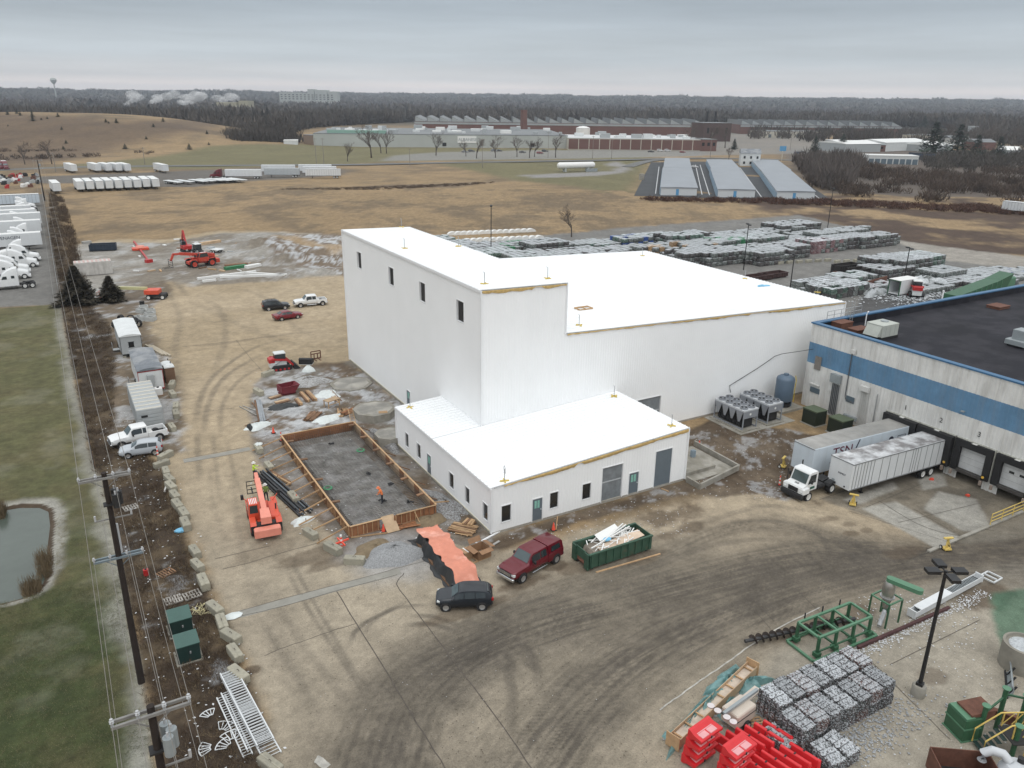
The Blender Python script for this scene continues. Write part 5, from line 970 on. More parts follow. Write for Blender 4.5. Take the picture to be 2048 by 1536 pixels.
# red tipping skip
def hopper(u,v,rz,label,mat,s=1.):
    p=at(u,v);t=thing('tipping_skip',label,'skip',(p.x,p.y,0),R(rz));t.scale=(s,s,s);pr=[(-1.1,.35),(.5,.2),(1.25,1.15),(-1.1,1.15)];th=.05
    b=MB();b.prism(pr,-.8,-.8+th,'y').prism(pr,.8-th,.8,'y')
    for(a,c)in((0,1),(1,2),(3,0)):b.bar((pr[a][0],0,pr[a][1]),(pr[c][0],0,pr[c][1]),1.56,th)
    b.build('hopper',mat,t);MB().box(-1.1,.7,-.6,-.4,0,.2).box(-1.1,.7,.4,.6,0,.2).bar((-1.0,-.5,.18),(-1.0,.5,.18),.12).build('fork_base',mat,t);MB().bar((-1.1,-.85,1.1),(1.2,-.85,1.1),.06).bar((-1.1,.85,1.1),(1.2,.85,1.1),.06).build('rim',mat,t);return t
hopper(577,786,10,'dark red tipping skip on frosty dirt',M('skip_red',(.16,.02,.03),rough=.6,var=.25))
# ---- cones and barrels
def cone(u,v,label,striped=False,group=None,lying=False):
    p=at(u,v);t=thing('traffic_cone',label,'traffic cone',(p.x,p.y,dz_at(p.x,p.y)),0,group);MB().box(-.22,.22,-.22,.22,0,.05).build('base',BLACKR,t)
    if striped:
        for k in range(5):MB().cyl((0,0,.05+k*.2),(0,0,.05+k*.2+.198),.11-k*.012,.11-(k+1)*.012,n=12).build('band',CONE_M if k%2==0 else HATW,t,True)
    else:MB().cyl((0,0,.05),(0,0,.72),.17,.035,n=14).build('cone',CONE_M,t,True)
def dz_at(x,y):return gd(x,y)if x>24 and y<2 else 0.
cone(1107,1060,'orange cone beside a leaning stake at the annex front');cone(1398,893,'orange cone by the kerbed plant base');cone(1560,962,'orange and white tall cone in mud by the yard tractor',True);cone(594,1003,'orange cone standing on a concrete block row');cone(563,882,'slim red and white barrel at the formwork corner',True);cone(547,866,'red cone lid marker beside the white bundle');cone(767,1063,'red canister marker on the formwork ramp');cone(316,911,'slim red post marker beside the silver hatchback',True)
p=at(683,1094);t=thing('warning_barrel','fallen red and white striped marker with cross legs by block','traffic marker',(p.x,p.y,0))
for k in range(6):MB().cyl((0,0,.05+k*.18),(0,0,.23+k*.18),.13-k*.008,n=10).build('band',CONE_M if k%2==0 else HATW,t)
for a in(0.2,1.7):MB().bar((-.7*math.cos(a),-.7*math.sin(a),.5),(.7*math.cos(a),.7*math.sin(a),.5),.1,.14).build('cross_arm',CONE_M,t)
tag(MB().bar((0,0,.02),(.45,.5,1.0),.06,.12).build('timber_stake',TIMB,loc=at(1112,1060)),'timber stake leaning beside the orange cone','stake');tag(MB().bar((0,0,.05),(.2,-.8,.05),.12,.06).build('timber_offcut',TIMB,loc=at(1323,978)),'short timber offcut in front of the grey shutter door','board')
tag(MB().bar((-.55,.0,.1),(4.1,1.5,.1),.16,.1).build('gutter_length',TRIM,loc=at(975,1081)),'long white trim length lying past the annex corner','trim');tag(MB().bar((0,0,.04),(2.4,.9,.04),.2,.06).build('grey_board',M('grey_board',(.35,.34,.32)),loc=at(958,1108)),'grey board lying on dirt beside the cardboard boxes','board')
# ---- covered material pile
t=thing('covered_pile','long material pile under faded orange and black tarpaulins','tarpaulin pile',(-5.2,-1.9,0),R(-2.5))
def drape(name,x0,x1,y0,y1,mat,hf,seed,nx_=22,ny_=44):
    rn=random.Random(seed);b=MB();vs=[]
    for j in range(ny_+1):
        for i in range(nx_+1):
            x=x0+(x1-x0)*i/nx_;y=y0+(y1-y0)*j/ny_;z=hf(x,y)+.06*abs(math.sin(x*3.3+y*2.1+seed))-.03+.05*abs(math.sin(y*2.7-x*2.2+seed*2))+rn.uniform(-.02,.02);ed=.12*math.sin(y*2.3+seed)+.07*math.sin(y*5.1);vs.append((x+ed*(abs(x)/max(abs(x0),abs(x1))),y+.15*math.sin(x*3+seed)*(abs(y-(y0+y1)/2)/(abs(y1-y0)/2)),max(.02+.01*rn.random(),z)))
    b.add(vs,[(j*(nx_+1)+i,j*(nx_+1)+i+1,(j+1)*(nx_+1)+i+1,(j+1)*(nx_+1)+i)for j in range(ny_)for i in range(nx_)]);return b.build(name,mat,t,70)
hp=lambda x,y:1.15*(1-sstep(.75,1.35,abs(x)))*(1-.75*sstep(3.3,4.6,-y))*(1-sstep(3.6,4.3,y))*(1+.12*math.sin(y*1.7))
drape('black_cover',-1.45,1.45,-4.2,4.5,BPLAS,lambda x,y:hp(x,y)-.05,1);drape('orange_cover',-.95,.9,-4.9,4.0,M('tarp_orange',(.62,.235,.155),rough=.55,var=.16,scale=1.2,bump=.3,bscale=4,col2=(.72,.38,.30),c2scale=.6,c2lo=.55,c2hi=.75),lambda x,y:hp(x*.8,y)+.2,4)
MB().box(-1.2,-.9,-3.6,3.4,0,.25).box(.7,1.0,-3.6,3.4,0,.25).build('bearers',TIMBO,t);MB().obox((.25,-4.3,.55),(1.5,.5,.1),.1,.2).build('black_roll',BPLAS,t)
# ---- cardboard boxes
CARD=M('cardboard',(.27,.155,.085),rough=.9,var=.2,scale=2);p=at(953,1113);t=thing('cardboard_box','open brown cardboard box on a pallet by the tarpaulin','box',(p.x+.3,p.y-.1,.12),R(8));s=.62
for a in range(4):MB().obox((s*math.cos(a*PI/2),s*math.sin(a*PI/2),.38),(.03,2*s,.76),a*PI/2).build('side',CARD,t);MB().obox(((s+.22)*math.cos(a*PI/2),(s+.22)*math.sin(a*PI/2),.78 if a!=1 else 1.0),(.45,2*s-.05,.02),a*PI/2,0,.25 if a!=1 else-.9).build('flap',CARD,t)
t=thing('cardboard_box','closed pale cardboard box beside the open one','box',(p.x-.85,p.y+.25,.12),R(10));MB().cbox(-.4,.4,-.4,.4,0,.6,.02).build('carton',M('cardboard_pale',(.38,.24,.14),rough=.9,var=.2),t);MB().box(-.05,.05,-.41,.41,.6,.606).build('tape',TRIM,t)
def pallet(x,y,rz,label,mat=TIMB,z=0.,s=(1.2,1.0),group=None,n=6):
    t=thing('pallet',label,'pallet',(x,y,z),rz,group)
    for k in range(3):MB().box(-s[0]/2,s[0]/2,-s[1]/2+k*(s[1]-.09)/2,-s[1]/2+k*(s[1]-.09)/2+.09,0,.09).build('bearer',mat,t)
    for k in range(n):x0=-s[0]/2+k*(s[0]-.11)/(n-1);MB().box(x0,x0+.11,-s[1]/2,s[1]/2,.09,.115).build('slat',mat,t)
    return t
pallet(p.x-.2,p.y,R(8),'timber pallet beneath the cardboard boxes',s=(2.2,1.5));p=at(930,1062);pallet(p.x,p.y,R(40),'timber pallet under the plank stack by the annex',s=(1.6,1.2))
# ---- green skip with demolition trim
SKG=M('skip_green',(.035,.085,.055),rough=.6,var=.25,scale=1.6,col2=(.10,.075,.045),c2scale=1.1,c2lo=.58,c2hi=.75)
def rolloff(label,pos,rz,L=6.3,W_=2.2,H=1.5,mat=SKG,ribs=9,group=None,load=None):
    t=thing('rolloff_skip',label,'skip',pos,rz,group);z0=.22;b=.07
    MB().box(-L/2,L/2,-W_/2,-W_/2+b,z0,H).build('side',mat,t);MB().box(-L/2,L/2,W_/2-b,W_/2,z0,H).build('side',mat,t);MB().box(-L/2+b*0,-L/2+b,-W_/2+b,W_/2-b,z0+.45,H).build('hook_end',mat,t);MB().box(L/2-b,L/2,-W_/2+b,W_/2-b,z0,H).build('tailgate',mat,t);MB().box(-L/2+b,L/2-b,-W_/2+b,W_/2-b,z0+.02,z0+.08).build('floor',RUSTST,t)
    for sg in(-1,1):
        for k in range(ribs):x=-L/2+.25+k*(L-.5)/(ribs-1);MB().box(x-.05,x+.05,min(sg*W_/2,sg*(W_/2+.09)),max(sg*W_/2,sg*(W_/2+.09)),z0+.02,H-.1).build('rib',mat,t)
        MB().box(-L/2-.02,L/2+.02,min(sg*(W_/2-.1),sg*(W_/2+.1)),max(sg*(W_/2-.1),sg*(W_/2+.1)),H-.1,H+.02).build('rim',mat,t);MB().box(-L/2,L/2,min(sg*.5,sg*.65),max(sg*.5,sg*.65),.06,z0).build('runner',FRAME,t)
        MB().box(-L/2-.12,-L/2+.08,min(sg*(W_/2-.5),sg*W_/2),max(sg*(W_/2-.5),sg*W_/2),.1,H).build('end_post',mat,t)
        for x in(-L/2+.5,L/2-.4):MB().cyl((x,sg*.75,.1),(x,sg*.95,.1),.1,n=10).build('roller',FRAME,t)
    return t
rolloff('green roll-off skip filled with white trim offcuts',(7.2,-7.45,0),0.0);ld=thing('debris_load','white trim offcuts and boards heaped inside the green skip','debris',(7.3,-7.4,.3));rn=random.Random(4)
MB().prism([(-2.6,0),(2.4,0),(2.2,.75),(.6,1.0),(-2.2,.72)],-.95,.95,'y').build('fill',M('mixed_fill',(.28,.24,.2),rough=.9,var=.6,scale=2.2),ld)
MB().obox((.4,-.35,1.0),(4.4,.9,.04),.04,.1,-.05).build('plywood',M('ply_pink',(.60,.47,.36),rough=.8,var=.15),ld)
for k in range(46):
    x=rn.uniform(-2.3,2.2);y=rn.uniform(-.8,.85);MB().obox((x,y,1.02+.25*rn.random()-.06*abs(x)),(rn.uniform(.5,1.9),rn.uniform(.04,.1),.05),rn.gauss(.35,.6),0,rn.uniform(-.25,.25)).build('trim_piece',HATW,ld)
for k in range(3):MB().obox((-.2+.3*k,.15+.2*k,1.25+.06*k),(4.6-k*.8,.09,.09),.2+.1*k,0,-.06).build('trim_length',HATW,ld)
MB().obox((-.1,.75,1.35),(2.6,.7,.03),.25,.5).build('white_sheet',HATW,ld);MB().ell((-.6,.1,1.2),.4,.25,.14).build('blue_wrap',MATS['blue_plastic'],ld)
tag(MB().bar((0,0,.03),(6.2,-.35,.03),.14,.06).build('timber_plank',TIMB,loc=(4.5,-8.95,0)),'long timber plank on the ground along the green skip','board')
# ---- telehandler
def telehandler(label,x,y,rz,main,boomc,s=1.,boom=True,group=None):
    t=thing('telehandler',label,'telehandler',(x,y,0),rz);t.scale=(s,)*3
    for ax in(-1.55,1.55):
        for sg in(-1,1):wheel(t,ax,sg*1.02,.66,.46,main);MB().bar((ax,-.8,.66),(ax,.8,.66),.2).build('axle',FRAME,t)if sg>0 else None
    MB().cbox(-2.5,2.3,-.62,.62,.62,1.05,.06).build('chassis',main,t);MB().cbox(-3.05,-2.4,-1.05,1.05,.45,1.15,.08).build('counterweight',boomc,t);MB().cbox(-2.4,-1.9,-.75,.75,1.05,1.35,.04).build('rear_deck',FRAME,t)
    cab=MB().loft([[(-1.0,.38,1.0),(-1.0,1.22,1.0),(.75,1.22,1.0),(.75,.38,1.0)],[(-1.0,.38,1.7),(-1.0,1.22,1.7),(.75,1.22,1.7),(.75,.38,1.7)],[(-.85,.42,2.45),(-.85,1.18,2.45),(.4,1.18,2.45),(.4,.42,2.45)]]).build('cab',main,t)
    MB().add([(-.98,1.235,1.72),(.68,1.235,1.72),(.36,1.2,2.36),(-.82,1.2,2.36)],[(0,1,2,3)]).build('window',CGLASS,cab);MB().add([(-1.005,.46,1.72),(-1.005,1.14,1.72),(-.87,1.1,2.36),(-.87,.5,2.36)],[(0,1,2,3)]).shift(-.02,0,0).build('window',CGLASS,cab);MB().add([(.77,.46,1.72),(.77,1.14,1.72),(.44,1.1,2.36),(.44,.5,2.36)],[(0,1,2,3)]).shift(.02,0,.02).build('window',CGLASS,cab)
    for k in range(5):MB().box(-.75,.25,.5+k*.13,.56+k*.13,2.455,2.475).build('roof_grille',HATW,cab)
    MB().cbox(-1.6,1.2,-1.2,-.45,.85,1.5,.08).build('engine_hood',main,t);MB().cyl((-.4,-1.0,1.5),(-.4,-1.0,2.0),.06).build('exhaust',FRAME,t)
    for ax in(-1.55,1.55):
        for sg in(-1,1):MB().prism([(ax-.75,1.2),(ax-.5,1.42),(ax+.5,1.42),(ax+.75,1.2),(ax+.5,1.36),(ax-.5,1.36)],sg*1.02-.24,sg*1.02+.24,'y').build('mudguard',main,t)
    if boom:
        MB().loft([[(-2.5,-.42,1.35),(-2.5,.42,1.35),(-2.5,.42,1.95),(-2.5,-.42,1.95)],[(-1.2,-.36,1.55),(-1.2,.36,1.55),(-1.2,.36,2.15),(-1.2,-.36,2.15)]]).build('boom_base',boomc,t);MB().bar((-1.6,0,1.75),(3.4,0,2.55),.44,.46).build('boom',boomc,t);MB().bar((3.2,0,2.52),(4.6,0,2.6),.3,.32).build('boom_extension',boomc,t);MB().bar((4.5,0,2.6),(5.1,0,1.5),.3,.3).build('boom_head',main,t);MB().cyl((-.6,0,1.3),(1.0,0,2.0),.09).build('lift_cylinder',CHROME,t)
        for sg in(-1,1):MB().bar((5.15,sg*.85,.5),(5.15,sg*.85,1.7),.06).build('carriage_upright',FRAME,t);MB().bar((5.2,sg*.4,.45),(6.5,sg*.4,.45),.12,.06).build('fork',FRAME,t);MB().cbox(1.35,1.6,sg*1.5-.12,sg*1.5+.12,1.9,2.3,.02).build('mirror',FRAME,t);MB().bar((1.2,sg*.9,1.5),(1.48,sg*1.5,2.1),.05).build('mirror_arm',main,t)
        for z in(.5,.9,1.3,1.7):MB().bar((5.15,-.88,z),(5.15,.88,z),.06).build('carriage_rail',FRAME,t)
    return t
telehandler('orange telehandler driving along the track with lowered forks',-16.35,11.1,R(83),ORANGE,SALMON,1.02)
telehandler('dusty orange loader with boom folded parked by steel lengths',*at(402,532)[:2],R(195),M('loader_orange',(.50,.06,.035),rough=.5,var=.2),M('loader_orange',(.5,.06,.035)),1.25)
# ---- people
def person(label,x,y,z,rz,top,pose,hat=HATW,legs=DENIM,H=1.76):
    """one continuous skinned body posed by joints; clothing colours by height and limb, hat as a part"""
    me=bpy.data.meshes.new('body');s=H/1.76;J={'pel':(0,0,.95),'sp':(.02,0,1.18),'ch':(.03,0,1.36),'nk':(.04,0,1.5),'hd':(.06,0,1.62),'ht':(.06,0,1.74)};J.update(pose)
    ch=['pel','sp','ch','nk','hd','ht'];V_=[];rad=[];E_=[];ix={}
    def add(n,r,par=None):
        ix[n]=len(V_);V_.append(J[n]);rad.append(r)
        if par:E_.append((ix[par],ix[n]))
    for n,r,pa in(('pel',.15,None),('sp',.145,'pel'),('ch',.165,'sp'),('nk',.062,'ch'),('hd',.10,'nk'),('ht',.085,'hd')):add(n,r,pa)
    for sd in 'lr':
        for n,r,pa in(('sh',.075,'ch'),('el',.052,'sh'),('wr',.04,'el'),('ha',.045,'wr')):add(n+sd,r,pa if pa=='ch' else pa+sd)
        for n,r,pa in(('hp',.095,'pel'),('kn',.07,'hp'),('an',.05,'kn'),('to',.045,'an')):add(n+sd,r,pa if pa=='pel' else pa+sd)
    me.from_pydata(V_,E_,[]);o=bpy.data.objects.new('tmp',me);COL.objects.link(o);m=o.modifiers.new('s','SKIN');sub_=o.modifiers.new('u','SUBSURF');sub_.levels=1;sub_.render_levels=1
    for i,d in enumerate(me.skin_vertices[0].data):d.radius=(rad[i]*.92,rad[i]);d.use_root=(i==0)
    dg=bpy.context.evaluated_depsgraph_get();m2=bpy.data.meshes.new_from_object(o.evaluated_get(dg));bpy.data.objects.remove(o)
    m2.materials.clear();[m2.materials.append(k)for k in(legs,top,SKIN,PLAST)]
    for p_ in m2.polygons:
        c=p_.center;p_.material_index=3 if c.z<.1 else(0 if c.z<.98 else(2 if c.z>1.5 else 1));p_.use_smooth=True
        for sd in 'lr':
            if(Vector(J['ha'+sd])-c).length<.1:p_.material_index=2
    t=thing('person',label,'person',(x,y,z),rz);t.scale=(s,)*3;b=obj('body',m2,t);hd=Vector(J['hd'])
    MB().lathe([(.19,0),(.125,.01),(.128,.05),(.115,.1),(.07,.14),(.001,.155)],14).shift(hd.x,hd.y,hd.z+.05).build('hard_hat',hat,t,True);return t
stand=dict(shl=(.02,.19,1.40),ell=(.0,.26,1.14),wrl=(.12,.24,.92),hal=(.17,.23,.84),shr=(.02,-.19,1.40),elr=(.0,-.26,1.14),wrr=(.12,-.24,.92),har=(.17,-.23,.84),hpl=(0,.1,.9),knl=(.04,.12,.49),anl=(0,.13,.08),tol=(.16,.15,.04),hpr=(0,-.1,.9),knr=(.02,-.13,.49),anr=(-.06,-.14,.08),tor=(.10,-.16,.04))
reach=dict(stand,ell=(.22,.24,1.24),wrl=(.46,.18,1.22),hal=(.55,.16,1.22),elr=(.2,-.24,1.2),wrr=(.42,-.2,1.08),har=(.5,-.18,1.06),knl=(.1,.13,.5),anl=(.12,.14,.08),tol=(.28,.15,.04))
bend=dict(stand,sp=(.08,0,1.15),ch=(.16,0,1.32),nk=(.24,0,1.44),hd=(.32,0,1.53),ht=(.36,0,1.64),shl=(.16,.19,1.36),shr=(.16,-.19,1.36),ell=(.24,.25,1.12),wrl=(.42,.2,1.0),hal=(.5,.18,.98),elr=(.24,-.25,1.12),wrr=(.42,-.2,1.0),har=(.5,-.18,.98))
person('worker in orange jacket and hard hat standing on the reinforcing mat',*at(765,1007,.2)[:2],.2,R(150),HIVO,bend,M('hat_orange',(.7,.2,.08)))
p=at(509,957);person('worker in lime jacket and white hat beyond the telehandler forks',p.x,p.y,0,R(-20),HIVIS,reach)
p=at(531,1003);person('worker in lime vest and dark clothes beside the telehandler boom',p.x+.1,p.y,0,R(80),M('vest_lime_dark',(.18,.25,.06),rough=.9),stand)
# ================================================================ SITE CABINS, SERVICES, PLANT
CABW=M('cabin_white',(.62,.64,.64),rough=.6,var=.1,scale=.8,streak=.15);CABG=M('cabin_grey',(.36,.38,.385),rough=.6,var=.1,streak=.15);ROOFD=M('cabin_roof_grey',(.15,.165,.185),rough=.6,var=.2,col2=(.25,.26,.27),c2scale=.4);ROOFC=M('container_roof',(.50,.48,.42),rough=.7,var=.12);CABRED=M('cabin_red_trim',(.30,.03,.03),rough=.5)
def cabin(label,x0,x1,y0,y1,H,wall,roof,name='site_cabin',cat='site cabin',arch=.22,red=False,door=True):
    cx,cy=(x0+x1)/2,y0;w=x1-x0;L=y1-y0;t=thing(name,label,cat,(cx,cy,0),R(0));a=w/2
    MB().cbox(-a,a,0,L,.55,H-.02,.03).build('wall',wall,t);n=8;sec=[(-a-.08+(w+.16)*i/n,H+arch*math.sin(PI*i/n))for i in range(n+1)]
    MB().prism([(-a-.08,H-.1)]+sec+[(a+.08,H-.1)],-.12,L+.1,'y').build('roof',roof,t,30)
    MB().box(-a+.1,a-.1,.3,L-.3,.25,.55).build('chassis',FRAME,t)
    wn_=MB().box(-.35,.35,-.03,.0,1.5,2.2).build('window',GLASS,t);MB().box(-.42,.42,-.02,-.001,1.43,1.5).box(-.42,.42,-.02,-.001,2.2,2.27).build('frame',PLAST,wn_)
    for q in(.3,L-.3):
        for s in(-1,1):MB().obox((s*(a-.3),q,.13),(.4,.4,.26)).build('support',BLOCKM,t)
    for s in(-1,1):wheel(t,s*(a-.2),L*.55,.36,.24,STEELR)
    for s in(-1,1):MB().box(s*a-.03 if s<0 else a-.03,s*a+.03 if s<0 else a+.03,-.03,0,.55,H-.02).build('corner_post',PLAST if not red else CABRED,t)
    if red:MB().box(-a-.02,a+.02,-.02,0,.5,.66).box(-a-.02,a+.02,-.02,0,H-.28,H-.12).build('red_band',CABRED,t)
    if door:MB().box(-a-.9,-a-.02,L*.35,L*.35+1.0,.3,.36).build('step_deck',CABG,t);MB().tube([(-a-.9,L*.35,.36),(-a-.9,L*.35,1.3),(-a-.9,L*.35+1,1.3),(-a-.9,L*.35+1,.36)],.03,5).build('handrail',POSTM,t);MB().box(-a-.02,-a,L*.35+.1,L*.35+.95,.6,2.5).build('door',CABW,t)
    return t
cabin('white-roofed grey site cabin on wheels nearest the conifers',-22.5,-19.8,66.8,76.6,3.15,CABG,CABW);c2=cabin('grey-roofed white site cabin with red trim',-22.0,-19.2,49.8,59.2,3.2,CABW,ROOFD,red=True);MB().cbox(-.45,.35,-.45,-.04,1.3,2.6,.04).build('air_conditioner',CABG,c2)
def container(label,x0,x1,y0,y1,H,wall,roof,along='y',z=0.):
    t=thing('storage_container',label,'container',((x0+x1)/2,(y0+y1)/2,z));a,b=(x1-x0)/2,(y1-y0)/2;n=int(2*max(a,b)/.28)
    MB().cbox(-a,a,-b,b,.12,H,.04).build('body',wall,t)
    for i in range(n):
        q=-max(a,b)+.2+i*.28
        for s in(-1,1):
            if along=='y':MB().box(min(s*a,s*(a+.035)),max(s*a,s*(a+.035)),q,q+.13,.3,H-.15).build('corrugation',wall,t)
            else:MB().box(q,q+.13,min(s*b,s*(b+.035)),max(s*b,s*(b+.035)),.3,H-.15).build('corrugation',wall,t)
    k=9
    for i in range(k):
        if along=='y':y=-b+.3+i*(2*b-.6)/(k-1);MB().box(-a+.06,a-.06,y-.2,y+.2,H+.001,H+.03).build('roof_rib',roof,t)
        else:x=-a+.3+i*(2*a-.6)/(k-1);MB().box(x-.2,x+.2,-b+.06,b-.06,H+.001,H+.03).build('roof_rib',roof,t)
    return t,a,b
t,a,b=container('long pale container with a grey ribbed end beside the white pickup',-23.5,-20.85,37.3,47.3,2.65,CABG,ROOFC)
for k in range(5):MB().box(-a+.15,a-.15,-b-.04,-b,.4+k*.42,.68+k*.42).build('end_rib',CABG,t)
MB().box(-.9,-.25,-b-.06,-b-.04,1.75,2.0).build('louvre',FRAME,t)
t,a,b=container('white rusting container behind the conifers',-25.5,-18.7,128.4,131.2,2.75,M('rusty_white',(.52,.50,.47),rough=.7,var=.2,scale=1.2,streak=.8),M('rust_pink',(.50,.36,.33),rough=.8,var=.2),'x');MB().box(a+.001,a+.04,-1.1,1.1,.3,2.5).build('door',M('rusty_white',(.5,.5,.5)),t)
BROWN=M('toilet_brown',(.17,.10,.062),rough=.6,var=.1)
for k,lab in enumerate(('brown portable toilet with white roof, next to the concrete blocks','brown portable toilet with white roof, beside the cabin wall')):
    t=thing('portable_toilet',lab,'portable toilet',(-18.05-.12*k,53.5+1.35*k,0),R(0),'portable toilets by the cabins');MB().cbox(-.58,.58,-.58,.58,0,2.05,.06).build('body',BROWN,t);MB().loft([[(-.62,-.62,2.05),(.62,-.62,2.05),(.62,.62,2.05),(-.62,.62,2.05)],[(-.6,-.6,2.18),(.6,-.6,2.18),(.6,.6,2.18),(-.6,.6,2.18)],[(-.25,-.4,2.36),(.25,-.4,2.36),(.25,.4,2.36),(-.25,.4,2.36)]]).build('roof',CABW,t,30)
    for q in range(4):MB().box(-.5,.5,-.6,-.58,.3+q*.42,.34+q*.42).build('panel_rib',BROWN,t)
    MB().box(.58,.6,-.4,.4,.1,1.95).build('door',BROWN,t);MB().cyl((.3,.45,2.1),(.3,.45,2.6),.06).build('vent',PLAST,t)
p=at(318,790);t=thing('water_tank','small white plastic tank in mud beside the long container','tank',(p.x,p.y,0));MB().cbox(-.45,.45,-.4,.4,.1,1.0,.08).build('tank',HATW,t);MB().cyl((0,0,1.0),(0,0,1.08),.15).build('lid',PLAST,t);MB().box(-.5,.5,-.45,.45,0,.1).build('base',TIMBO,t)
for k,(u,v)in enumerate(((232,662),(243,650),(262,650),(270,655),(277,660))):
    p=at(u,v-6);t=thing('black_drum','black plastic pipe coil stacked behind the white-roofed cabin','pipe coil',(p.x,p.y,0),random.uniform(0,3),'black pipe coils behind the cabin')
    for q in range(4):MB().tube([((.55-.04*(q%2))*math.cos(a*PI/9),.0+.14*q-.2,.6+(.55-.04*(q%2))*math.sin(a*PI/9))for a in range(19)],.075,6).build('coil_turn',BLACKR,t)
for k,(u,v)in enumerate(((288,619),(301,626),(300,633),(284,625),(277,640),(302,641),(290,640))):
    p=at(u,v);t=thing('precast_pit_ring','pale square precast pit section beside the sandy lot','concrete ring',(p.x,p.y,0),.2*k,'precast pit sections');s=.62
    for a in range(4):MB().obox((s*math.cos(a*PI/2),s*math.sin(a*PI/2),.35),(.14,2*s+.13,.7),a*PI/2).build('side',M('pale_precast',(.42,.43,.42),rough=.9,var=.15),t)
p=at(285,613);tag(MB().cyl((0,0,0),(0,0,.9),.4,n=14).cyl((0,0,.9),(0,0,.95),.42,n=14).build('black_barrel',BLACKR,loc=p),'black barrel standing among precast pit sections','barrel')
for k in range(3):tag(MB().bar((0,0,.15+.0*k),(-1.6,6.2,.15),.26,.26).build('timber_baulk',M('baulk_pale',(.40,.35,.27),rough=.9,var=.2),loc=(-17.4+.42*k,65.5-.5*k,0)),'long squared timber baulk lying beside the white-roofed cabin','timber','timber baulks beside the cabin')
# ---- green transformer cabinets
TXG=M('cabinet_green',(.045,.105,.088),rough=.5,var=.12,scale=1.);TXD=M('cabinet_green_face',(.012,.034,.03),rough=.5,var=.15);TXO=M('olive_green',(.085,.11,.065),rough=.5,var=.15);TXK=M('olive_dark',(.014,.022,.014),rough=.5,var=.2)
def cabinet(label,x,y,w,d,h,rz=0.,lid=TXG,face=TXD,group=None):
    t=thing('transformer_cabinet',label,'transformer',(x,y,0),rz,group);MB().box(-w/2-.12,w/2+.12,-d/2-.12,d/2+.12,0,.1).build('pad',CONCM,t);MB().box(-w/2,w/2,-d/2,d/2,.1,h).build('body',face,t)
    MB().loft([[(-w/2-.04,-d/2-.05,h),(w/2+.04,-d/2-.05,h),(w/2+.04,d/2+.04,h),(-w/2-.04,d/2+.04,h)],[(-w/2-.04,-d/2-.05,h+.06),(w/2+.04,-d/2-.05,h+.06),(w/2+.04,d/2+.04,h+.14),(-w/2-.04,d/2+.04,h+.14)]]).build('lid',lid,t);MB().box(-.012,.012,-d/2-.012,-d/2,.15,h).build('door_gap',FRAME,t);MB().cbox(.05,.15,-d/2-.06,-d/2,h*.55,h*.68,.01).build('padlock',POSTM,t);return t
cabinet('green transformer cabinet next to the striped pallet in brush',-24.95,-.75,1.45,1.45,1.25,R(0));cabinet('green transformer cabinet second along, close to the white railings',-24.95,-3.95,1.4,1.4,1.35,R(0))
for x,y,lab,s in((44.6,3.9,'dark olive transformer by the blue-striped wall, farther from docks',1.9),(44.9,.6,'dark olive transformer partly behind the docked trailer',1.9)):
    t=cabinet(lab,x,y,s,s*.95,1.75,PI/2,TXO,TXK)
    for q in(-.6,-.35,.5):MB().box(q,q+.12,-s*.475-.03,-s*.475-.012,1.1,1.3).build('label_plate',HATW,t)
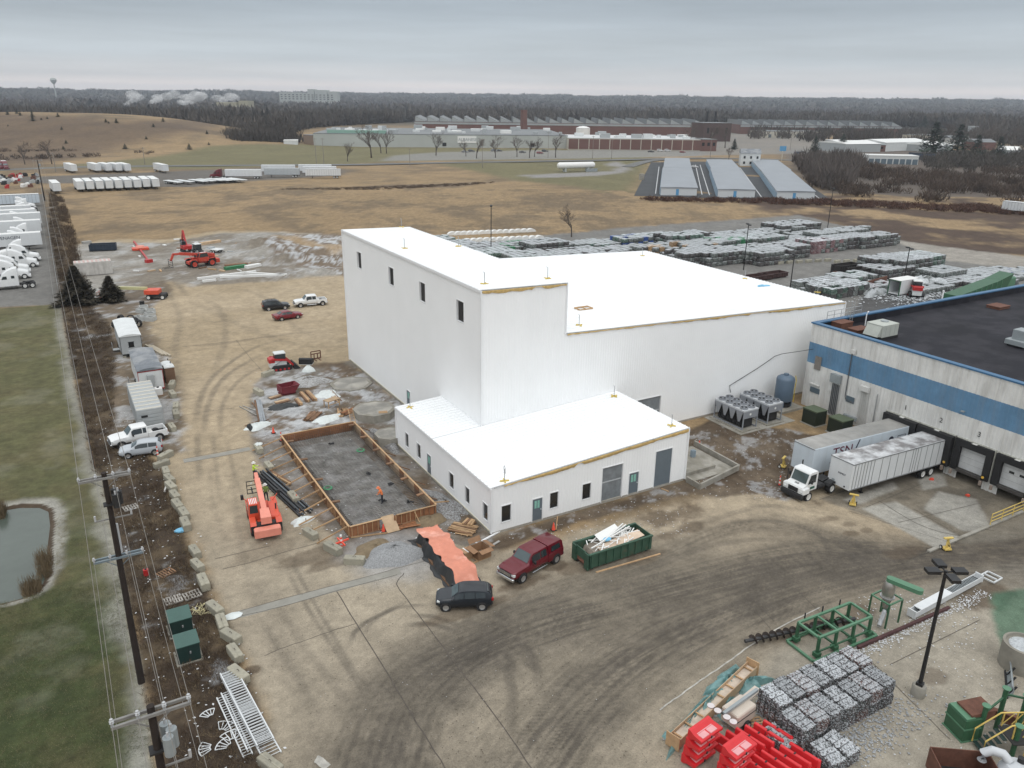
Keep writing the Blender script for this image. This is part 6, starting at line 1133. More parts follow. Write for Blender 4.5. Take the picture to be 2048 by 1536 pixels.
# ---- chillers, tank, pads
CHG=M('chiller_grey',(.26,.275,.30),rough=.5,var=.06);CHT=M('chiller_top',(.50,.52,.54),rough=.5,var=.06)
def chiller(label,x,y,rz):
    t=thing('air_chiller',label,'chiller',(x,y,.18),rz);L,w,H=4.6,2.25,2.3
    MB().cbox(-L/2-.3,L/2+.3,-w/2-.3,w/2+.3,-.18,0,.03).build('pad',CONCM,t);MB().box(-L/2,L/2,-w/2,w/2,H-.16,H).build('top_deck',CHT,t);MB().box(-L/2,L/2,-w/2,-w/2+.12,0,.14).box(-L/2,L/2,w/2-.12,w/2,0,.14).build('base_rail',CHG,t)
    for q in(-L/2,L/2-.1):
        for s in(-w/2,w/2-.12):MB().box(q,q+.1,s,s+.12,.14,H-.16).build('corner_post',CHG,t)
    for s in(-1,1):
        for k in range(4):
            x0=-L/2+.1+k*(L-.2)/4;x1=x0+(L-.2)/4;MB().prism([(x0,H-.16),(x1,H-.16),((x0+x1)/2+.12,.85),((x0+x1)/2-.12,.85)],s*w/2-.05,s*w/2+.01,'y').build('v_panel',CHG,t)
    MB().box(-L/2+.02,-L/2+.05,-w/2+.1,w/2-.1,1.3,H-.16).box(L/2-.05,L/2-.02,-w/2+.1,w/2-.1,1.3,H-.16).build('end_panel',CHG,t);MB().cbox(-L/2+.3,L/2-.3,-.75,.75,.15,1.9,.1).build('coil_bank',FRAME,t)
    for k in range(5):MB().cyl((-1.7+k*.8,-w/2+.35,.3),(-1.7+k*.8,-w/2+.35,.85),.2,n=10).build('compressor',BLACKR,t)
    for i in range(4):
        for j in range(2):
            if i==3 and j==1 and False:continue
            cx,cy=-L/2+.62+i*1.12,(-.55 if j==0 else .55);f_=MB().lathe([(.46,0),(.46,.22),(.40,.22),(.40,.02)],18,(cx,cy,H)).build('fan_shroud',CHG,t,True);MB().cyl((cx,cy,H+.03),(cx,cy,H+.05),.39,n=18).build('fan_well',BLACKR,f_);MB().cyl((cx,cy,H+.12),(cx,cy,H+.2),.13,n=10).build('hub',CHG,f_)
            for q in range(4):MB().obox((cx,cy,H+.13),(.76,.1,.02),q*PI/4,.3).build('blade',FRAME,f_)
    MB().cyl((L/2+.001,-.1,1.75),(L/2+.02,-.1,1.75),.14,n=12).build('badge',HATW,t);MB().box(-.5,-.2,-w/2-.015,-w/2+.0,H-.45,H-.32).build('logo_plate',M('logo_blue',(.05,.10,.42)),t);return t
c1=at(1474,842);c2=at(1535,822);chiller('grey V-coil chiller with eight roof fans, nearer the annex',36.7,8.1-.3,R(-62))if False else None
chiller('grey V-coil chiller with eight roof fans on the nearer slab',36.55,8.35,-PI/2);chiller('grey V-coil chiller with eight roof fans beside the blue tank',40.5,8.35,-PI/2)
TANKB=M('tank_blue_grey',(.10,.145,.20),rough=.45,var=.12,scale=.8);t=thing('storage_tank','tall blue-grey domed tank on legs at the hall corner','tank',(45.3,9.2,.3));MB().cbox(-1.9,1.9,-1.6,1.6,-.3,0,.03).build('pad',CONCM,t)
MB().lathe([(.001,.55),(.6,.5),(1.0,.75),(1.08,1.0),(1.08,3.4),(1.0,3.62),(.65,3.85),(.001,3.95)],24).build('vessel',TANKB,t,True);MB().cyl((0,0,3.9),(0,0,4.08),.3,n=14).build('manhole',TANKB,t)
for k in range(4):a=PI/4+k*PI/2;MB().bar((.95*math.cos(a),.95*math.sin(a),0),(.95*math.cos(a),.95*math.sin(a),1.1),.12).build('leg',TANKB,t)
MB().tube([(.75,-.75,3.9),(.85,-.85,3.3),(.82,-.82,2.0),(.9,-.8,.6)],.05,6).build('yellow_hose',M('hose_yellow',(.6,.45,.05)),t);MB().cyl((0,0,.0),(0,0,.5),.9,n=18).build('sump',BLACKR,t)
tag(MB().box(34.6,43.3,5.4,11.3,0,.06).build('concrete_apron',CONCM),kind='structure')
t=thing('kerbed_plant_base','low concrete kerb wall around a slab beside the annex','foundation',(0,0,0));K=MB()
for a_,b_ in(((21.5,-2.2),(27.9,-.9)),((27.9,-.9),(28.1,5.8)),((21.5,-2.2),(21.5,-.4))):MB().bar((*a_,.28),(*b_,.28),.2,.6).build('kerb',CONCM,t)
MB().box(21.6,27.7,-.7,5.7,0,.08).build('floor',CONCM,t);MB().box(21.7,26.0,.4,4.2,.08,.42).build('slab',CONCM,t)
for k in range(9):MB().cyl((25.2+.16*(k%3),2.9+.16*(k//3),.42),(25.2+.16*(k%3),2.9+.16*(k//3),1.15),.06,n=8).build('conduit_stub',M('blue_grey_pvc',(.27,.33,.38)),t)
# ---- dock furniture
YEL=M('rail_yellow',(.60,.44,.12),rough=.55,var=.2)
tag(MB().box(30.5,48.3,-20.0,-19.7,-1.4,.12).build('retaining_wall',CONCM),'low concrete retaining wall along the edge of the dock ramp','wall');t=thing('guard_railing','yellow pipe guardrail on the dock retaining wall','railing',(0,0,.1))
for k in range(6):MB().cyl((39.3+k*1.75,-19.85,0),(39.3+k*1.75,-19.85,1.1),.04,n=6).build('post',YEL,t)
for z in(.35,.7,1.08):MB().cyl((39.3,-19.85,z),(48.05,-19.85,z),.04,n=6).build('rail',YEL,t)
def stand(x,y,z,rz,label):
    t=thing('trailer_stand',label,'trailer stand',(x,y,z),rz,'yellow trailer support stands');wheel(t,.25,.32,.18,.1,STEELR);wheel(t,.25,-.32,.18,.1,STEELR);MB().cbox(-.3,.3,-.3,.3,.12,.24,.02).build('base',YEL,t);MB().cyl((0,0,.2),(0,0,1.1),.1,n=8).build('post',YEL,t);MB().cbox(-.12,.12,-.42,.42,1.1,1.2,.02).build('head_plate',YEL,t)
    for s in(-1,1):MB().bar((-.2,s*.25,.2),(0,s*.05,.95),.06).build('brace',YEL,t)
p=at(1705,1010,-.7);stand(p.x,p.y,gd(p.x,p.y),.6,'yellow wheeled trailer stand beside the white docked trailer');p=at(1892,1100);stand(p.x,p.y,0,1.2,'yellow wheeled trailer stand alone on the dark yard');p=at(1566,930,-.4);stand(p.x,p.y,gd(p.x,p.y),2.,'small yellow stand by the nose of the pale blue trailer')
for u,v in((1863,963),(1935,995),(1983,975)):p=at(u,v-6,-1.1);tag(MB().prism([(-.2,0),(.2,0),(.05,.2),(-.2,.2)],-.12,.12,'y').build('wheel_chock',CONE_M,loc=(p.x,p.y,gd(p.x,p.y)),rz=random.uniform(0,3)),'orange wheel chock lying on the dock paving','wheel chock','wheel chocks at the docks')
# ---- lamp poles
LPB=M('pole_black',(.014,.014,.015),rough=.5,var=.1)
def lamp_pole(label,x,y,H,heads=4,base=True,group=None,r=.1):
    t=thing('lamp_pole',label,'lamp pole',(x,y,0),R(15),group)
    if base:MB().lathe([(.42,0),(.42,.72),(.36,.8),(.001,.8)],18).build('concrete_base',CONCM,t,True);MB().box(-.2,.2,-.2,.2,.8,.98).build('base_plate',LPB,t)
    MB().cyl((0,0,.8 if base else 0),(0,0,H),r*1.3,r,n=8).build('pole',LPB,t)
    for k in range(heads):
        a=k*2*PI/heads+PI/4;c,s=math.cos(a),math.sin(a);MB().bar((0,0,H-.1),(.45*c,.45*s,H-.06),.07).build('arm',LPB,t);h=MB().obox((.8*c,.8*s,H-.02),(.78,.55,.2),a).build('lamp_head',LPB,t);MB().obox((.8*c,.8*s,H-.13),(.6,.42,.02),a).build('lens',M('lamp_lens',(.4,.4,.38)),h)
    return t
lamp_pole('tall black lamp pole with four square heads on a concrete drum',14.23,-29.92,9.1)
for(u,v,H,lab)in((982,510,11.5,'black lamp pole rising behind the white tower'),(1487,540,10,'black lamp pole among the grey bales'),(1655,456,11.5,'black lamp pole at the field edge of the bale yard'),(1805,575,8,'black lamp pole beside the rolled-off containers'),(1578,592,8,'black lamp pole just beyond the white hall roof')):p=at(u,v);lamp_pole(lab,p.x,p.y,H,2,False,r=.09)
# ---- utility poles and wires
POLEW=M('creosote_pole',(.022,.015,.012),rough=.9,var=.4,scale=1.5);ARMW=M('grey_crossarm',(.22,.215,.205),rough=.85,var=.25,scale=2.);ARMB=M('steel_crossarm',(.19,.24,.275),rough=.5,metal=.3,var=.1);INS=M('insulator',(.45,.46,.47),rough=.25,var=.1);WIREM=M('wire_grey',(.20,.185,.165),rough=.5,var=0)
def upole(label,x,y,H,full=True):
    t=thing('utility_pole',label,'utility pole',(x,y,0));MB().cyl((0,0,0),(0,0,H),.22,.14,n=10).build('pole',POLEW,t,True)
    def arm(z,m,w=1.35,double=True):
        for q in((-.17,.17)if double else(.17,)):MB().bar((-w,q,z),(w,q,z),.1,.12).build('crossarm',m,t)
        for xx in(-w+.05,-.45,.45,w-.05):MB().lathe([(.05,0),(.09,.03),(.05,.07),(.09,.11),(.05,.15),(.06,.2),(.001,.22)],8,(xx,.0,z+.07)).build('insulator',INS,t,True);MB().box(xx-.05,xx+.05,-.2,.2,z+.04,z+.07).build('pin_plate',POSTM,t)
        for s in(-1,1):MB().bar((s*.8,.0,z-.06),(0,.0,z-.7),.04).build('brace',m,t)
    arm(H-.3,ARMW)
    if full:arm(9.2,ARMB,1.35)
    for k in range(3):a=-.9+k*.9;MB().cyl((.45*math.cos(a)+.1,.5*math.sin(a),H-2.1),(.45*math.cos(a)+.1,.5*math.sin(a),H-1.3),.2,n=12).build('transformer',FRAME if full else GREY,t);MB().cyl((.45*math.cos(a)+.1,.5*math.sin(a),H-1.3),(.45*math.cos(a)+.1,.5*math.sin(a),H-1.08),.05,n=6).build('bushing',INS,t)
    MB().bar((-.3,0,H-2.0),(.3,0,H-2.0),.5,.08).build('platform',FRAME,t);MB().bar((-.9,.1,H-3.0),(1.1,.1,H-3.0),.07).build('lower_arm',ARMW,t)
    for s in(-.85,0,1.05):MB().cyl((s,.1,H-2.97),(s,.1,H-2.65),.06,n=8).build('arrester',INS,t)
    if full:MB().cyl((.17,.1,9.4),(.17,.1,H-3.4),.1,n=8).build('riser_conduit',M('conduit_grey',(.42,.44,.45)),t)
    return t
UP=[(-27.94,-5.09,14.7),(-27.96,-25.2,14.0),(-28.6,268.,13.5)];upole('tall dark utility pole with two crossarms beside the frosty lawn edge',*UP[0]);upole('dark utility pole with a pale double crossarm by the white railings',*UP[1],False);upole('distant utility pole at the far corner of the truck lot',*UP[2],False)
def wire(label,a,b,sag,r=.012):
    tag(MB().tube([Vector(a).lerp(Vector(b),i/20)-V(0,0,sag*4*(i/20)*(1-i/20))for i in range(21)],r,4).build('power_line',WIREM),label,'power line','overhead wires between the utility poles')
for xo in(-1.3,-.45,.45,1.3):
    wire('overhead wire strung between the two near utility poles',(-27.94+xo,-5.09,14.6),(-27.96+xo,-25.2,13.9),.35);wire('overhead wire running along the fence to the distant utility pole',(-27.94+xo,-5.09,14.6),(-28.6+xo,268.,13.4),4.2,.017);wire('overhead wire leaving the near pole beyond the white railings',(-27.96+xo,-25.2,13.9),(-28.0+xo,-62.,13.9),.9)
for xo in(-1.3,.5,1.3):wire('overhead wire on the lower steel crossarm of the near pole',(-27.94+xo,-5.09,9.45),(-27.96+xo,-25.2,10.8),.3)
# ---- silt fence and chain-link fence along the lawn
t=thing('silt_fence','low black silt fence along the edge of the lawn','fence',(0,0,0));SILT=M('silt_black',(.022,.023,.024),rough=.8,var=.3)
for k in range(34):
    y0=30+k*2.35;x0=-28.35-.6*(y0-30)/80;MB().box(x0-.02,x0+.02,y0,y0+2.3,0,.75+.08*math.sin(k)).build('fabric_panel',SILT,t);MB().bar((x0+.06,y0,0),(x0+.06,y0,.95),.05).build('stake',TIMBO,t)
t=thing('chain_link_fence','grey chain-link fence between the truck lot and the field','fence',(0,0,0));LINK=M('fence_mesh',(.05,.052,.052),rough=.7,alpha=.5)
for k in range(46):
    y0=110+k*4.;MB().cyl((-28.95,y0,0),(-28.95,y0,2.3),.04,n=6).build('post',POSTM,t);MB().box(-28.955,-28.945,y0+.05,y0+3.95,.1,2.15).build('mesh_panel',LINK,t)
    if k%3==0:MB().cyl((-28.95,y0,2.2),(-28.95,y0+12,2.2),.025,n=5).build('top_rail',POSTM,t)
# ---- pallets, railings and stair parts at the lower left
GPAL=M('pallet_grey',(.36,.34,.31),rough=.9,var=.25)
p=at(261,1016);pallet(p.x,p.y,R(10),'pale grey pallet lying in brown brush below the crossarm',GPAL);p=at(332,1147);pallet(p.x,p.y,R(25),'dark weathered pallet in the brush beside a red can',TIMBO);p=at(363,1198);pallet(p.x-.55,p.y+.1,R(5),'pale pallet with a plank deck next to the green cabinet',GPAL,n=7);pallet(p.x+.75,p.y+.1,R(8),'pale slatted pallet close to the concrete block line',GPAL,n=6)
p=at(293,1150);t=thing('fuel_can','small red can in the brush beside the dark pallet','can',(p.x,p.y,0));MB().cyl((0,0,0),(0,0,.5),.2,n=12).build('can',RED,t);MB().cyl((0,0,.5),(0,0,.58),.08).build('cap',PLAST,t)
WST=M('white_steel',(.62,.64,.65),rough=.45,var=.08)
def rail_panel(name,x,y,z,rz,L,w,n,label,flat=True):
    t=thing(name,label,'railing panel',(x,y,z),rz,'white railing panels stacked in the brush')
    for s in(-w/2,w/2):MB().bar((-L/2,s,.04),(L/2,s,.04),.07,.08).build('rail',WST,t)
    for k in range(n):q=-L/2+.1+k*(L-.2)/(n-1);MB().bar((q,-w/2,.04),(q,w/2,.04),.035).build('baluster',WST,t)
    return t
rail_panel('railing_panel',-22.75,-10.9,.52,R(95),7.2,.95,30,'white ladder-like railing panel lying on top of the stack');rail_panel('railing_panel',-22.5,-13.0,.06,R(96),4.4,1.0,17,'white railing panel sticking out beneath the stack');rail_panel('railing_panel',-23.35,-11.6,.3,R(94),5.4,.55,26,'narrow white railing panel along the side of the stack');rail_panel('railing_panel',-23.65,-11.7,.06,R(94),5.6,.5,24,'narrow white railing panel lowest on the stack side')
for z in(.25,.42):rail_panel('railing_panel',-22.75,-10.6,z-.05,R(95),6.8,.95,26,'white railing panel sandwiched in the middle of the stack')
for k,(u,v,a0,r_)in enumerate(((440,1468,0.2,.75),(432,1495,2.3,.7),(468,1490,.9,.8),(465,1500,1.6,.7),(425,1443,1.2,.6))):
    p=at(u,v);t=thing('stair_tread_ring','white curved spiral stair segment lying in the brush','stair part',(p.x,p.y,.04+.06*k),a0,'white spiral stair parts')
    for rr in(r_*.45,r_*1.3):MB().tube([(rr*math.cos(q*.16),rr*math.sin(q*.16),0)for q in range(9)],.035,5).build('curved_rail',WST,t)
    for q in range(5):MB().bar((r_*.45*math.cos(q*.32),r_*.45*math.sin(q*.32),0),(r_*1.3*math.cos(q*.32),r_*1.3*math.sin(q*.32),0),.04).build('spoke',WST,t)
p=at(207,950);tag(MB().ell((0,0,.12),.55,.35,.2,8,5).build('blue_bag',MATS['blue_plastic'],loc=at(362,1063),smooth=True),'crumpled blue plastic bag beside a road edge block','bag');tag(MB().cyl((0,0,.12),(.4,1.7,.12),.1,n=8).build('pvc_pipe',HATW,loc=at(330,985)),'short white pipe lying in the brush near the blocks','pipe');tag(MB().ell((0,0,.06),.7,.45,.12,8,4).build('white_sack',WPLAS,loc=at(466,1233),smooth=True),'flattened white sack beside the concrete blocks','sack')
rp_=MB();p=at(402,1220)
for k in range(3):rp_.tube([(random.uniform(-.8,.8),random.uniform(-.9,.9),.06)for _ in range(9)],.03,4)
tag(rp_.build('rope_tangle',M('rope_cream',(.55,.50,.30)),loc=p),'tangle of cream rope between pallet and blocks','rope')
# ---- track loader and attachments near the dirt
def track_loader(label,x,y,z,rz,col,s=1.):
    t=thing('track_loader',label,'loader',(x,y,z),rz);t.scale=(s,)*3
    for sg in(-1,1):
        tk=MB().prism([(-1.15,.12),(-.85,0),(.85,0),(1.15,.2),(1.1,.45),(.6,.62),(-1.0,.62),(-1.25,.4)],sg*.72-.2,sg*.72+.2,'y').build('track',BLACKR,t)
        for k in range(4):MB().cyl((-.8+k*.5,sg*.72-.21,.18),(-.8+k*.5,sg*.72+.21,.18),.14,n=10).build('roller',col,tk)
        MB().bar((-1.2,sg*.62,1.45),(.6,sg*.62,1.2),.14,.22).bar((.6,sg*.62,1.2),(1.35,sg*.62,.45),.14,.22).build('lift_arm',col,t);MB().cyl((-.9,sg*.62,.75),(.1,sg*.62,1.2),.06).build('lift_cylinder',CHROME,t)
    MB().cbox(-1.4,.6,-.55,.55,.35,1.25,.06).build('body',CABW,t);MB().cbox(-1.5,-.75,-.58,.58,1.0,1.5,.08).build('engine_hood',col,t);cb=MB().cbox(-.75,.5,-.5,.5,1.0,2.0,.06).build('cab',CGLASS,t);MB().cbox(-.8,.55,-.55,.55,2.0,2.12,.05).build('roof',CABW,cb)
    for a in(-.72,.47):
        for b_ in(-.47,.47):MB().bar((a,b_,1.0),(a,b_,2.0),.07).build('pillar',FRAME,cb)
    MB().prism([(1.35,.05),(2.1,.02),(1.45,.7),(1.35,.7)],-.85,.85,'y').build('bucket',FRAME,t);return t
p=at(563,737);track_loader('red and white track loader with lowered bucket on sandy lot',p.x,p.y,0,R(-2),RED,1.12)
p=at(613,727);t=thing('bucket_attachment','black loader bucket with white frost standing by the loader','bucket',(p.x,p.y,0),R(60));MB().prism([(-.6,0),(.6,0),(.7,.5),(-.2,.9),(-.6,.8)],-.9,.9,'y').build('shell',FRAME,t);MB().box(-.62,.6,-.92,.92,0,.05).build('edge',HATW,t)
p=at(632,718);t=thing('fork_carriage','rusty fork carriage frame standing on the sandy lot','attachment',(p.x,p.y,0),R(5))
for a_,b_ in(((-.7,0,.1),(.7,0,.1)),((-.7,0,1.15),(.7,0,1.15)),((-.7,0,.1),(-.7,0,1.15)),((.7,0,.1),(.7,0,1.15)),((-.25,0,.1),(-.25,0,.8)),((.25,0,.1),(.25,0,.8)),((-.7,0,.8),(.7,0,.8))):MB().bar(a_,b_,.1,.12).build('bar',RUSTST,t)
for s in(-.3,.3):MB().bar((s,0,.06),(s,-1.1,.06),.1,.05).build('fork',RUSTST,t)
# ---- plant on the upper left
def boom_lift(label,x,y,rz):
    t=thing('boom_lift',label,'boom lift',(x,y,0),rz)
    for a in(-1.2,1.2):
        for s in(-1,1):wheel(t,a,s*1.0,.45,.35,STEELR)
    MB().cbox(-1.6,1.6,-.9,.9,.5,.95,.06).build('chassis',FRAME,t);MB().cbox(-1.9,.6,-1.1,1.1,1.0,1.75,.08).build('turntable',ORANGE,t);BC=M('boom_cream',(.52,.50,.27),rough=.5,var=.1);MB().bar((-1.5,0,1.9),(-7.0,0,2.1),.45,.5).build('boom',BC,t);MB().bar((-7.0,0,2.05),(-8.3,0,1.2),.3,.3).build('jib',ORANGE,t)
    bk=MB().box(-10.0,-8.5,-.9,.9,.35,.42).build('platform',ORANGE,t)
    for z in(.9,1.45):
        for a_,b_ in(((-10,-.9),(-8.5,-.9)),((-8.5,-.9),(-8.5,.9)),((-8.5,.9),(-10,.9)),((-10,.9),(-10,-.9))):MB().bar((*a_,z),(*b_,z),.05).build('guard_rail',ORANGE,bk)
    for a in(-10,-8.5):
        for s in(-.9,.9):MB().bar((a,s,.4),(a,s,1.45),.05).build('guard_post',ORANGE,bk)
p=at(315,597);boom_lift('orange boom lift with cream arm stowed beside the conifers',p.x,p.y,R(-22))
p=at(396,510);t=thing('mini_excavator','red excavator with raised arm parked behind the grey tractor','excavator',(p.x-1.5,p.y+5.5,0),R(100))
for s in(-1,1):MB().prism([(-1.4,.1),(-1.1,0),(1.1,0),(1.4,.1),(1.4,.5),(1.1,.65),(-1.1,.65),(-1.4,.5)],s*.9-.25,s*.9+.25,'y').build('track',BLACKR,t)
MB().cbox(-1.5,1.2,-1.1,1.1,.75,1.6,.1).build('house',RED,t);MB().cbox(-.2,1.1,.1,1.05,1.6,2.5,.08).build('cab',CGLASS,t);MB().bar((1.0,-.3,1.3),(2.4,-.3,4.6),.35,.5).build('boom',RED,t);MB().bar((2.4,-.3,4.6),(3.6,-.3,2.2),.28,.35).build('stick',RED,t);MB().prism([(3.3,1.6),(4.1,1.7),(3.9,2.4),(3.4,2.4)],-.75,.15,'y').build('bucket',FRAME,t)
p=at(398,512);t=thing('farm_tractor','grey backhoe tractor standing in the frosty site corner','tractor',(p.x,p.y,0),R(-75))
for s in(-1,1):wheel(t,-1.0,s*.95,.75,.5,CABG);wheel(t,1.4,s*.85,.45,.35,CABG)
MB().cbox(-1.4,1.0,-.5,.5,.8,1.4,.06).build('body',CABG,t);MB().cbox(.6,1.9,-.45,.45,.9,1.5,.08).build('hood',FRAME,t);MB().cbox(-1.2,.4,-.7,.7,1.4,2.7,.08).build('cab',CGLASS,t);MB().cbox(-1.25,.45,-.75,.75,2.7,2.82,.04).build('roof',CABW,t);MB().bar((-1.4,0,.9),(-2.6,0,2.4),.25,.35).build('hoe_boom',CABG,t);MB().bar((-2.6,0,2.4),(-3.2,0,.6),.2,.28).build('hoe_stick',CABG,t);MB().prism([(1.9,.1),(2.5,.05),(2.1,.8),(1.9,.8)],-1.0,1.0,'y').build('front_bucket',FRAME,t)
p=at(433,505);t=thing('flatbed_trailer','small pale flatbed trailer parked beside the grey tractor','trailer',(p.x,p.y,0),R(-60));MB().box(-2.4,1.6,-1.1,1.1,.75,.85).build('deck',CABW,t);MB().bar((1.6,0,.7),(2.8,0,.5),.12).build('drawbar',FRAME,t);MB().box(-2.3,-1.2,-.8,.8,.85,1.15).build('load',CABG,t)
for s in(-1,1):wheel(t,-.5,s*1.05,.36,.24,STEELR);wheel(t,.35,s*1.05,.36,.24,STEELR)
rolloff('dark blue roll-off skip with its load at the field edge',(-18.3,157.8,0),R(-10),5.6,2.3,1.6,M('skip_blue',(.018,.03,.05),rough=.6,var=.25));t=blob('debris_load','brown debris heaped in the dark blue skip','debris',207,485,2.3,.95,.9,MATS['brown_dirt'],22,R(-10),z=.9);t.location=(-18.3,157.8,.4)
for k,(u0,v0,u1,v1)in enumerate(((395,560,512,545),(440,556,574,552),(405,565,432,562),(490,548,570,553))):
    a,b=at(u0,v0),at(u1,v1);tag(MB().bar((0,0,.25),(b.x-a.x,b.y-a.y,.25),.55,.45).build('panel_bundle',HATW,loc=a),'long white-wrapped panel bundle on the frosty ground','panel bundle','white-wrapped panel bundles')
for u0,v0,u1,v1,m,lab in((450,540,492,534,M('sheet_green',(.03,.17,.07)),'stack of green roofing sheets beside white bundles'),(450,535,495,531,TIMBO,'stack of brown sheets behind the green roofing sheets'),(492,537,520,532,HATW,'short stack of white panels at the end of the green sheets'),(402,490,440,484,PLYP,'tan plywood stack behind the flatbed trailer'),(165,488,182,486,M('concrete_slab_g',(.33,.32,.30)),'grey slab stack at the field edge')):
    a,b=at(u0,v0),at(u1,v1);tag(MB().bar((0,0,.3),(b.x-a.x,b.y-a.y,.3),1.1,.6).build('sheet_stack',m,loc=a),lab,'sheet stack')
a,b=at(268,485),at(298,525);t=thing('red_form_beam','long red steel form beam lying across the frosty site','steel beam',(a.x,a.y,0));MB().bar((0,0,.25),(b.x-a.x,b.y-a.y,.25),.35,.4).build('beam',RED,t);MB().obox((b.x-a.x,b.y-a.y,.35),(1.4,1.0,.7),.4).build('end_shoe',RED,t)
p=at(281,500);t=thing('mixer_drum','pale disc on a red cradle beside the red form beam','machine',(p.x,p.y,0));MB().cbox(-1.8,1.8,-1,1,.1,.6,.05).build('cradle',ORANGE,t);MB().cyl((0,0,.6),(0,0,1.0),1.1,.9,n=18).build('disc',SALMON,t)
for k in range(26):
    u,v=random.uniform(250,560),random.uniform(478,545);p=at(u,v);tag(MB().obox((0,0,.12),(random.uniform(.6,2.4),random.uniform(.2,.7),.22),random.uniform(0,3)).build('site_offcut',random.choice((HATW,HATW,TIMB,CABG,PLYP,TIMBO)),loc=p),'loose building offcut lying on the frosty site corner','debris','offcuts on the frosty site corner')
# ================================================================ RECYCLING YARD
def shard_mat(name,cols,frost=.9,scale=26.,bump=1.):
    """pressed bottles and cans: every voronoi cell its own colour, frost lying on upward faces"""
    m=bpy.data.materials.new(name);m.use_nodes=True;t=m.node_tree;N=t.nodes;L=t.links;b=N['Principled BSDF'];b.inputs['Roughness'].default_value=.45
    tc=N.new('ShaderNodeTexCoord');nz=N.new('ShaderNodeTexNoise');nz.inputs['Scale'].default_value=6;L.new(tc.outputs['Object'],nz.inputs['Vector'])
    ad=N.new('ShaderNodeMixRGB');ad.inputs[0].default_value=.12;L.new(tc.outputs['Object'],ad.inputs[1]);L.new(nz.outputs['Color'],ad.inputs[2])
    v=N.new('ShaderNodeTexVoronoi');v.inputs['Scale'].default_value=scale;L.new(ad.outputs[0],v.inputs['Vector']);sp=N.new('ShaderNodeSeparateColor');L.new(v.outputs['Color'],sp.inputs[0])
    r=N.new('ShaderNodeValToRGB');r.color_ramp.interpolation='CONSTANT';L.new(sp.outputs[0],r.inputs[0]);e=r.color_ramp.elements
    while len(e)<len(cols):e.new(.5)
    for i,c in enumerate(cols):e[i].position=i/len(cols);e[i].color=(*c,1)
    g=N.new('ShaderNodeNewGeometry');s2=N.new('ShaderNodeSeparateXYZ');L.new(g.outputs['Normal'],s2.inputs[0]);up=N.new('ShaderNodeMapRange');L.new(s2.outputs['Z'],up.inputs['Value']);up.inputs['From Min'].default_value=.45;up.inputs['From Max'].default_value=.85
    n2=N.new('ShaderNodeTexNoise');n2.inputs['Scale'].default_value=11;n2.inputs['Detail'].default_value=6;n2.inputs['Roughness'].default_value=.75;mp=N.new('ShaderNodeMapping');mp.inputs['Scale'].default_value=(1.6,.5,1);L.new(tc.outputs['Object'],mp.inputs[0]);L.new(mp.outputs[0],n2.inputs['Vector']);mr=N.new('ShaderNodeMapRange');L.new(n2.outputs['Fac'],mr.inputs['Value']);mr.inputs['From Min'].default_value=.27;mr.inputs['From Max'].default_value=.50;mr.inputs['To Max'].default_value=frost
    mu=N.new('ShaderNodeMath');mu.operation='MULTIPLY';L.new(up.outputs[0],mu.inputs[0]);L.new(mr.outputs[0],mu.inputs[1]);mx=N.new('ShaderNodeMixRGB');L.new(mu.outputs[0],mx.inputs[0]);L.new(r.outputs[0],mx.inputs[1]);mx.inputs[2].default_value=(.60,.63,.66,1)
    oi=N.new('ShaderNodeObjectInfo');rr=N.new('ShaderNodeMapRange');L.new(oi.outputs['Random'],rr.inputs['Value']);rr.inputs['To Min'].default_value=.7;rr.inputs['To Max'].default_value=1.2;sc=N.new('ShaderNodeVectorMath');sc.operation='SCALE';L.new(mx.outputs[0],sc.inputs[0]);L.new(rr.outputs[0],sc.inputs['Scale']);L.new(sc.outputs[0],b.inputs['Base Color'])
    bp=N.new('ShaderNodeBump');bp.inputs['Strength'].default_value=bump;bp.inputs['Distance'].default_value=.06;L.new(v.outputs['Distance'],bp.inputs['Height']);L.new(bp.outputs[0],b.inputs['Normal']);return m
GREYS=[(.045,.045,.048),(.09,.085,.085),(.20,.20,.205),(.03,.03,.032),(.085,.055,.05),(.28,.29,.295),(.055,.045,.04),(.13,.065,.055),(.035,.033,.035),(.05,.09,.07),(.13,.13,.135),(.03,.03,.033)]
S_MIX=shard_mat('pressed_bottles',GREYS,.93,21.,1.);S_BRN=shard_mat('pressed_bottles_brown',[(.10,.035,.025),(.17,.09,.07),(.04,.02,.018),(.32,.28,.26),(.22,.07,.05),(.03,.03,.03),(.12,.06,.05),(.3,.29,.28)],.9,21.);S_CLR=shard_mat('pressed_bottles_clear',[(.13,.145,.14),(.24,.27,.26),(.07,.08,.08),(.33,.36,.35),(.15,.185,.165),(.045,.05,.052),(.26,.27,.265),(.12,.105,.09)],.72,9.);S_GRN=shard_mat('pressed_bottles_green',[(.02,.16,.06),(.03,.24,.09),(.015,.10,.045),(.05,.30,.12),(.02,.13,.05)],.25,11.);S_DKG=shard_mat('pressed_bottles_darkgreen',[(.03,.09,.06),(.12,.16,.14),(.05,.12,.08),(.25,.29,.27),(.03,.05,.04)],.8,11.);S_BLU=shard_mat('pressed_bottles_blue',[(.02,.06,.25),(.03,.10,.33),(.02,.04,.14)],.4,11.);S_RED=shard_mat('pressed_bottles_red',[(.18,.05,.06),(.25,.16,.16),(.30,.28,.28),(.12,.04,.05)],.8,11.);S_TAN=shard_mat('pressed_card',[(.36,.24,.13),(.42,.29,.17),(.30,.19,.10)],.3,9.)
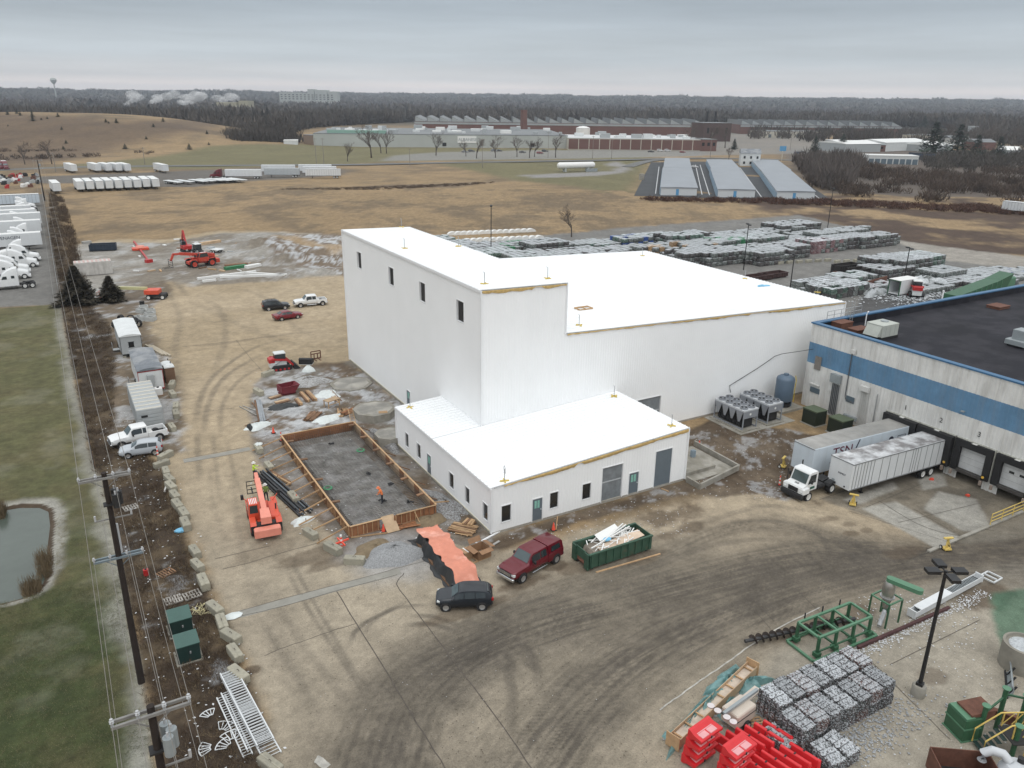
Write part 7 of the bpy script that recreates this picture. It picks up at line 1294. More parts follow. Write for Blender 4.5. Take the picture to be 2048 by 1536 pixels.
def bale_mesh(L,w,h,n,amp,mat,seed):
    bm=bmesh.new();bmesh.ops.create_cube(bm,size=1.);bmesh.ops.subdivide_edges(bm,edges=bm.edges[:],cuts=n,use_grid_fill=True);rn=random.Random(seed)
    for v in bm.verts:
        x,y,z=v.co;gx_=math.sin(y*9*PI+seed)if n>6 else 0;v.co=Vector((x*L*(1-.09*(abs(z)+abs(y))-(.12*max(0,z)**2 if n>6 else 0)),y*w*(1-.06*(abs(z)+abs(x))),(z+.5)*h))+Vector((rn.uniform(-1,1)*amp,rn.uniform(-1,1)*amp,(rn.uniform(-1,1)*amp+gx_*amp*.5)if z>-.49 else 0))
    me=bpy.data.meshes.new('bale');bm.to_mesh(me);bm.free();me.materials.append(mat);return me
# near stack: two rows on two layers, long axis across the rows
NB=[bale_mesh(1.12,1.8,.84,18,.042,m,k)for k,m in enumerate((S_MIX,S_MIX,S_BRN,S_MIX))]
def bale(me,x,y,z,rz,label,group,name='bale',s=1.):
    o=obj(name,me,None,(x,y,z),rz);o.scale=(s,s,s)
    if me in NB:[obj('wire_tie',TIE,o,(0,q,0))for q in(-.6,-.2,.2,.6)]
    return tag(o,label,'bale',group)
STRAPM=M('bale_wire',(.03,.03,.03),rough=.5);TIE=MB().bar((-.58,0,.0),(-.58,0,.83),.02,.03).bar((-.58,0,.845),(.58,0,.845),.025,.02).bar((.58,0,.83),(.58,0,0),.02,.03).mesh('wire_tie',STRAPM)
for r_,yc in((0,-26.75),(1,-28.75)):
    for k in range(7):
        x=4.55+k*1.19+(.25 if r_==0 else-.1);lb=('frosted bottle bale in the rear row of the stack near the lamp pole','frosted bottle bale in the front row of the stack near the lamp pole')[r_]
        bale(NB[2 if(k<1 or(k+r_)%5==0)else k%2],x,yc,0,random.uniform(-.03,.03),lb+', bottom layer','foreground bales of pressed bottles')
        if not(r_==0 and k>6):bale(NB[(k+r_)%4],x+random.uniform(-.08,.08),yc+random.uniform(-.06,.06),.85,random.uniform(-.05,.05),lb+', top layer','foreground bales of pressed bottles')
for x,y,z,lab in((4.7,-30.75,0,'frosted bottle bale alone in front of the stack by red barriers'),(5.9,-30.7,0,'frosted bottle bale in front of the stack beside another'),(3.3,-28.6,0,'dark bottle bale behind the red barriers')):bale(NB[0],x,y,z,random.uniform(-.1,.1),lab,'foreground bales of pressed bottles')
# loose scrap around the stack
def scatter(name,n,fn,size,mat,zs=(.0,.02),kind='stuff'):
    V_=[];F_=[]
    for i in range(n):
        x,y,z=fn();s=random.uniform(*size);a=random.uniform(0,6.28);ti=random.uniform(-.5,.5);c,q=math.cos(a)*s,math.sin(a)*s;b=len(V_);h=s*.5;z+=h*.3
        V_+=[(x-c,y-q,z-h*ti*.5),(x+q*.6,y-c*.6,z+h*.4),(x+c,y+q,z+h*ti*.5+.01),(x-q*.6,y+c*.6,z+.005)];F_.append((b,b+1,b+2,b+3))
    return tag(obj(name,npmesh(name,np.array(V_),np.array(F_),mat)),kind=kind)
scatter('mud_clods',2600,lambda:(lambda p:(p.x,p.y,.02+gd(p.x,p.y)))(at(random.gauss(1050,330),random.uniform(1040,1530))),(.015,.05),M('clod_brown',(.07,.055,.04),rough=1.,var=.4));LITW=M('litter_white',(.55,.56,.57),rough=.5,var=.3,scale=30)
scatter('loose_scrap',1500,lambda:(random.gauss(7.5,3.2),random.choice((-30.3,-29.9,-31.2,-25.6))+random.gauss(0,.45),.03),(.04,.12),S_MIX);scatter('loose_scrap',1300,lambda:(random.gauss(3.2,.9),random.gauss(-29.5,1.6),.03),(.05,.14),S_MIX)
def _p(u0,u1,v0,v1):p=at(random.uniform(u0,u1),random.uniform(v0,v1));return(p.x,p.y,.03+(gd(p.x,p.y)))
scatter('litter',240,lambda:_p(1640,2048,1290,1536),(.02,.08),LITW);scatter('litter',240,lambda:_p(1700,1960,1190,1300),(.03,.1),LITW);scatter('litter',260,lambda:_p(1380,1600,860,1000),(.03,.09),LITW);scatter('litter',90,lambda:_p(640,1400,1080,1500),(.015,.04),LITW);scatter('litter',420,lambda:(random.uniform(-27.5,-21.5),random.uniform(-22,45),.1),(.04,.12),LITW);scatter('litter',500,lambda:_p(500,960,740,1090),(.04,.14),LITW);scatter('litter',300,lambda:_p(990,1380,990,1080),(.03,.08),LITW)
# ---- red water-filled barriers
BRED=M('barrier_red',(.60,.022,.028),rough=.35,var=.1,scale=1.5);BPNK=M('barrier_faded',(.68,.33,.34),rough=.5,var=.1)
def barrier_parts():
    pr=[(-.3,0),(.3,0),(.3,.16),(.15,.42),(.1,.92),(.06,.96),(-.06,.96),(-.1,.92),(-.15,.42),(-.3,.16)]
    b=MB().prism(pr,-.85,.85,'x');b.xf(Matrix(((1,0,0,0),(0,1,0,0),(0,0,1,0),(0,0,0,1))))
    return b.mesh('shell',BRED),MB().lathe([(.12,0),(.12,.9),(.08,.95),(.001,.95)],10,(.9,0,.02)).mesh('hinge_lug',BRED,True),MB().cbox(-.62,.62,-.165,.165,.42,.47,.02).mesh('panel',BPNK),MB().cbox(-.62,-.05,.09,.16,.5,.86,.02).mesh('face_pad',BPNK),MB().cbox(.05,.62,.09,.16,.5,.86,.02).mesh('face_pad',BPNK),MB().cyl((0,-.07,.955),(0,.07,.975),.05,n=8).mesh('filler_cap',PLAST)
BP=barrier_parts()
def barrier(x,y,z,rz,label,lying=False):
    t=thing('water_barrier',label,'road barrier',(x,y,z),rz,'red plastic road barriers');t.rotation_euler=(PI/2 if lying else 0,0,rz)
    for nm,me in zip(('shell','hinge_lug','panel','face_pad','face_pad','filler_cap'),BP):obj(nm,me,t)
for k in range(6):
    for j in range(2):barrier(.35+k*.62,-27.6-j*1.95-.12*k,0,R(-78),'upright red barrier in the rows beside the bale stack')
for s,(x,y)in enumerate(((-1.55,-26.55),(-.75,-28.35))):
    for l in range(4):barrier(x+.05*l,y-.05*l,.32+l*.58,R(8),('red barrier lying flat in the stack against the timber crate','red barrier lying flat in the stack beside the upright rows')[s],True)
p=at(1360,1530,.6);t=thing('metal_tray','grey ribbed metal tray in front of the red barriers','tray',(-3.5,-29.2,0),R(20));MB().box(-.8,.8,-.6,.6,.3,.38).build('deck',GREY,t)
for q in(-.8,.75):MB().box(q,q+.05,-.6,.6,.0,.45).build('edge',GREY,t)
# ---- timber crate with torn teal film
t=thing('long_crate','long open timber crate lying on the concrete','crate',(2.2,-24.5,0),math.atan2(2.4,8.8));L_=9.1
for s in(-.34,.34):MB().box(-L_/2,L_/2,s-.02,s+.02,.08,.72).build('side',PLYP,t)
MB().box(-L_/2,L_/2,-.32,.32,.05,.1).build('floor',TIMB,t)
for x in(-L_/2,L_/2):MB().box(x-.03,x+.03,-.45,.45,.05,1.0).build('end_board',TIMB,t)
for k in range(8):MB().box(-L_/2+.5+k*1.15,-L_/2+.6+k*1.15,-.3,.3,.55,.62).build('cross_slat',TIMB,t)
MB().box(-L_/2+.1,L_/2-.1,-.3,.3,.3,.5).build('packing',M('pale_packing',(.50,.42,.34),var=.3,scale=2),t)
TEAL=M('teal_film',(.17,.33,.33),rough=.3,var=.35,scale=1.5,bump=.6,bscale=5,alpha=.82)
for u,v,rx,ry,h,a,sd in((1455,1365,1.5,.9,.5,.3,31),(1500,1370,1.4,.8,.45,-.3,32),(1462,1408,1.2,.8,.35,.2,33),(1385,1445,2.6,.45,.5,.35,34),(1420,1410,2.0,.5,.6,.35,35),(1350,1475,.9,.5,.4,.3,36)):blob('teal_film','torn teal plastic film crumpled against the timber crate','film',u,v,rx,ry,h,TEAL,sd,a,16,.75)['group']='torn teal film around the crate'
# ---- light tower
t=thing('light_tower','beige towable light tower with folded mast and round lamps','light tower',(2.5,-26.1,0),R(8));BG=M('tower_beige',(.55,.48,.41),rough=.5,var=.12)
MB().cbox(-.9,.9,-.6,.6,.45,1.35,.08).build('housing',BG,t);MB().box(-.92,.92,-.62,.62,.95,1.0).build('trim_band',FRAME,t);MB().bar((-1.5,0,1.55),(1.7,0,1.6),.18).build('mast',GREY,t);MB().bar((.9,.2,1.2),(2.2,.25,1.25),.5,.12).build('drawbar_cover',BG,t)
for s in(-1,1):wheel(t,0,s*.68,.33,.2,STEELR)
MB().bar((-1.5,-.8,1.5),(-1.5,.9,1.5),.06).build('lamp_bar',FRAME,t)
for y in(-.75,-.3,.35,.85):MB().lathe([(.06,-.1),(.2,.02),(.22,.1),(.001,.14)],12,(-1.6,y,1.5)).build('lamp',M('lamp_white',(.6,.55,.55),rough=.25),t,True)
p=at(1513,1452);pallet(p.x,p.y,R(70),'timber pallet wedged between light tower and bales',TIMB)
# ---- green machine frame, screw, cyclone, conveyor
GRN=M('machine_green',(.03,.10,.05),rough=.5,var=.15);GRL=M('machine_green_pale',(.085,.20,.12),rough=.5,var=.12)
t=thing('machine_frame','green steel machine bed with jack legs beside the bale stack','machine frame',(14.0,-23.6,0),R(-2.5));a,b=2.9,.95
for z,aa,bb,m in((.12,a+.15,b+.25,GRL),(1.65,a-.35,b-.05,GRL)):
    for s in(-1,1):MB().bar((-aa,s*bb,z),(aa,s*bb,z),.16,.14).build('long_beam',m,t);MB().bar((s*aa,-bb+.08,z),(s*aa,bb-.08,z),.16,.14).build('end_beam',m,t)
for x in(-.8,.8):MB().bar((x,-b+.15,1.65),(x,b-.15,1.65),.14,.12).build('cross_beam',GRL,t);MB().bar((x,-b,.5),(x,b,.5),.14,.12).build('cross_beam',GRN,t)
for x in(-a+.4,-.85,.85,a-.4):
    for s in(-1,1):MB().cyl((x,s*(b-.05),.1),(x,s*(b-.05),1.6),.12,n=8).build('jack_leg',GRN,t);MB().cbox(x-.22,x+.22,s*(b-.05)-.22,s*(b-.05)+.22,.19,.5,.03).build('jack_foot',GRN,t)
for k in range(3):MB().cyl((-1.8+k*1.7,b+.1,1.6),(-1.8+k*1.7,b+.1,2.1),.05).build('pin',FRAME,t)
for s in(-1,1):MB().bar((-a+.4,s*b,.55),(a-.4,s*b,.55),.1,.1).build('tie_bar',GRN,t)
t=thing('screw_auger','long dark steel screw auger lying on the concrete','auger',(8.2,-21.1,.36),math.atan2(-1.35,5.9));MB().cyl((0,0,0),(9.0,0,0),.13,n=10).build('shaft',STEELD,t);n_=15*12;vs=[]
for i in range(n_+1):an=i*2*PI/12;x=.5+i*8.2/n_;vs+=[(x,.1*math.cos(an),.1*math.sin(an)),(x,.36*math.cos(an),.36*math.sin(an))]
MB().add(vs,[(2*i,2*i+1,2*i+3,2*i+2)for i in range(n_)]).build('flight',M('auger_brown',(.055,.042,.036),rough=.7,var=.3),t)
t=thing('cyclone_separator','steel cyclone with green hood on a green four-legged stand','machine',(19.05,-23.9,0),R(0));h=.72
for x in(-h,h):
    for y in(-h,h):MB().bar((x,y,0),(x,y,1.95),.1).build('leg',GRN,t)
for s in(-h,h):MB().bar((-h,s,1.95),(h,s,1.95),.1).build('top_beam',GRL,t);MB().bar((s,-h+.05,1.95),(s,h-.05,1.95),.1).build('top_beam',GRL,t)
MB().lathe([(.16,.9),(.2,1.3),(.36,1.9),(.44,2.4),(.42,3.0),(.3,3.25),(.001,3.3)],20).build('cone_body',M('stainless',(.42,.40,.37),rough=.3,metal=.8,var=.15),t,True);MB().lathe([(.5,1.98),(.5,2.06),(.4,2.06)],20).build('flange',POSTM,t);hd=[(.28*math.cos(q*PI/8+PI/2),.28*math.sin(q*PI/8+PI/2))for q in range(9)]+[(1.9+.28*math.cos(q*PI/8-PI/2),.28*math.sin(q*PI/8-PI/2))for q in range(9)]
o=MB().prism(hd,3.25,3.55).build('belt_hood',GRL,t);o.rotation_euler=(0,0,R(-75));MB().tube([(0,0,1.0),(-.25,-.15,.75),(-1.3,-.6,.35)],.15,10).build('discharge_pipe',POSTM,t);MB().cyl((.05,0,.75),(.05,0,1.05),.25,n=12).build('valve',GRN,t)
t=thing('screw_conveyor','galvanised trough conveyor lying along the dark yard edge','conveyor',(21.1,-24.75,0),math.atan2(.35,8.5));MB().box(0,8.8,-.3,-.26,.15,.6).box(0,8.8,.26,.3,.15,.6).box(0,8.8,-.26,.26,.15,.2).build('trough',WST,t);MB().box(.6,4.6,-.33,.33,.6,.66).build('cover',WST,t);MB().box(4.6,8.4,-.24,.24,.45,.5).build('chain_bed',FRAME,t)
for k in range(18):MB().box(4.7+k*.2,4.76+k*.2,-.24,.24,.5,.54).build('flight_bar',GREY,t)
MB().box(-.1,0,-.32,.32,.1,.7).box(8.8,8.9,-.32,.32,.1,.7).build('end_plate',WST,t)
for a_,b_ in(((9.4,-.9),(10.6,-.9)),((9.4,.2),(10.6,.2)),((9.4,-.9),(9.4,.2)),((10.6,-.9),(10.6,.2)),((10.0,-.9),(10.0,.2))):MB().bar((*a_,.2),(*b_,.2),.1).build('side_frame',WST,t)
tag(MB().bar((14.7,-25.15,.12),(24.5,-25.45,.12),.2,.24).build('steel_kerb_rail',M('rust_maroon',(.07,.03,.03),rough=.85,var=.35)),'long rust-maroon steel rail edging the bale concrete','rail');scatter('loose_scrap',700,lambda:(random.uniform(14.5,29),-25.6+random.gauss(0,.25)+.0,.04),(.03,.1),LITW)
# ---- right edge machinery
t=thing('concrete_drum','broad concrete drum with litter frozen on top','concrete drum',(22.7,-31.5,0));MB().lathe([(1.25,0),(1.25,1.75),(1.1,1.78),(1.05,1.6),(.001,1.6)],28).build('ring',M('stained_drum',(.24,.225,.19),rough=.9,var=.25,streak=.8),t,True);MB().lathe([(.9,1.62),(.5,1.7),(.001,1.66)],20).build('fill',S_CLR,t)
t=thing('plough_blade','grey curved snow plough blade lying on the concrete','plough blade',(20.2,-32.3,0),R(-58));vs=[]
for i in range(9):a=-1.1+i*.24;vs+=[(-.45+.6*math.cos(a)*.9,-1.3,.5+.6*math.sin(a)),(-.45+.6*math.cos(a)*.9,1.3,.5+.6*math.sin(a))]
o=MB().add(vs,[(2*i,2*i+1,2*i+3,2*i+2)for i in range(8)]);sm=o.build('mouldboard',GREY,t,True);md=sm.modifiers.new('t','SOLIDIFY');md.thickness=.04
for y in(-1,0,1):MB().bar((-.1,y,.05),(.2,y,.75),.06,.12).build('rib',FRAME,t)
MB().bar((-.2,-1.45,.05),(-.2,1.45,.05),.1,.12).build('cutting_edge',FRAME,t)
t=thing('feed_hopper','green feed hopper with rusty hooded chute on concrete','hopper',(13.6,-33.1,0),R(-18));MB().cbox(-.55,.55,-.75,.75,0,1.55,.03).build('body',GRN,t);MB().prism([(.5,1.0),(1.5,1.35),(1.5,1.85),(-.1,1.75),(-.1,1.6),(.5,1.55)],-.6,.6,'y').build('chute',RUSTST,t);MB().box(-.58,.58,-.78,.78,.85,.95).build('band',GRL,t);MB().box(-.5,.1,-.7,.7,1.56,1.62).build('lid',GRL,t);MB().box(-.6,.6,-.8,.8,0,.08).build('base_frame',GRL,t)
t=thing('stair_platform','green steel tower with yellow handrail stairs at the yard edge','platform',(14.6,-35.6,0),R(-28))
for x,y,H in((-1.3,1.2,2.4),(.2,1.9,3.0),(1.3,1.6,2.7),(-.2,-.2,2.2),(1.2,-.3,2.3),(1.5,-1.6,2.0)):MB().cyl((x,y,0),(x,y,H),.14,n=10).build('column',GRN,t);MB().cyl((x,y,H),(x,y,H+.04),.24,n=12).build('cap',GRL,t)
MB().bar((-1.3,1.2,1.9),(.2,1.9,2.4),.1).bar((.2,1.9,2.6),(1.3,1.6,2.5),.1).build('tie',GRN,t);MB().box(-.6,1.4,-.6,.9,1.2,1.26).build('deck',FRAME,t)
for k in range(5):MB().box(-1.9+k*.26,-1.65+k*.26,-.1,.8,.2+k*.22,.24+k*.22).build('tread',TXD,t)
for s in(-.15,.85):
    MB().tube([(-1.9,s,.2),(-1.9,s,1.1),(-.6,s,2.2),(1.3,s,2.2),(1.3,s,1.26)],.045,6).build('handrail',YEL,t)
    for q in range(3):MB().bar((-.4+q*.8,s,1.26),(-.4+q*.8,s,2.2),.06).build('baluster',YEL,t);MB().bar((-.4+q*.6,s,1.35),(.2+q*.5,s,2.1),.04).build('cross_brace',YEL,t)
for y in(-1.2,-1.9):MB().tube([(-.4,y,0),(-.4,y,1.5),(.9,y,1.5),(.9,y,0)],.045,6).build('gate_rail',YEL,t);MB().bar((-.4,y,.5),(.9,y,.5),.06).bar((-.4,y,1.0),(.9,y,1.0),.06).build('gate_bar',YEL,t)
t=thing('steel_girder','dark steel girder with frost behind the green tower','steel beam',(17.1,-34.6,0),R(-62));MB().box(-2.2,2.2,-.15,.15,0,.06).box(-2.2,2.2,-.02,.02,.06,.6).box(-2.2,2.2,-.15,.15,.6,.66).build('girder',RUSTST,t)
t=thing('rusty_bin','open rusty steel bin standing on the concrete','bin',(10.1,-35.4,0),R(-36))
for s in(-1,1):MB().box(-1.5,1.5,min(s*1.0,s*1.05),max(s*1.0,s*1.05),0,1.35).build('side',RUSTST,t);MB().box(min(s*1.5,s*1.55),max(s*1.5,s*1.55),-1.05,1.05,0,1.35).build('end',RUSTST,t)
MB().box(-1.5,1.5,-1,1,.05,.1).build('floor',FRAME,t)
t=thing('grey_vessel','grey rounded steel vessel with an elbow duct','vessel',(12.0,-37.0,0),R(-20));MB().lathe([(.9,.3),(.95,.8),(.9,1.3),(.6,1.7),(.001,1.85)],22).build('shell',CHT,t,True);MB().tube([(-.3,.3,1.7),(-.5,.6,2.0),(-.9,.9,2.0),(-1.2,1.1,1.7),(-1.2,1.1,1.2)],.25,12).build('elbow_duct',CHT,t,True);MB().cyl((.2,.1,1.75),(.2,.1,2.1),.18,n=12).build('inlet',FRAME,t)
for k in range(3):a=k*2.1;MB().bar((.8*math.cos(a),.8*math.sin(a),0),(.8*math.cos(a),.8*math.sin(a),.5),.12).build('leg',CHG,t)
MB().cbox(.0,.9,-.6,.1,1.6,1.75,.03).build('cover_plate',CHT,t)
# ---- the bale yard behind the hall
FB={k:[bale_mesh(1.5,1.1,1.0,2,.05,m,q)for q in(1,2)]for k,m in dict(c=S_CLR,m=S_MIX,g=S_GRN,d=S_DKG,b=S_BLU,r=S_RED,t=S_TAN).items()}
BL=[]  # (distance, x, y, z, colour)
def stack(u,v,nx_,ny_,nz_,cols,gap=.04):
    p=at(u,v)
    for i in range(nx_):
        for j in range(ny_):
            top=nz_-(1 if random.random()<.12 else 0)
            for k in range(top):
                if k<top-1 and 0<i<nx_-1 and 0<j<ny_-1:continue
                x=p.x+(i-(nx_-1)/2)*(1.52+gap)+random.uniform(-.08,.08);y=p.y+(j-(ny_-1)/2)*(1.12+gap)+random.uniform(-.06,.06)
                if TX-2<x<HX+1.2 and y<TY+TD+1.2:continue
                BL.append((math.hypot(x-CAM.x,y-CAM.y),x,y,k*1.0,random.choice(cols)))
for u,v,a,b_,c,cl in((870,487,4,4,2,'ccd'),(905,497,5,4,2,'cdm'),(945,500,5,5,2,'ccm'),(985,512,4,5,2,'cdd'),(1020,500,5,5,2,'ccg'),(1050,518,5,5,2,'ccmd'),(1085,502,5,4,3,'ccm'),(1110,520,5,4,2,'ccd'),(1150,512,6,4,2,'cm'),(1165,495,5,3,2,'cc'),(1205,512,5,4,2,'cmm'),(1215,494,6,4,2,'ccd'),(1250,505,4,3,2,'ccm'),(1262,492,4,3,3,'cdb'),(1278,490,1,3,2,'b'),(1300,480,7,4,2,'ccd'),(1330,500,6,4,2,'cct'),(1340,512,5,1,1,'tt'),(1365,485,7,4,2,'cdm'),(1395,505,6,4,2,'cct'),(1385,520,6,5,2,'cm'),(1430,520,6,5,3,'cm'),(1420,485,7,4,2,'ccd'),(1460,495,6,4,2,'cdg'),(1475,475,7,4,2,'ccm'),(1500,515,5,5,3,'cm'),(1530,520,5,4,3,'cm'),(1520,490,6,4,2,'ccd'),(1535,470,7,4,2,'cc'),(1560,510,6,4,3,'cm'),(1575,487,6,3,2,'cc'),(1580,462,8,5,3,'cm'),(1605,490,5,3,2,'gg'),(1612,475,6,3,2,'cc'),(1595,471,1,1,3,'g'),(1640,497,6,3,3,'rrc'),(1655,480,7,3,2,'cc'),(1690,490,7,3,3,'cm'),(1690,475,5,3,3,'gg'),(1722,470,1,2,3,'g'),(1740,487,7,3,3,'cm'),(1770,482,2,2,2,'c'),
    (1650,577,6,4,2,'cm'),(1680,583,6,3,2,'cdm'),(1700,563,4,3,2,'cd'),(1735,572,5,3,1,'cr'),(1770,545,5,4,2,'cm'),(1800,535,5,5,3,'cm'),(1835,530,4,4,3,'cd'),(1760,535,4,3,3,'cm'),(1850,575,5,3,1,'cc'),(1900,560,7,4,1,'cm'),(1940,552,7,4,1,'cdm'),(1980,545,7,4,1,'cc'),(1975,565,6,3,1,'cm'),(2010,552,6,4,1,'cc'),(1880,552,4,3,2,'cc'),(1900,612,6,2,1,'c'),(1960,600,8,2,1,'c'),(2040,545,4,3,1,'tb')):
    stack(u,v+4,a+2,b_+2 if a>1 else b_,c+(1 if u>1250 and c==2 and a>3 and random.random()<.35 else 0),cl)
BL.sort();NAMES=dict(c='grey-white bale of pressed clear bottles in the yard behind the hall',m='dark mixed bottle bale in the yard behind the hall',g='bright green bale in the yard behind the hall',d='grey-green bale of pressed bottles in the yard behind the hall',b='deep blue bale in the yard behind the hall',r='reddish bale in the yard behind the hall',t='tan cardboard bale in the yard behind the hall')
near,rest=BL[:300],BL[300:]
# keep the coloured ones as individuals
for col in 'gbrt':
    for b in[q for q in rest if q[4]==col][:40]:
        i=max((k for k in range(300)if near[k][4]in 'cmd'),default=None)
        if i is not None:rest.append(near[i]);near[i]=b;rest.remove(b)
for d_,x,y,z,c in near:bale(random.choice(FB[c]),x,y,z,random.choice((0,PI))+random.uniform(-.04,.04),NAMES[c],'bales stored behind the hall, '+NAMES[c].split(' bale')[0])
for c in 'cmd':
    V_=[];F_=[]
    for d_,x,y,z,cc in rest:
        if cc!=c and not(c=='c' and cc not in 'cmd'):continue
        me=FB[c][0];co=np.empty(len(me.vertices)*3,np.float32);me.vertices.foreach_get('co',co);co=co.reshape(-1,3)*np.random.uniform(.96,1.04)+np.array([x,y,z]);o_=sum(len(q)for q in V_);V_.append(co);F_.append(np.array([p.vertices[:]for p in me.polygons])+o_)
    if V_:tag(obj('distant_bales',npmesh('distant_bales',np.vstack(V_),np.vstack(F_),FB[c][0].materials[0])),kind='stuff')
print('bales',len(BL))
for k in range(26):  # white film-wrapped rolls along the field edge
    u,v=(905+k*12,470-k*.5)if k<14 else(935+(k-14)*13,484-(k-14)*.6);p=at(u,v);o=MB().prism([(-1.5,0)]+[(1.5*math.cos(PI-q*PI/8),.95*math.sin(q*PI/8))for q in range(9)]+[(1.5,0)],-.55,.55,'y').build('film_roll',HATW,loc=(p.x,p.y,0),rz=random.uniform(-.2,.2));tag(o,'arched white film bundle along the field edge of the bale yard','film bundle','white film bundles by the field')
DKB=M('container_black',(.022,.018,.017),rough=.7,var=.3);MAR=M('container_maroon',(.055,.028,.026),rough=.75,var=.35)
for u,v,rz,m,lab in((1690,545,0,DKB,'black open roll-off container in front of the bale stacks'),(1722,553,0,DKB,'second black open roll-off container beside the first'),(1545,555,0,MAR,'low maroon roll-off container on the yard paving'),(1515,560,0,MAR,'low maroon roll-off container closest to the white hall')):p=at(u,v);rolloff(lab,(p.x,p.y,0),R(rz),6.5,2.4,1.9 if m is DKB else 1.1,m)
p=at(1795,590);t=thing('open_box_body','white-sided open truck body standing on scrap','truck body',(p.x,p.y,0),R(0));MB().box(-1.5,4.0,1.2,1.25,.5,3.1).box(-1.5,4.0,-1.25,-1.2,.5,3.1).box(3.95,4.0,-1.2,1.2,.5,3.1).box(-1.5,4.0,-1.2,1.2,.4,.5).build('body',TRW,t);MB().box(-1.6,4.1,-1.28,1.28,3.1,3.2).build('roof',HATW,t);MB().bar((-1.5,-1.2,.2),(-1.5,-1.2,3.1),.15).bar((-1.5,1.2,.2),(-1.5,1.2,3.1),.15).bar((-1.5,-1.2,3.0),(-1.5,1.2,3.0),.15).build('frame',GRN,t);MB().box(-1,3.5,-.4,.4,0,.4).build('chassis',FRAME,t)
a,b=at(1665,595),at(1772,565);tag(MB().bar((a.x,a.y,.7),(b.x,b.y,.7),.2,1.4).build('retaining_plate',RUSTST),'rust-brown steel retaining wall in front of bale stacks','wall')
p=at(1955,600);t=thing('baler_machine','long green baling press with a sloped hopper behind the warehouse','machine',(p.x,p.y,0),math.atan2(.0,1));MB().prism([(-9,.5),(6,1.2),(8.0,4.6),(3.5,3.6),(-9,2.0)],-1.4,1.4,'y').build('press_body',GRN,t);MB().cbox(6.5,9.5,-1.3,1.3,.3,3.8,.2).build('head',GRL,t)
for k in range(9):MB().bar((-8.5+k*1.6,-1.45,.7+k*.07),(-8.5+k*1.6,-1.45,1.95+k*.22),.12,.12).build('rib',GRL,t)
for x in(-8,-2,4):MB().box(x,x+.4,-1.2,1.2,0,.9).build('support',FRAME,t)
p=at(1830,592);track_loader('white and red loader working on the scrap heap',p.x,p.y,0,R(40),RED,1.5)
scatter('loose_scrap',2200,lambda:(lambda p:(p.x,p.y,.08))(at(random.gauss(1820,45),random.gauss(583,12))),(.1,.4),S_CLR);blob('scrap_heap','grey heap of loose scrap in front of the loader','scrap heap',1745,588,3.6,2.0,1.1,S_CLR,41,0,26,.5);blob('scrap_heap','grey heap of loose scrap under the truck body','scrap heap',1850,570,5,3,1.6,S_CLR,42,0,30,.5)
for k in range(16):u=1560+k*19;p=at(u,528+(0 if k<6 else 4)-k*1.1);block(p.x,p.y,R(0),'concrete block in the low wall before the bale stacks','concrete blocks walling the bale yard',1.05)
# ================================================================ TRUCK LOT AND FAR SURROUNDINGS
def W2(X,Y):return CAM.x+X*_c+Y*_s,CAM.y-X*_s+Y*_c
def HF(p):dx,dy=p[0]-CAM.x,p[1]-CAM.y;return dx*_c-dy*_s,dx*_s+dy*_c
YA=-CAM_YAW
# trailers and tractors west of the fence
for k,(x,y,m,lab)in enumerate(((-30.6,167.2,TRW,'white van trailer with dark lettering in the truck lot'),(-30.4,189.3,TRW,'plain white van trailer next behind the lettered one'),(-30.2,204.5,TRW,'plain white van trailer parked behind two others by the fence'),(-30.0,253.5,TRB,'long pale blue van trailer at the far end of the truck lot'))):
    t=trailer(lab,(x,y,0),0.,15.5,m,HATW,'even' if k==3 else None,group=None)
    if k==0:text('PENAGEN',1.0,INKB,t,(-6.5,-1.3,2.75),(PI/2,0,0))
for x,y,rz,lab in((-36.6,122.6,PI,'white sleeper tractor with its bare frame toward the fence'),(-35.5,144.0,0,'white sleeper tractor with its hood toward the fence'),(-36.0,157.0,PI,'tall white sleeper tractor beside the lettered trailer'),(-35.5,178.,0,'white sleeper tractor beyond the lettered trailer'),(-37.0,132.,0,'white sleeper tractor half hidden at the lot edge'),(-35.5,230.,PI,'white sleeper tractor behind the plain trailers'),(-35.,240.,PI,'white sleeper tractor beside the pale blue trailer')):road_tractor(lab,(x,y,0),rz,group=None)
rt=road_tractor('white sleeper tractor in the tight row inside the truck lot',(-35.,151.,0),0.,group='tractors in the tight row of the truck lot')
for x,y,r_ in((-36.,172.,0),(-35.,183.5,PI),(-35.,196.5,0),(-36.,209.,0),(-35.,246.,0),(-37.,137.5,0),(-45.,119.,0),(-35.,235.,0)):dup(rt,(x,y,0),r_)
for x,y,lab in((-31.5,213.,'plain white van trailer deep in the truck lot, fourth from the lettered one'),(-32.5,222.5,'plain white van trailer deep in the truck lot beside a dark gap'),(-46.5,160.5,'white van trailer standing behind the tractor row')):trailer(lab,(x,y,0),0.,15.5,TRW,HATW,None)
for k in range(6):p=at(5+k*11,342+random.uniform(-6,6));road_tractor('red road tractor parked among scrap beyond the truck lot',(p.x-10,p.y,0),R(random.choice((-100,-80))),P_RED if k not in(3,)else P_WHITE,'tractors beyond the truck lot')if k!=3 else road_tractor('white road tractor parked among the red ones beyond the lot',(p.x-6,p.y,0),R(-95),P_WHITE,None)
for k in range(30):
    p=at(random.uniform(0,78),random.uniform(352,378));tag(MB().obox((0,0,.5),(random.uniform(1,4),random.uniform(.8,2),1.),random.uniform(0,3)).obox((.3,.2,1.2),(random.uniform(.6,2),.8,.5),random.uniform(0,3)).build('scrap_part',random.choice((FRAME,CABG,HATW,RED,FRAME,RUSTST)),loc=p),'heap of vehicle parts in the yard beyond the truck lot','scrap','vehicle parts beyond the truck lot')
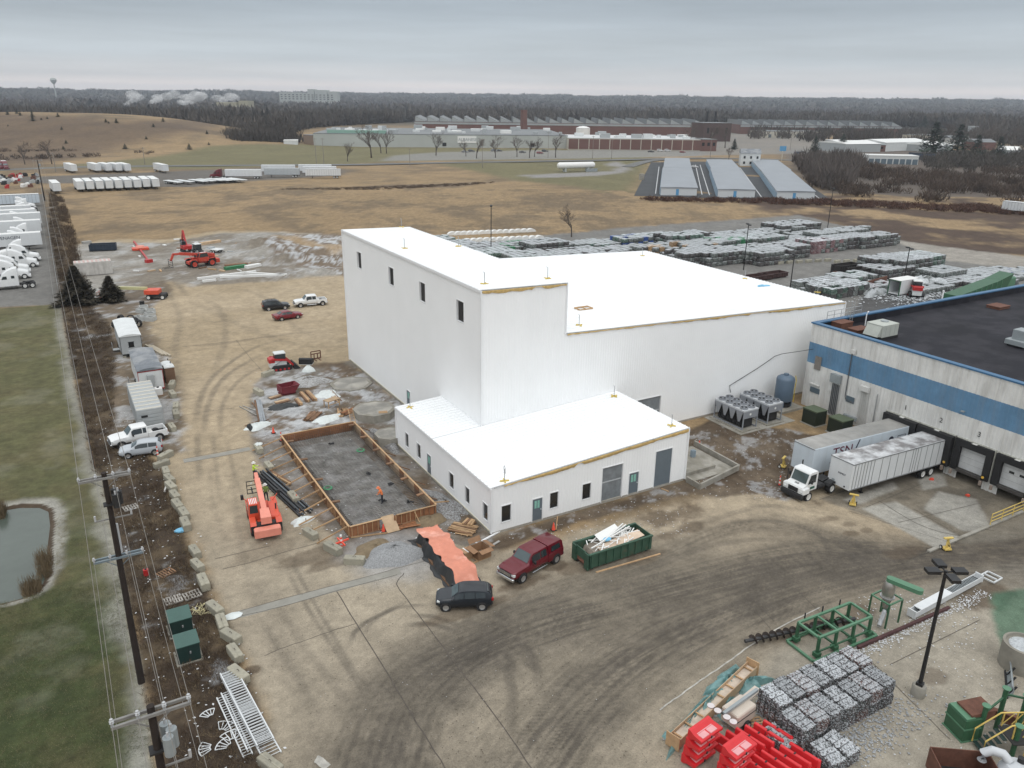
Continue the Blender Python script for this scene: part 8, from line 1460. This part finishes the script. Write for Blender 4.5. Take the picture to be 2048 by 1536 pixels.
tr0=trailer('white van trailer in the long row beside the field',(-16.2,290.,0),R(-88),14.6,TRW,HATW,None,group='trailers in the row by the field')
for k in range(1,9):dup(tr0,(-16.2+3.25*k,290.+.5*math.sin(k*3),0),R(-88+random.uniform(-2,2)),'white van trailer in the long row beside the field' if k not in(4,6)else None)
dup(tr0,(-24.,287.,0),R(-86),'white van trailer apart at the end of the row, near the utility pole')
for k,(u,v)in enumerate(((150,347),(198,346),(220,346),(240,346),(258,346),(333,347))):p=at(u,v);dup(tr0,(p.x,p.y,0),R(-80),('lone white van trailer by the road near the scrap yard','white van trailer in the group of four by the road','white van trailer in the group of four by the road','white van trailer in the group of four by the road','white van trailer in the group of four by the road','lone white van trailer by the road past the group')[k],'trailers parked by the road')
fl=thing('flatbed_semi_trailer','empty flatbed semi-trailer parked beside the field','trailer',(0,0,0),0,'flatbed trailers beside the field');MB().box(-12,0,-1.25,1.25,1.1,1.35).build('deck',CABW,fl);MB().box(-11.5,-.5,-.5,.5,.8,1.1).build('chassis',FRAME,fl)
for x in(-10.4,-9.1):
    for s in(-1,1):wheel(fl,x,s*1.0,.5,.5,STEELR)
MB().bar((-2.5,-.6,.05),(-2.5,-.6,1.0),.12).build('landing_leg',FRAME,fl)
for k,(u,v)in enumerate(((362,371),(385,370),(412,369),(428,368),(446,367),(460,367),(474,366),(490,366))):
    p=at(u,v);o=fl if k==0 else dup(fl);o.location=(p.x,p.y,0);o.rotation_euler=(0,0,R(-70))
for u0,u1,v,m,lab in((452,536,357,TRW,'white van trailer coupled to the red tractor by the field'),(530,606,354,TRG,'grey van trailer in the side-on group by the road'),(524,600,347,TRW,'white van trailer behind the grey one in the side-on group'),(612,684,356,TRW,'white ribbed van trailer at the end of the side-on group'),(606,686,350,TRW,'white van trailer behind the ribbed one'),(598,680,346,TRW,'white van trailer rearmost in the side-on group')):
    a,b=at(u0,v),at(u1,v);trailer(lab,(a.x,a.y,0),math.atan2(a.y-b.y,a.x-b.x),15.5,m,None,'even' if u0==612 else None)
p=at(437,356);road_tractor('red road tractor coupled to a white trailer by the field',(p.x,p.y,0),head(500,357,437,356),P_RED,None)
p=at(2035,424);trailer('white van trailer at the far edge of the brown field',(p.x-6,p.y+2,0),head(2060,424,2030,421),14.6,TRW)
# ---- road and small car template
ROADM=M('far_asphalt',(.13,.13,.125),rough=.9,var=.15,scale=.05)
mb=MB();strip(mb,[(-200,352),(90,337),(300,333),(690,330),(900,326),(1200,321),(1400,317),(1560,320),(1700,330)],9,.25);tag(mb.build('road',ROADM),kind='structure');mb=MB();strip(mb,[(1255,334),(1300,322),(1370,318)],7,.2);tag(mb.build('driveway',ROADM),kind='structure')
def mini(u,v,col,lab,rz=None):
    p=at(u,v);return car(random.choice(('sedan','hatch','bigsuv')),paint_mat(*col),lab,(p.x,p.y,.05),YA+random.uniform(-.2,.2)if rz is None else rz)
COLS=[('far_white',(.6,.6,.6)),('far_black',(.02,.02,.022)),('far_red',(.2,.02,.02)),('far_blue',(.03,.05,.1)),('far_grey',(.2,.21,.22))]
for u,v,c,lab in((930,305,4,'grey car parked among the bare trees before the factory'),(943,304,1,'black car parked beside a grey car before the factory'),(988,303,4,'grey car at the middle of the factory car park'),(998,303,1,'black car at the middle of the factory car park'),(1045,306,1,'dark car parked before the brick factory front'),(1080,308,2,'red car parked before the pale factory wall'),(1090,304,1,'black car behind the red one before the factory'),(1302,305,1,'black car alone on the open paving before the brick wall'),(1320,303,0,'white car beside the black one on open paving'),(1335,303,0,'white car second on the open paving'),(1365,306,2,'dark red car alone on the open paving'),(1388,336,0,'white car driving between the storage buildings'),(1595,308,3,'blue car at the right-hand road bend'),(1605,306,1,'black car at the right-hand road bend')):mini(u,v,COLS[c],lab)
# ---- buildings
def fbld(label,u0,v0,u1,v1,H,D,wall,roof,wins=0,name='far_building',cat='building',pitch=0.,bays=0,baymat=None,sign=False,doors=0,plant=0,brick=0):
    a,b=at(u0,v0),at(u1,v1);L=(b-a).length;t=thing(name,label,cat,(a.x,a.y,0),math.atan2(b.y-a.y,b.x-a.x));e=.15
    MB().box(0,L,0,D,-.5,H).build('wall',wall,t)
    if pitch:MB().prism([(-.3,H),(D+.3,H),(D/2,H+pitch)],-.3,L+.3,'x').build('roof',roof,t)
    else:MB().box(-e,L+e,-e,D+e,H,H+.35).build('roof',roof,t)
    for k in range(bays):x=(k+.5)*L/bays;MB().box(x-L/bays*.46,x+L/bays*.46,-.12,-.001,.4,H-.5).build('bay_panel',baymat,t)
    for k in range(wins):x=(k+.5)*L/wins;w_=MB().box(x-1.,x+1.,-.08,-.001,H*.45,H*.75).build('window',GLASS,t)
    for k in range(doors):x=(k+.5)*L/doors;MB().box(x-min(1.6,L/doors*.4),x+min(1.6,L/doors*.4),-.15,-.001,0,min(3.2,H*.85)).build('roller_door',baymat or LOUV,t)
    for k in range(plant):MB().cbox(*(lambda x,y,s:(x-s,x+s,y-s*.7,y+s*.7))(random.uniform(3,L-3),random.uniform(3,D-3),random.uniform(1,4)),H+.35,H+.35+random.uniform(1.2,3.2),.1).build('roof_unit',random.choice((HATW,CABG,CABW)),t)
    return t,L
PALE=M('far_pale_wall',(.40,.42,.40),rough=.8,var=.1,scale=.05);BRICK=M('far_brick',(.15,.078,.065),rough=.85,var=.15,scale=.1);SAWM=M('saw_glazing',(.32,.35,.36),rough=.5,var=.15,scale=.1);DROOF=M('far_dark_roof',(.17,.18,.185),rough=.7,var=.2,scale=.04);LROOF=M('far_light_roof',(.55,.56,.56),rough=.6,var=.1,scale=.05);CREAMW=M('far_cream',(.50,.47,.40),rough=.8,var=.1)
t,L=fbld('long pale grey factory with flat dark roof beyond the road',628,293,1135,297,9,120,PALE,DROOF,0,'factory_building',plant=46,doors=0)
MB().box(L*.56,L*.635,-.4,-.01,3.4,8.2).build('sign_board',HATW,t);text('ALBANESE',3.0,INKG,t,(L*.6,-.45,4.8),(PI/2,0,0),'sign_lettering')
for q in(.5,.85):MB().box(L*q,L*q+3,-.1,-.01,1,3.5).build('window',GLASS,t)
MB().box(L*.05,L*.28,4,9,9.35,11.5).build('green_monitor',M('monitor_green',(.22,.36,.30),var=.1),t)
fbld('white flat-roofed unit left of the pale factory',568,293,596,293,4,14,CABW,HATW,0);fbld('brown brick block attached to the pale factory',608,291,632,293,7.5,20,M('far_brown',(.22,.16,.12)),DROOF)
fbld('long red brick factory wall with pale piers',1136,299,1405,302,8,55,CREAMW,LROOF,0,'brick_factory',bays=13,baymat=BRICK,plant=18);fbld('dark brick office block past the brick factory',1400,302,1432,302,8,20,BRICK,DROOF,3)
# saw-tooth mill
def sawmill(label,u0,v0,u1,v1,n,H,D):
    a,b=at(u0,v0),at(u1,v1);L=(b-a).length;t=thing('sawtooth_mill',label,'factory',(a.x,a.y,0),math.atan2(b.y-a.y,b.x-a.x));MB().box(0,L,0,D,0,H).build('wall',BRICK,t);w=L/n
    MB().box(-.2,L+.2,-.3,-.01,H-2.2,H-.4).build('window_band',SAWM,t)
    for k in range(n):MB().prism([(k*w,H),((k+1)*w,H),(k*w+.6,H+5.2)],0,D,'y').build('roof_tooth',DROOF,t);MB().prism([(k*w+.7,H+.3),((k+1)*w-.8,H+.3),(k*w+1.0,H+4.6)],-.15,-.001,'y').build('gable_face',SAWM,t)
sawmill('long brick mill with a saw-tooth roof behind the factories',830,268,1410,275,24,12,60);sawmill('second saw-tooth mill far beyond the open paving',1480,268,1800,272,15,10,60)
a=at(1047,275);t=thing('brick_chimney','square red brick chimney above the factory roofs','chimney',(a.x,a.y,0));MB().loft([[(s*2.6,q*2.6,0)for s,q in((-1,-1),(1,-1),(1,1),(-1,1))],[(s*2.2,q*2.2,24)for s,q in((-1,-1),(1,-1),(1,1),(-1,1))]]).build('stack',BRICK,t);MB().box(-2.5,2.5,-2.5,2.5,24,24.8).build('cap',BRICK,t)
a=at(1165,285);t=thing('white_silo','broad white storage tank behind the brick factory wall','tank',(a.x,a.y,0));MB().lathe([(6,0),(6,12),(3,13.2),(.001,13.5)],24).build('shell',HATW,t,True);MB().tube([(6.1*math.cos(q*.5),6.1*math.sin(q*.5),12)for q in range(14)],.1,5).build('rim_rail',POSTM,t)
fbld('dark brick boiler house with twin stacks',1405,283,1460,283,16,25,M('far_dark_brick',(.075,.045,.04)),DROOF,3)
for u,lab in((1410,'slim dark boiler stack at the left of the boiler house'),(1427,'slim dark boiler stack at the middle of the boiler house')):a=at(u,279);t=thing('boiler_stack',lab,'chimney',(a.x,a.y,0));MB().cyl((0,0,0),(0,0,25),1.3,1.0,n=12).build('stack',FRAME,t);MB().cyl((0,0,25),(0,0,25.6),1.3,n=12).build('rim',FRAME,t)
for u0,v0,u1,v1,H,D,w,r,kw,lab in((1530,275,1640,275,6,30,CREAMW,DROOF,{'doors':6},'cream warehouse with roller doors beyond the open paving'),(1685,302,1710,302,7,25,CABG,HATW,{},'white gabled store behind the dark conifer'),(1690,305,1760,304,6,30,CABG,HATW,{'pitch':2.},'white pitched-roof shed beside the brick shop'),(1712,303,1770,303,4.5,10,BRICK,DROOF,{'wins':4},'red brick shop with white windows'),(1770,303,1860,300,6.5,30,CABW,HATW,{'pitch':2.},'wide white shed behind the black conifers'),(1870,305,1905,303,5,25,CABG,HATW,{'pitch':2.},'small white shed between the black conifers'),(1735,328,1835,330,5,12,M('far_white_wall',(.55,.56,.55)),HATW,{'doors':8,'baymat':LOUV},'white flat-roofed garage row with dark bays'),(1835,320,1870,320,4,10,M('far_blue_canopy',(.04,.06,.10)),FRAME,{},'dark blue canopy beside the garage row'),(1990,312,2030,314,4.5,14,CABG,HATW,{'pitch':2.5},'white-roofed house among the dark trees'),(1950,300,1990,300,6,14,BRICK,DROOF,{'pitch':2.5},'brick house behind bare trees at the town edge'),(1985,268,2030,268,8,40,CABG,LROOF,{'doors':5},'pale saw-roofed sheds far beyond the town'),(1840,284,1880,283,6,20,CREAMW,DROOF,{},'tan block among bare trees at the town edge'),(1900,290,1940,290,6,14,CABW,DROOF,{'pitch':2.},'pale house with grey roof among bare trees')):fbld(lab,u0,v0,u1,v1,H,D,w,r,**kw)
t,L=fbld('white two-storey house with a grey hipped roof by storage units',1480,332,1519,333,7,10,CABW,ROOFD,0,'white_house','house',pitch=2.4)
for k in range(3):
    for z in(1.2,4.2):MB().box(1.5+k*L*.33,2.6+k*L*.33,-.06,-.001,z,z+1.4).build('window',GLASS,t)
# storage units, on their own asphalt
lot=MB();lot.add([(*g2([q])[0],.12)for q in((1268,392),(1668,404),(1545,322),(1302,325))],[(0,1,2,3)]);tag(lot.build('storage_lot',M('dark_asphalt',(.045,.048,.052),rough=.9,var=.2,scale=.1)),kind='structure')
for pts in([(1311,388),(1318,334)],[(1404,390),(1391,330)],[(1419,391),(1400,330)],[(1500,394),(1462,334)],[(1523,395),(1480,336)],[(1640,399),(1560,334)]):mb=MB();strip(mb,pts,.35,.16);mb.build('lane_line',LITW,None)and None;o=COL.objects[-1];tag(o,kind='structure')
STW=M('storage_white',(.58,.60,.61),rough=.6,var=.06);STR=M('storage_roof',(.24,.26,.285),rough=.5,var=.1,scale=.1);STD=M('storage_pale_blue',(.28,.38,.47),rough=.5);STB=M('storage_blue',(.10,.30,.52),rough=.5)
for(ul,ur,vb,vt,ul2,ur2),lab in zip(((1321,1393,391,348,1325,1385),(1327,1381,347,327,1330,1378),(1435,1509,395,350,1422,1480),(1422,1478,349,330,1410,1465),(1553,1628,399,353,1523,1583),(1520,1580,352,331,1500,1558)),('white storage building nearest the slabs, near end','white storage building nearest the slabs, far end','middle white storage building, near end','middle white storage building, far end','white storage building beside the thicket, near end','white storage building beside the thicket, far end')):
    a,b=at(ul,vb),at(ur,vb+.8);c=at((ul2+ur2)/2,vt);m_=(a+b)/2;D=max(20,(c-m_).length-1.5);L=(b-a).length;rz=math.atan2(b.y-a.y,b.x-a.x);t=thing('storage_building',lab,'storage units',(a.x,a.y,.1),rz)
    sk=((c-m_).x*math.cos(rz)+(c-m_).y*math.sin(rz))/max(1,(c-m_).length)*D;H=2.9;sh=lambda x,y,z:(x+sk*y/D,y,z)
    MB().loft([[sh(0,0,z),sh(L,0,z),sh(L,D,z),sh(0,D,z)]for z in(0,H)]).build('wall',STW,t);MB().loft([[sh(-.3,-.3,H),sh(L+.3,-.3,H),sh(L+.3,D+.3,H),sh(-.3,D+.3,H)],[sh(-.3,-.3,H+.15),sh(L+.3,-.3,H+.15),sh(L+.3,D+.3,H+.15),sh(-.3,D+.3,H+.15)],[sh(L*.45,-.3,H+.28),sh(L*.55,-.3,H+.28),sh(L*.55,D+.3,H+.28),sh(L*.45,D+.3,H+.28)]]).build('roof',STR,t)
    MB().box(L*.42,L*.5,-.06,-.001,.1,2.4).build('door',STB,t)
    for k in range(int(D/3.2)):
        for s in(0,L):p_=sh(s,1.2+k*3.2,0);MB().box(p_[0]-.05,p_[0]+.05,p_[1],p_[1]+2.4,.1,2.3).build('unit_door',STD,t)
tag(MB().obox((0,0,1.4),(2.2,1.4,2.8),YA).build('slab_stack',CONCM,loc=at(1283,360)),'stack of broken pale slabs beside the storage lot','slab stack')
a,b=at(1114,344),at(1189,342);t=thing('gas_tank','long white gas tank on cradles on a gravel pad','gas tank',(*((a+b)/2)[:2],0),math.atan2(b.y-a.y,b.x-a.x));L=(b-a).length;MB().xf(Matrix.Identity(4)).add(*(lambda q:(q.v,q.f))(MB().lathe([(.001,-L/2),(1.1,-L/2+.4),(1.6,-L/2+1.2),(1.6,L/2-1.2),(1.1,L/2-.4),(.001,L/2)],20).xf(Matrix.Rotation(PI/2,4,'Y')))).shift(0,0,3.1).build('vessel',HATW,t,True)
for x in(-L*.3,L*.3):MB().box(x-.5,x+.5,-1.3,1.3,0,2.2).build('cradle',PALE,t)
MB().box(L*.2,L*.5,-3,-2.9,0,1.6).build('pipe_rack',GREY,t)
for u,v,H in((112,345,9),(290,330,9),(633,330,14),(648,330,14),(820,332,9),(965,336,15),(1096,316,16),(1185,318,14),(1223,318,12),(1580,300,14),(1420,316,16),(1680,300,13)):p=at(u,v);t=thing('roadside_pole','slim grey roadside pole along the far road','pole',(p.x,p.y,0),YA,'poles along the far road');MB().cyl((0,0,0),(0,0,H),.18,.12,n=6).build('pole',M('grey_timber',(.22,.20,.18)),t);MB().bar((-1.1,0,H-.6),(1.1,0,H-.6),.15).build('arm',M('grey_timber',(.2,.2,.2)),t)
p=at(1563,322);t=thing('roadside_sign','blue sign panel on a post by the thicket','sign',(p.x,p.y,0),YA);MB().cyl((0,0,0),(0,0,6),.25).build('post',CREAMW,t);MB().box(-2,2,-.15,.15,6,9).build('panel',STB,t)
# skyline: clinic block, water tower, yellow plant
def sky_thing(u,v_base_dist,H,name,lab,cat,fn):X=(u-1024)/CAM_F*v_base_dist;x,y=W2(X,v_base_dist);t=thing(name,lab,cat,(x,y,float(terrain_h(np.array([x]),np.array([y]))[0])),YA);fn(t)
def clinic(t):
    for x0,x1,h in((-100,-40,44),(-40,-10,42),(-12,8,54),(10,48,52),(50,80,48)):MB().box(x0,x1,0,40,-5,h).build('wing',PALE,t)
    for k in range(14):
        for z in(24,30,36):MB().box(-96+k*12,-90+k*12,-.4,-.01,z,z+2.5).build('window',GLASS,t)
sky_thing(640,2600,60,'hospital_block','pale tower block on the wooded skyline','building',clinic)
def wtower(t):MB().lathe([(2,0),(2,52),(9,60),(11,66),(8,72),(.001,74)],20).build('tank',PALE,t,True);MB().tube([(11.2*math.cos(q*.5),11.2*math.sin(q*.5),66)for q in range(14)],.4,5).build('walkway',PALE,t)
sky_thing(158,3000,60,'water_tower','pale water tower above the wooded skyline','water tower',wtower)
def yplant(t):MB().box(-18,18,0,30,0,22).build('hall',M('plant_cream',(.36,.33,.24),var=.1),t);MB().box(22,40,0,30,0,25).build('hall',M('plant_cream',(.36,.33,.24)),t)
sky_thing(478,1500,40,'distant_plant','cream works buildings behind the wood under steam','building',yplant)
# ================================================================ VEGETATION
BARK=M('bark_grey',(.075,.062,.052),rough=.95,var=.25);TWIG=M('twig_brown',(.10,.078,.066),rough=.95,var=.3,scale=.4);WOODM=M('wood_grey_brown',(.075,.063,.053),rough=1.,var=.6,scale=.012);THICK=M('thicket_brown',(.082,.058,.044),rough=1.,var=.5,scale=.08);EVG=M('evergreen',(.022,.036,.020),rough=.9,var=.4,scale=.8);JUN=M('juniper_brown_green',(.042,.034,.02),rough=.9,var=.4,scale=.8)
def bare_tree(seed,H=10.,spread=.55,up=.35):
    rn=random.Random(seed);tr,tw=MB(),MB()
    def br(p,d,L,r,lev):
        q=p+d*L;(tr if lev<2 else tw).cyl(p,q,r,r*.62,n=5 if lev<2 else 3,cap=False)
        if lev>=5:return
        for k in range(3 if lev else 4+rn.randrange(2)):
            a=rn.uniform(0,2*PI);t_=rn.uniform(.45,1.)if k else 1.;nd=(d+Vector((math.cos(a),math.sin(a),rn.uniform(-.1,up)))*rn.uniform(spread*.7,spread*1.5)).normalized();br(p+d*L*t_,nd,L*rn.uniform(.58,.82),max(.028,r*.55),lev+1)
    br(Vector((0,0,0)),Vector((rn.uniform(-.05,.05),rn.uniform(-.05,.05),1)).normalized(),H*.34,H*.024,0);return tr.mesh('trunk',BARK),tw.mesh('crown',TWIG)
BT=[bare_tree(k,10.,(.5,.75,.6,.45)[k])for k in range(4)]
def tree(u,v,H,k,lab,group=None,z=0.):
    p=at(u,v);t=thing('bare_tree',lab,'tree',(p.x,p.y,z),random.uniform(0,6),group);s=H/10;t.scale=(s,)*3;obj('trunk',BT[k%4][0],t);obj('crown',BT[k%4][1],t)
G_='bare trees before the factory'
for u,v,H,k,lab in((695,323,11,0,'slender bare tree by the road, apart from the big one'),(743,316,21,1,'broad spreading bare tree before the pale factory'),(762,306,16,2,'bare tree in the pair behind the spreading one'),(773,307,15,3,'bare tree at the end of the pair behind the spreading one'),(872,311,15,0,'bare tree before the white factory sign'),(932,313,11,1,'low bare tree by the car park entrance'),(953,317,14,2,'dense bare tree by the car park entrance'),(991,316,14,0,'bare tree beside parked cars at the factory'),(1034,314,13,3,'bare tree before the brick gatehouse'),(1059,316,13,2,'bare tree left of the twin pair by the road'),(1069,314,13,1,'bare tree in the twin pair by the road'),(1111,315,15,0,'bare tree before the corner of the pale factory'),(1378,300,20,1,'large bare tree at the end of the brick factory'),(1415,299,21,2,'large bare tree before the boiler house'),(1450,296,20,1,'large bare tree right of the boiler house'),(1457,321,8,3,'small bare tree beside the white house'),(1143,474,9,1,'lone bare sapling in the field behind the bales'),(50,329,12,0,'bare tree by the road near the scrap yard'),(104,328,14,2,'bare tree beside the utility pole by the road'),(1895,285,22,2,'tall bare tree among the black conifers'),(1970,290,20,1,'tall bare tree at the town edge'),(2030,290,18,3,'bare tree behind the white-roofed house')):tree(u,v,H,k,lab,G_ if k<0 else None)
def evergreen(seed,n=900,r=.32):
    rn=random.Random(seed);V_=[];F_=[]
    for i in range(n):
        z=rn.random()**1.25;a=rn.uniform(0,6.283);rr=r*(1-z*.93)*(.3+.85*rn.random())*(1+.32*math.sin(3*a+seed+z*9)+.2*math.sin(5*a-z*14));c=Vector((rr*math.cos(a),rr*math.sin(a),.04+z*.94));s=.045*(1.3-z*.6);d=Vector((math.cos(a),math.sin(a),rn.uniform(-.5,.6)))*s*1.9;w=Vector((-math.sin(a),math.cos(a),rn.uniform(-.3,.3)))*s;b=len(V_);V_+=[c-w*.9,c+w*.9,c+d];F_.append((b,b+1,b+2))
    return npmesh('crown',np.array([tuple(v)for v in V_]),np.array(F_),EVG),MB().cyl((0,0,0),(0,0,.8),.03,.01,n=6).mesh('trunk',BARK)
EV=[evergreen(1),evergreen(2,900,.42)];EVJ=EV[1][0].copy();EVJ.materials.clear();EVJ.materials.append(JUN)
def conifer(u,v,H,k,lab,crown=None,group=None,w=1.,z=0.):
    p=at(u,v);t=thing('conifer_tree',lab,'tree',(p.x,p.y,z),random.uniform(0,6),group);t.scale=(H*w,H*w,H);obj('trunk',EV[k][1],t);obj('crown',crown or EV[k][0],t)
EVJ2=evergreen(3,5000,.42)[0];EVJ2.materials.clear();EVJ2.materials.append(JUN);conifer(158,607,6.8,1,'dark bushy conifer straddling the fence corner',EVJ2,None,.95);conifer(223,602,4.6,0,'smaller olive conifer beside the dark bushy one',EVJ2)
for u,v,H,k,lab in((1862,315,24,1,'large black conifer behind the garage row'),(1912,312,22,1,'black conifer right of the largest one'),(1628,307,12,0,'slim dark conifer by the road bend'),(1683,303,13,1,'rounded dark evergreen beside the white shed'),(1995,318,15,1,'dark conifer by the white-roofed house'),(1950,318,16,1,'dark conifer among the town-edge trees'),(1846,262,20,0,'conifer standing above the distant wood edge'),(1468,299,8,0,'small conifer by the open paving drive')):conifer(u,v,H,k,lab)
for k in range(26):
    u=random.uniform(0,470);v=random.uniform(278,306);p=at(u,v);x,y=p.x,p.y;h=float(terrain_h(np.array([x]),np.array([y]))[0]);conifer(u,v,random.uniform(1.5,3.6)if k>3 else 3.8,1,'small dark shrub dotted on the grassy hill slope',None,'shrubs on the hill slope',1.1,h*.97)
def tuft_template(n,seed,w=.08,tall=1.,spread=.5):
    rn=np.random.default_rng(seed);V_=[]
    for i in range(n):
        a=rn.uniform(0,6.283);r=spread*math.sqrt(rn.random());z0=tall*rn.uniform(0,.75)*(1-.3*r/spread);h=tall*rn.uniform(.25,.5);lean=rn.normal(0,.25*tall,2)*.6;x,y=r*math.cos(a),r*math.sin(a);ww=w*rn.uniform(.6,1.4);b=rn.uniform(0,3.14)
        V_.append([(x-ww*math.cos(b),y-ww*math.sin(b),z0),(x+ww*math.cos(b),y+ww*math.sin(b),z0),(x+lean[0],y+lean[1],min(tall,z0+h))])
    return np.array(V_).reshape(-1,3)
def instance_mass(name,tmpl,P,S,mat,kind='stuff'):
    """one mesh of many rotated, scaled copies of a template of loose triangles"""
    n,k=len(P),len(tmpl);a=RNG.uniform(0,6.283,n);c,s=np.cos(a),np.sin(a);T=tmpl[None];V_=np.empty((n,k,3));S=np.asarray(S)
    V_[:,:,0]=(T[:,:,0]*c[:,None]-T[:,:,1]*s[:,None])*S[:,0:1]+P[:,0:1];V_[:,:,1]=(T[:,:,0]*s[:,None]+T[:,:,1]*c[:,None])*S[:,0:1]+P[:,1:2];V_[:,:,2]=T[:,:,2]*S[:,1:2]+P[:,2:3]
    return tag(obj(name,npmesh(name,V_.reshape(-1,3),np.arange(n*k).reshape(-1,3),mat)),kind=kind)
# distant woods: thousands of leafless crowns, each a cloud of upward twigs
WT=np.vstack([tuft_template(30,5,.10,1.,.42),np.array([(-.03,0,0),(.03,0,0),(0,0,.7)]),np.array([(0,-.03,0),(0,.03,0),(0,0,.7)])])
def wood(n,dmin,span,powr,h,wdt,seed,mat=WOODM,name='distant_wood',ulo=-260,uhi=2320):
    rn=np.random.default_rng(seed);u=rn.uniform(ulo,uhi,n);D0=np.interp(u,[-300,380,470,570,640,840,1430,1480,1850,1930,2400],[860,840,770,740,960,1250,1330,1380,1250,1000,820])*dmin;d=D0+span*rn.random(n)**powr;X=(u-1024)/CAM_F*d;x=CAM.x+X*_c+d*_s;y=CAM.y-X*_s+d*_c
    k=fbm(x,y,90,3)>(.30 if dmin<1.05 else .0);x,y,d=x[k],y[k],d[k];hh=h*rn.uniform(.55,1.2,len(x))*(.45+1.0*fbm(x,y,150,3));return instance_mass(name,WT,np.stack([x,y,terrain_h(x,y)-.3],1),np.stack([hh*wdt*rn.uniform(.8,1.3,len(x)),hh],1),mat)
wood(5200,1.,170,1.2,19,.75,1);wood(5200,1.1,2300,1.6,20,1.1,2);wood(6500,2.2,5200,1.0,22,2.4,3)
def poly_points(zone,n,seed):
    P=g2(zone);lo,hi=P.min(0),P.max(0);rn=np.random.default_rng(seed);q=rn.uniform(lo,hi,(n*6,2));q=q[inpoly(P,q[:,0],q[:,1])];return q[:n]
BT2=tuft_template(46,9,.05,1.,.5)
def mass(name,zone,n,hw,mat,seed,clump=.42,sc=40,tm=BT2,z0=0.):
    q=poly_points(zone,n,seed);k=fbm(q[:,0],q[:,1],sc,3)>clump;q=q[k];r=np.random.default_rng(seed).uniform(.6,1.3,len(q));return instance_mass(name,tm,np.column_stack([q,np.full(len(q),z0-.05)]),np.stack([r*hw[1],r*hw[0]],1),mat)
mass('thicket',[(1600,345),(1640,320),(1720,332),(1850,345),(2000,345),(2250,340),(2250,415),(2000,410),(1860,405),(1680,392),(1625,378)],1300,(4.4,4.6),THICK,1,.5,26);mass('thicket',[(1590,328),(1700,325),(1720,345),(1690,385),(1640,380)],260,(8.5,6.),M('thicket_grey',(.10,.082,.072),rough=1.,var=.4,scale=.1),2,.2);mass('thicket',[(1840,318),(2250,300),(2250,345),(1850,345)],480,(6.,6.5),M('thicket_dark',(.07,.06,.05),rough=1.,var=.4,scale=.08),3,.3);mass('thicket',[(1500,268),(2200,270),(2200,296),(1700,296),(1500,280)],700,(10,9),WOODM,4,.42,60)
mass('hedgerow',[(-300,296),(100,292),(300,300),(430,285),(440,290),(300,310),(100,318),(-300,335)],900,(2.6,4),THICK,5,.5,40);mass('hedgerow',[(560,379),(760,374),(940,367),(1000,364),(940,370),(760,380)],300,(.6,1.6),M('ditch_brown',(.11,.078,.055),rough=1.,var=.3),6,.2);mass('hedgerow',[(1280,398),(1640,403),(1900,412),(2250,425),(2250,440),(1650,412),(1300,402)],700,(1.6,3),M('bramble_red',(.085,.042,.028),rough=1.,var=.35),7,.35);mass('thicket',[(450,285),(560,278),(600,290),(470,294)],300,(11,8),WOODM,8,.2)
# dry weeds along the fence strip, reeds in the pond, tufts on the lawn
WD=tuft_template(14,12,.018,1.,.3);BW1=M('weeds_brown',(.075,.05,.031),rough=1.,var=.4,scale=.7);BW2=M('weeds_straw',(.155,.115,.066),rough=1.,var=.35,scale=.8)
mass('dry_weeds',Z_BRUSH,9000,(.55,.8),BW1,11,.42,2.2,WD);mass('dry_weeds',Z_BRUSH,5200,(.45,.7),BW2,12,.52,3.,WD);mass('lawn_tufts',[(-30,1210),(110,1180),(250,1150),(300,1440),(318,1600),(-30,1600)],16000,(.13,.35),M('tuft_green',(.072,.082,.032),rough=1.,var=.4,scale=.8),13,.4,3.,WD);mass('lawn_tufts',[(115,1000),(215,1010),(300,1500),(-30,1600),(-30,1215),(110,1180)],9000,(.12,.35),M('tuft_straw',(.19,.165,.09),rough=1.,var=.3,scale=.8),14,.5,4.,WD)
for zn,sd in(([(72,1108),(100,1106),(103,1145),(80,1150)],21),([(45,1170),(80,1160),(82,1180),(50,1190)],22),([(-10,1012),(8,1012),(6,1030),(-10,1030)],23)):mass('pond_reeds',zn,120,(1.5,.8),BW2,sd,.0,2.,WD,-.5)
mass('dry_weeds',[(110,395),(128,470),(142,560),(175,570),(150,470),(125,395)],1300,(1.3,1.5),BW1,15,.35,6.,WD)
# steam over the distant plant, haze
st=MB();rn=random.Random(3)
for bx in(285,330,385,400,455):
    for k in range(9):d_=1700;X=(bx+k*rn.uniform(2,6)-1024)/CAM_F*d_;x,y=W2(X,d_+rn.uniform(-20,20));r_=3.5+k*.9;st.ell((x,y,14+k*2.2+rn.uniform(-2,2)),r_*1.3,r_,r_*.75,8,6)
vm=M('steam',(.9,.9,.9),rough=1.,var=.1,scale=.02,alpha=.2,spec=0.);tag(st.build('steam',vm,None,True),kind='stuff')
hm_=bpy.data.materials.new('haze_air');hm_.use_nodes=True;hm_.node_tree.nodes.remove(hm_.node_tree.nodes['Principled BSDF']);pv=hm_.node_tree.nodes.new('ShaderNodeVolumePrincipled');pv.inputs['Density'].default_value=.00012;pv.inputs['Color'].default_value=(.80,.88,.98,1);pv.inputs['Anisotropy'].default_value=.2;hm_.node_tree.links.new(pv.outputs[0],hm_.node_tree.nodes['Material Output'].inputs['Volume'])
hz=MB().box(-7500,7500,-900,9600,-4,125);hz.xf(Matrix.Translation((CAM.x,CAM.y,0))@Matrix.Rotation(YA,4,'Z'));tag(hz.build('haze',hm_),kind='stuff')
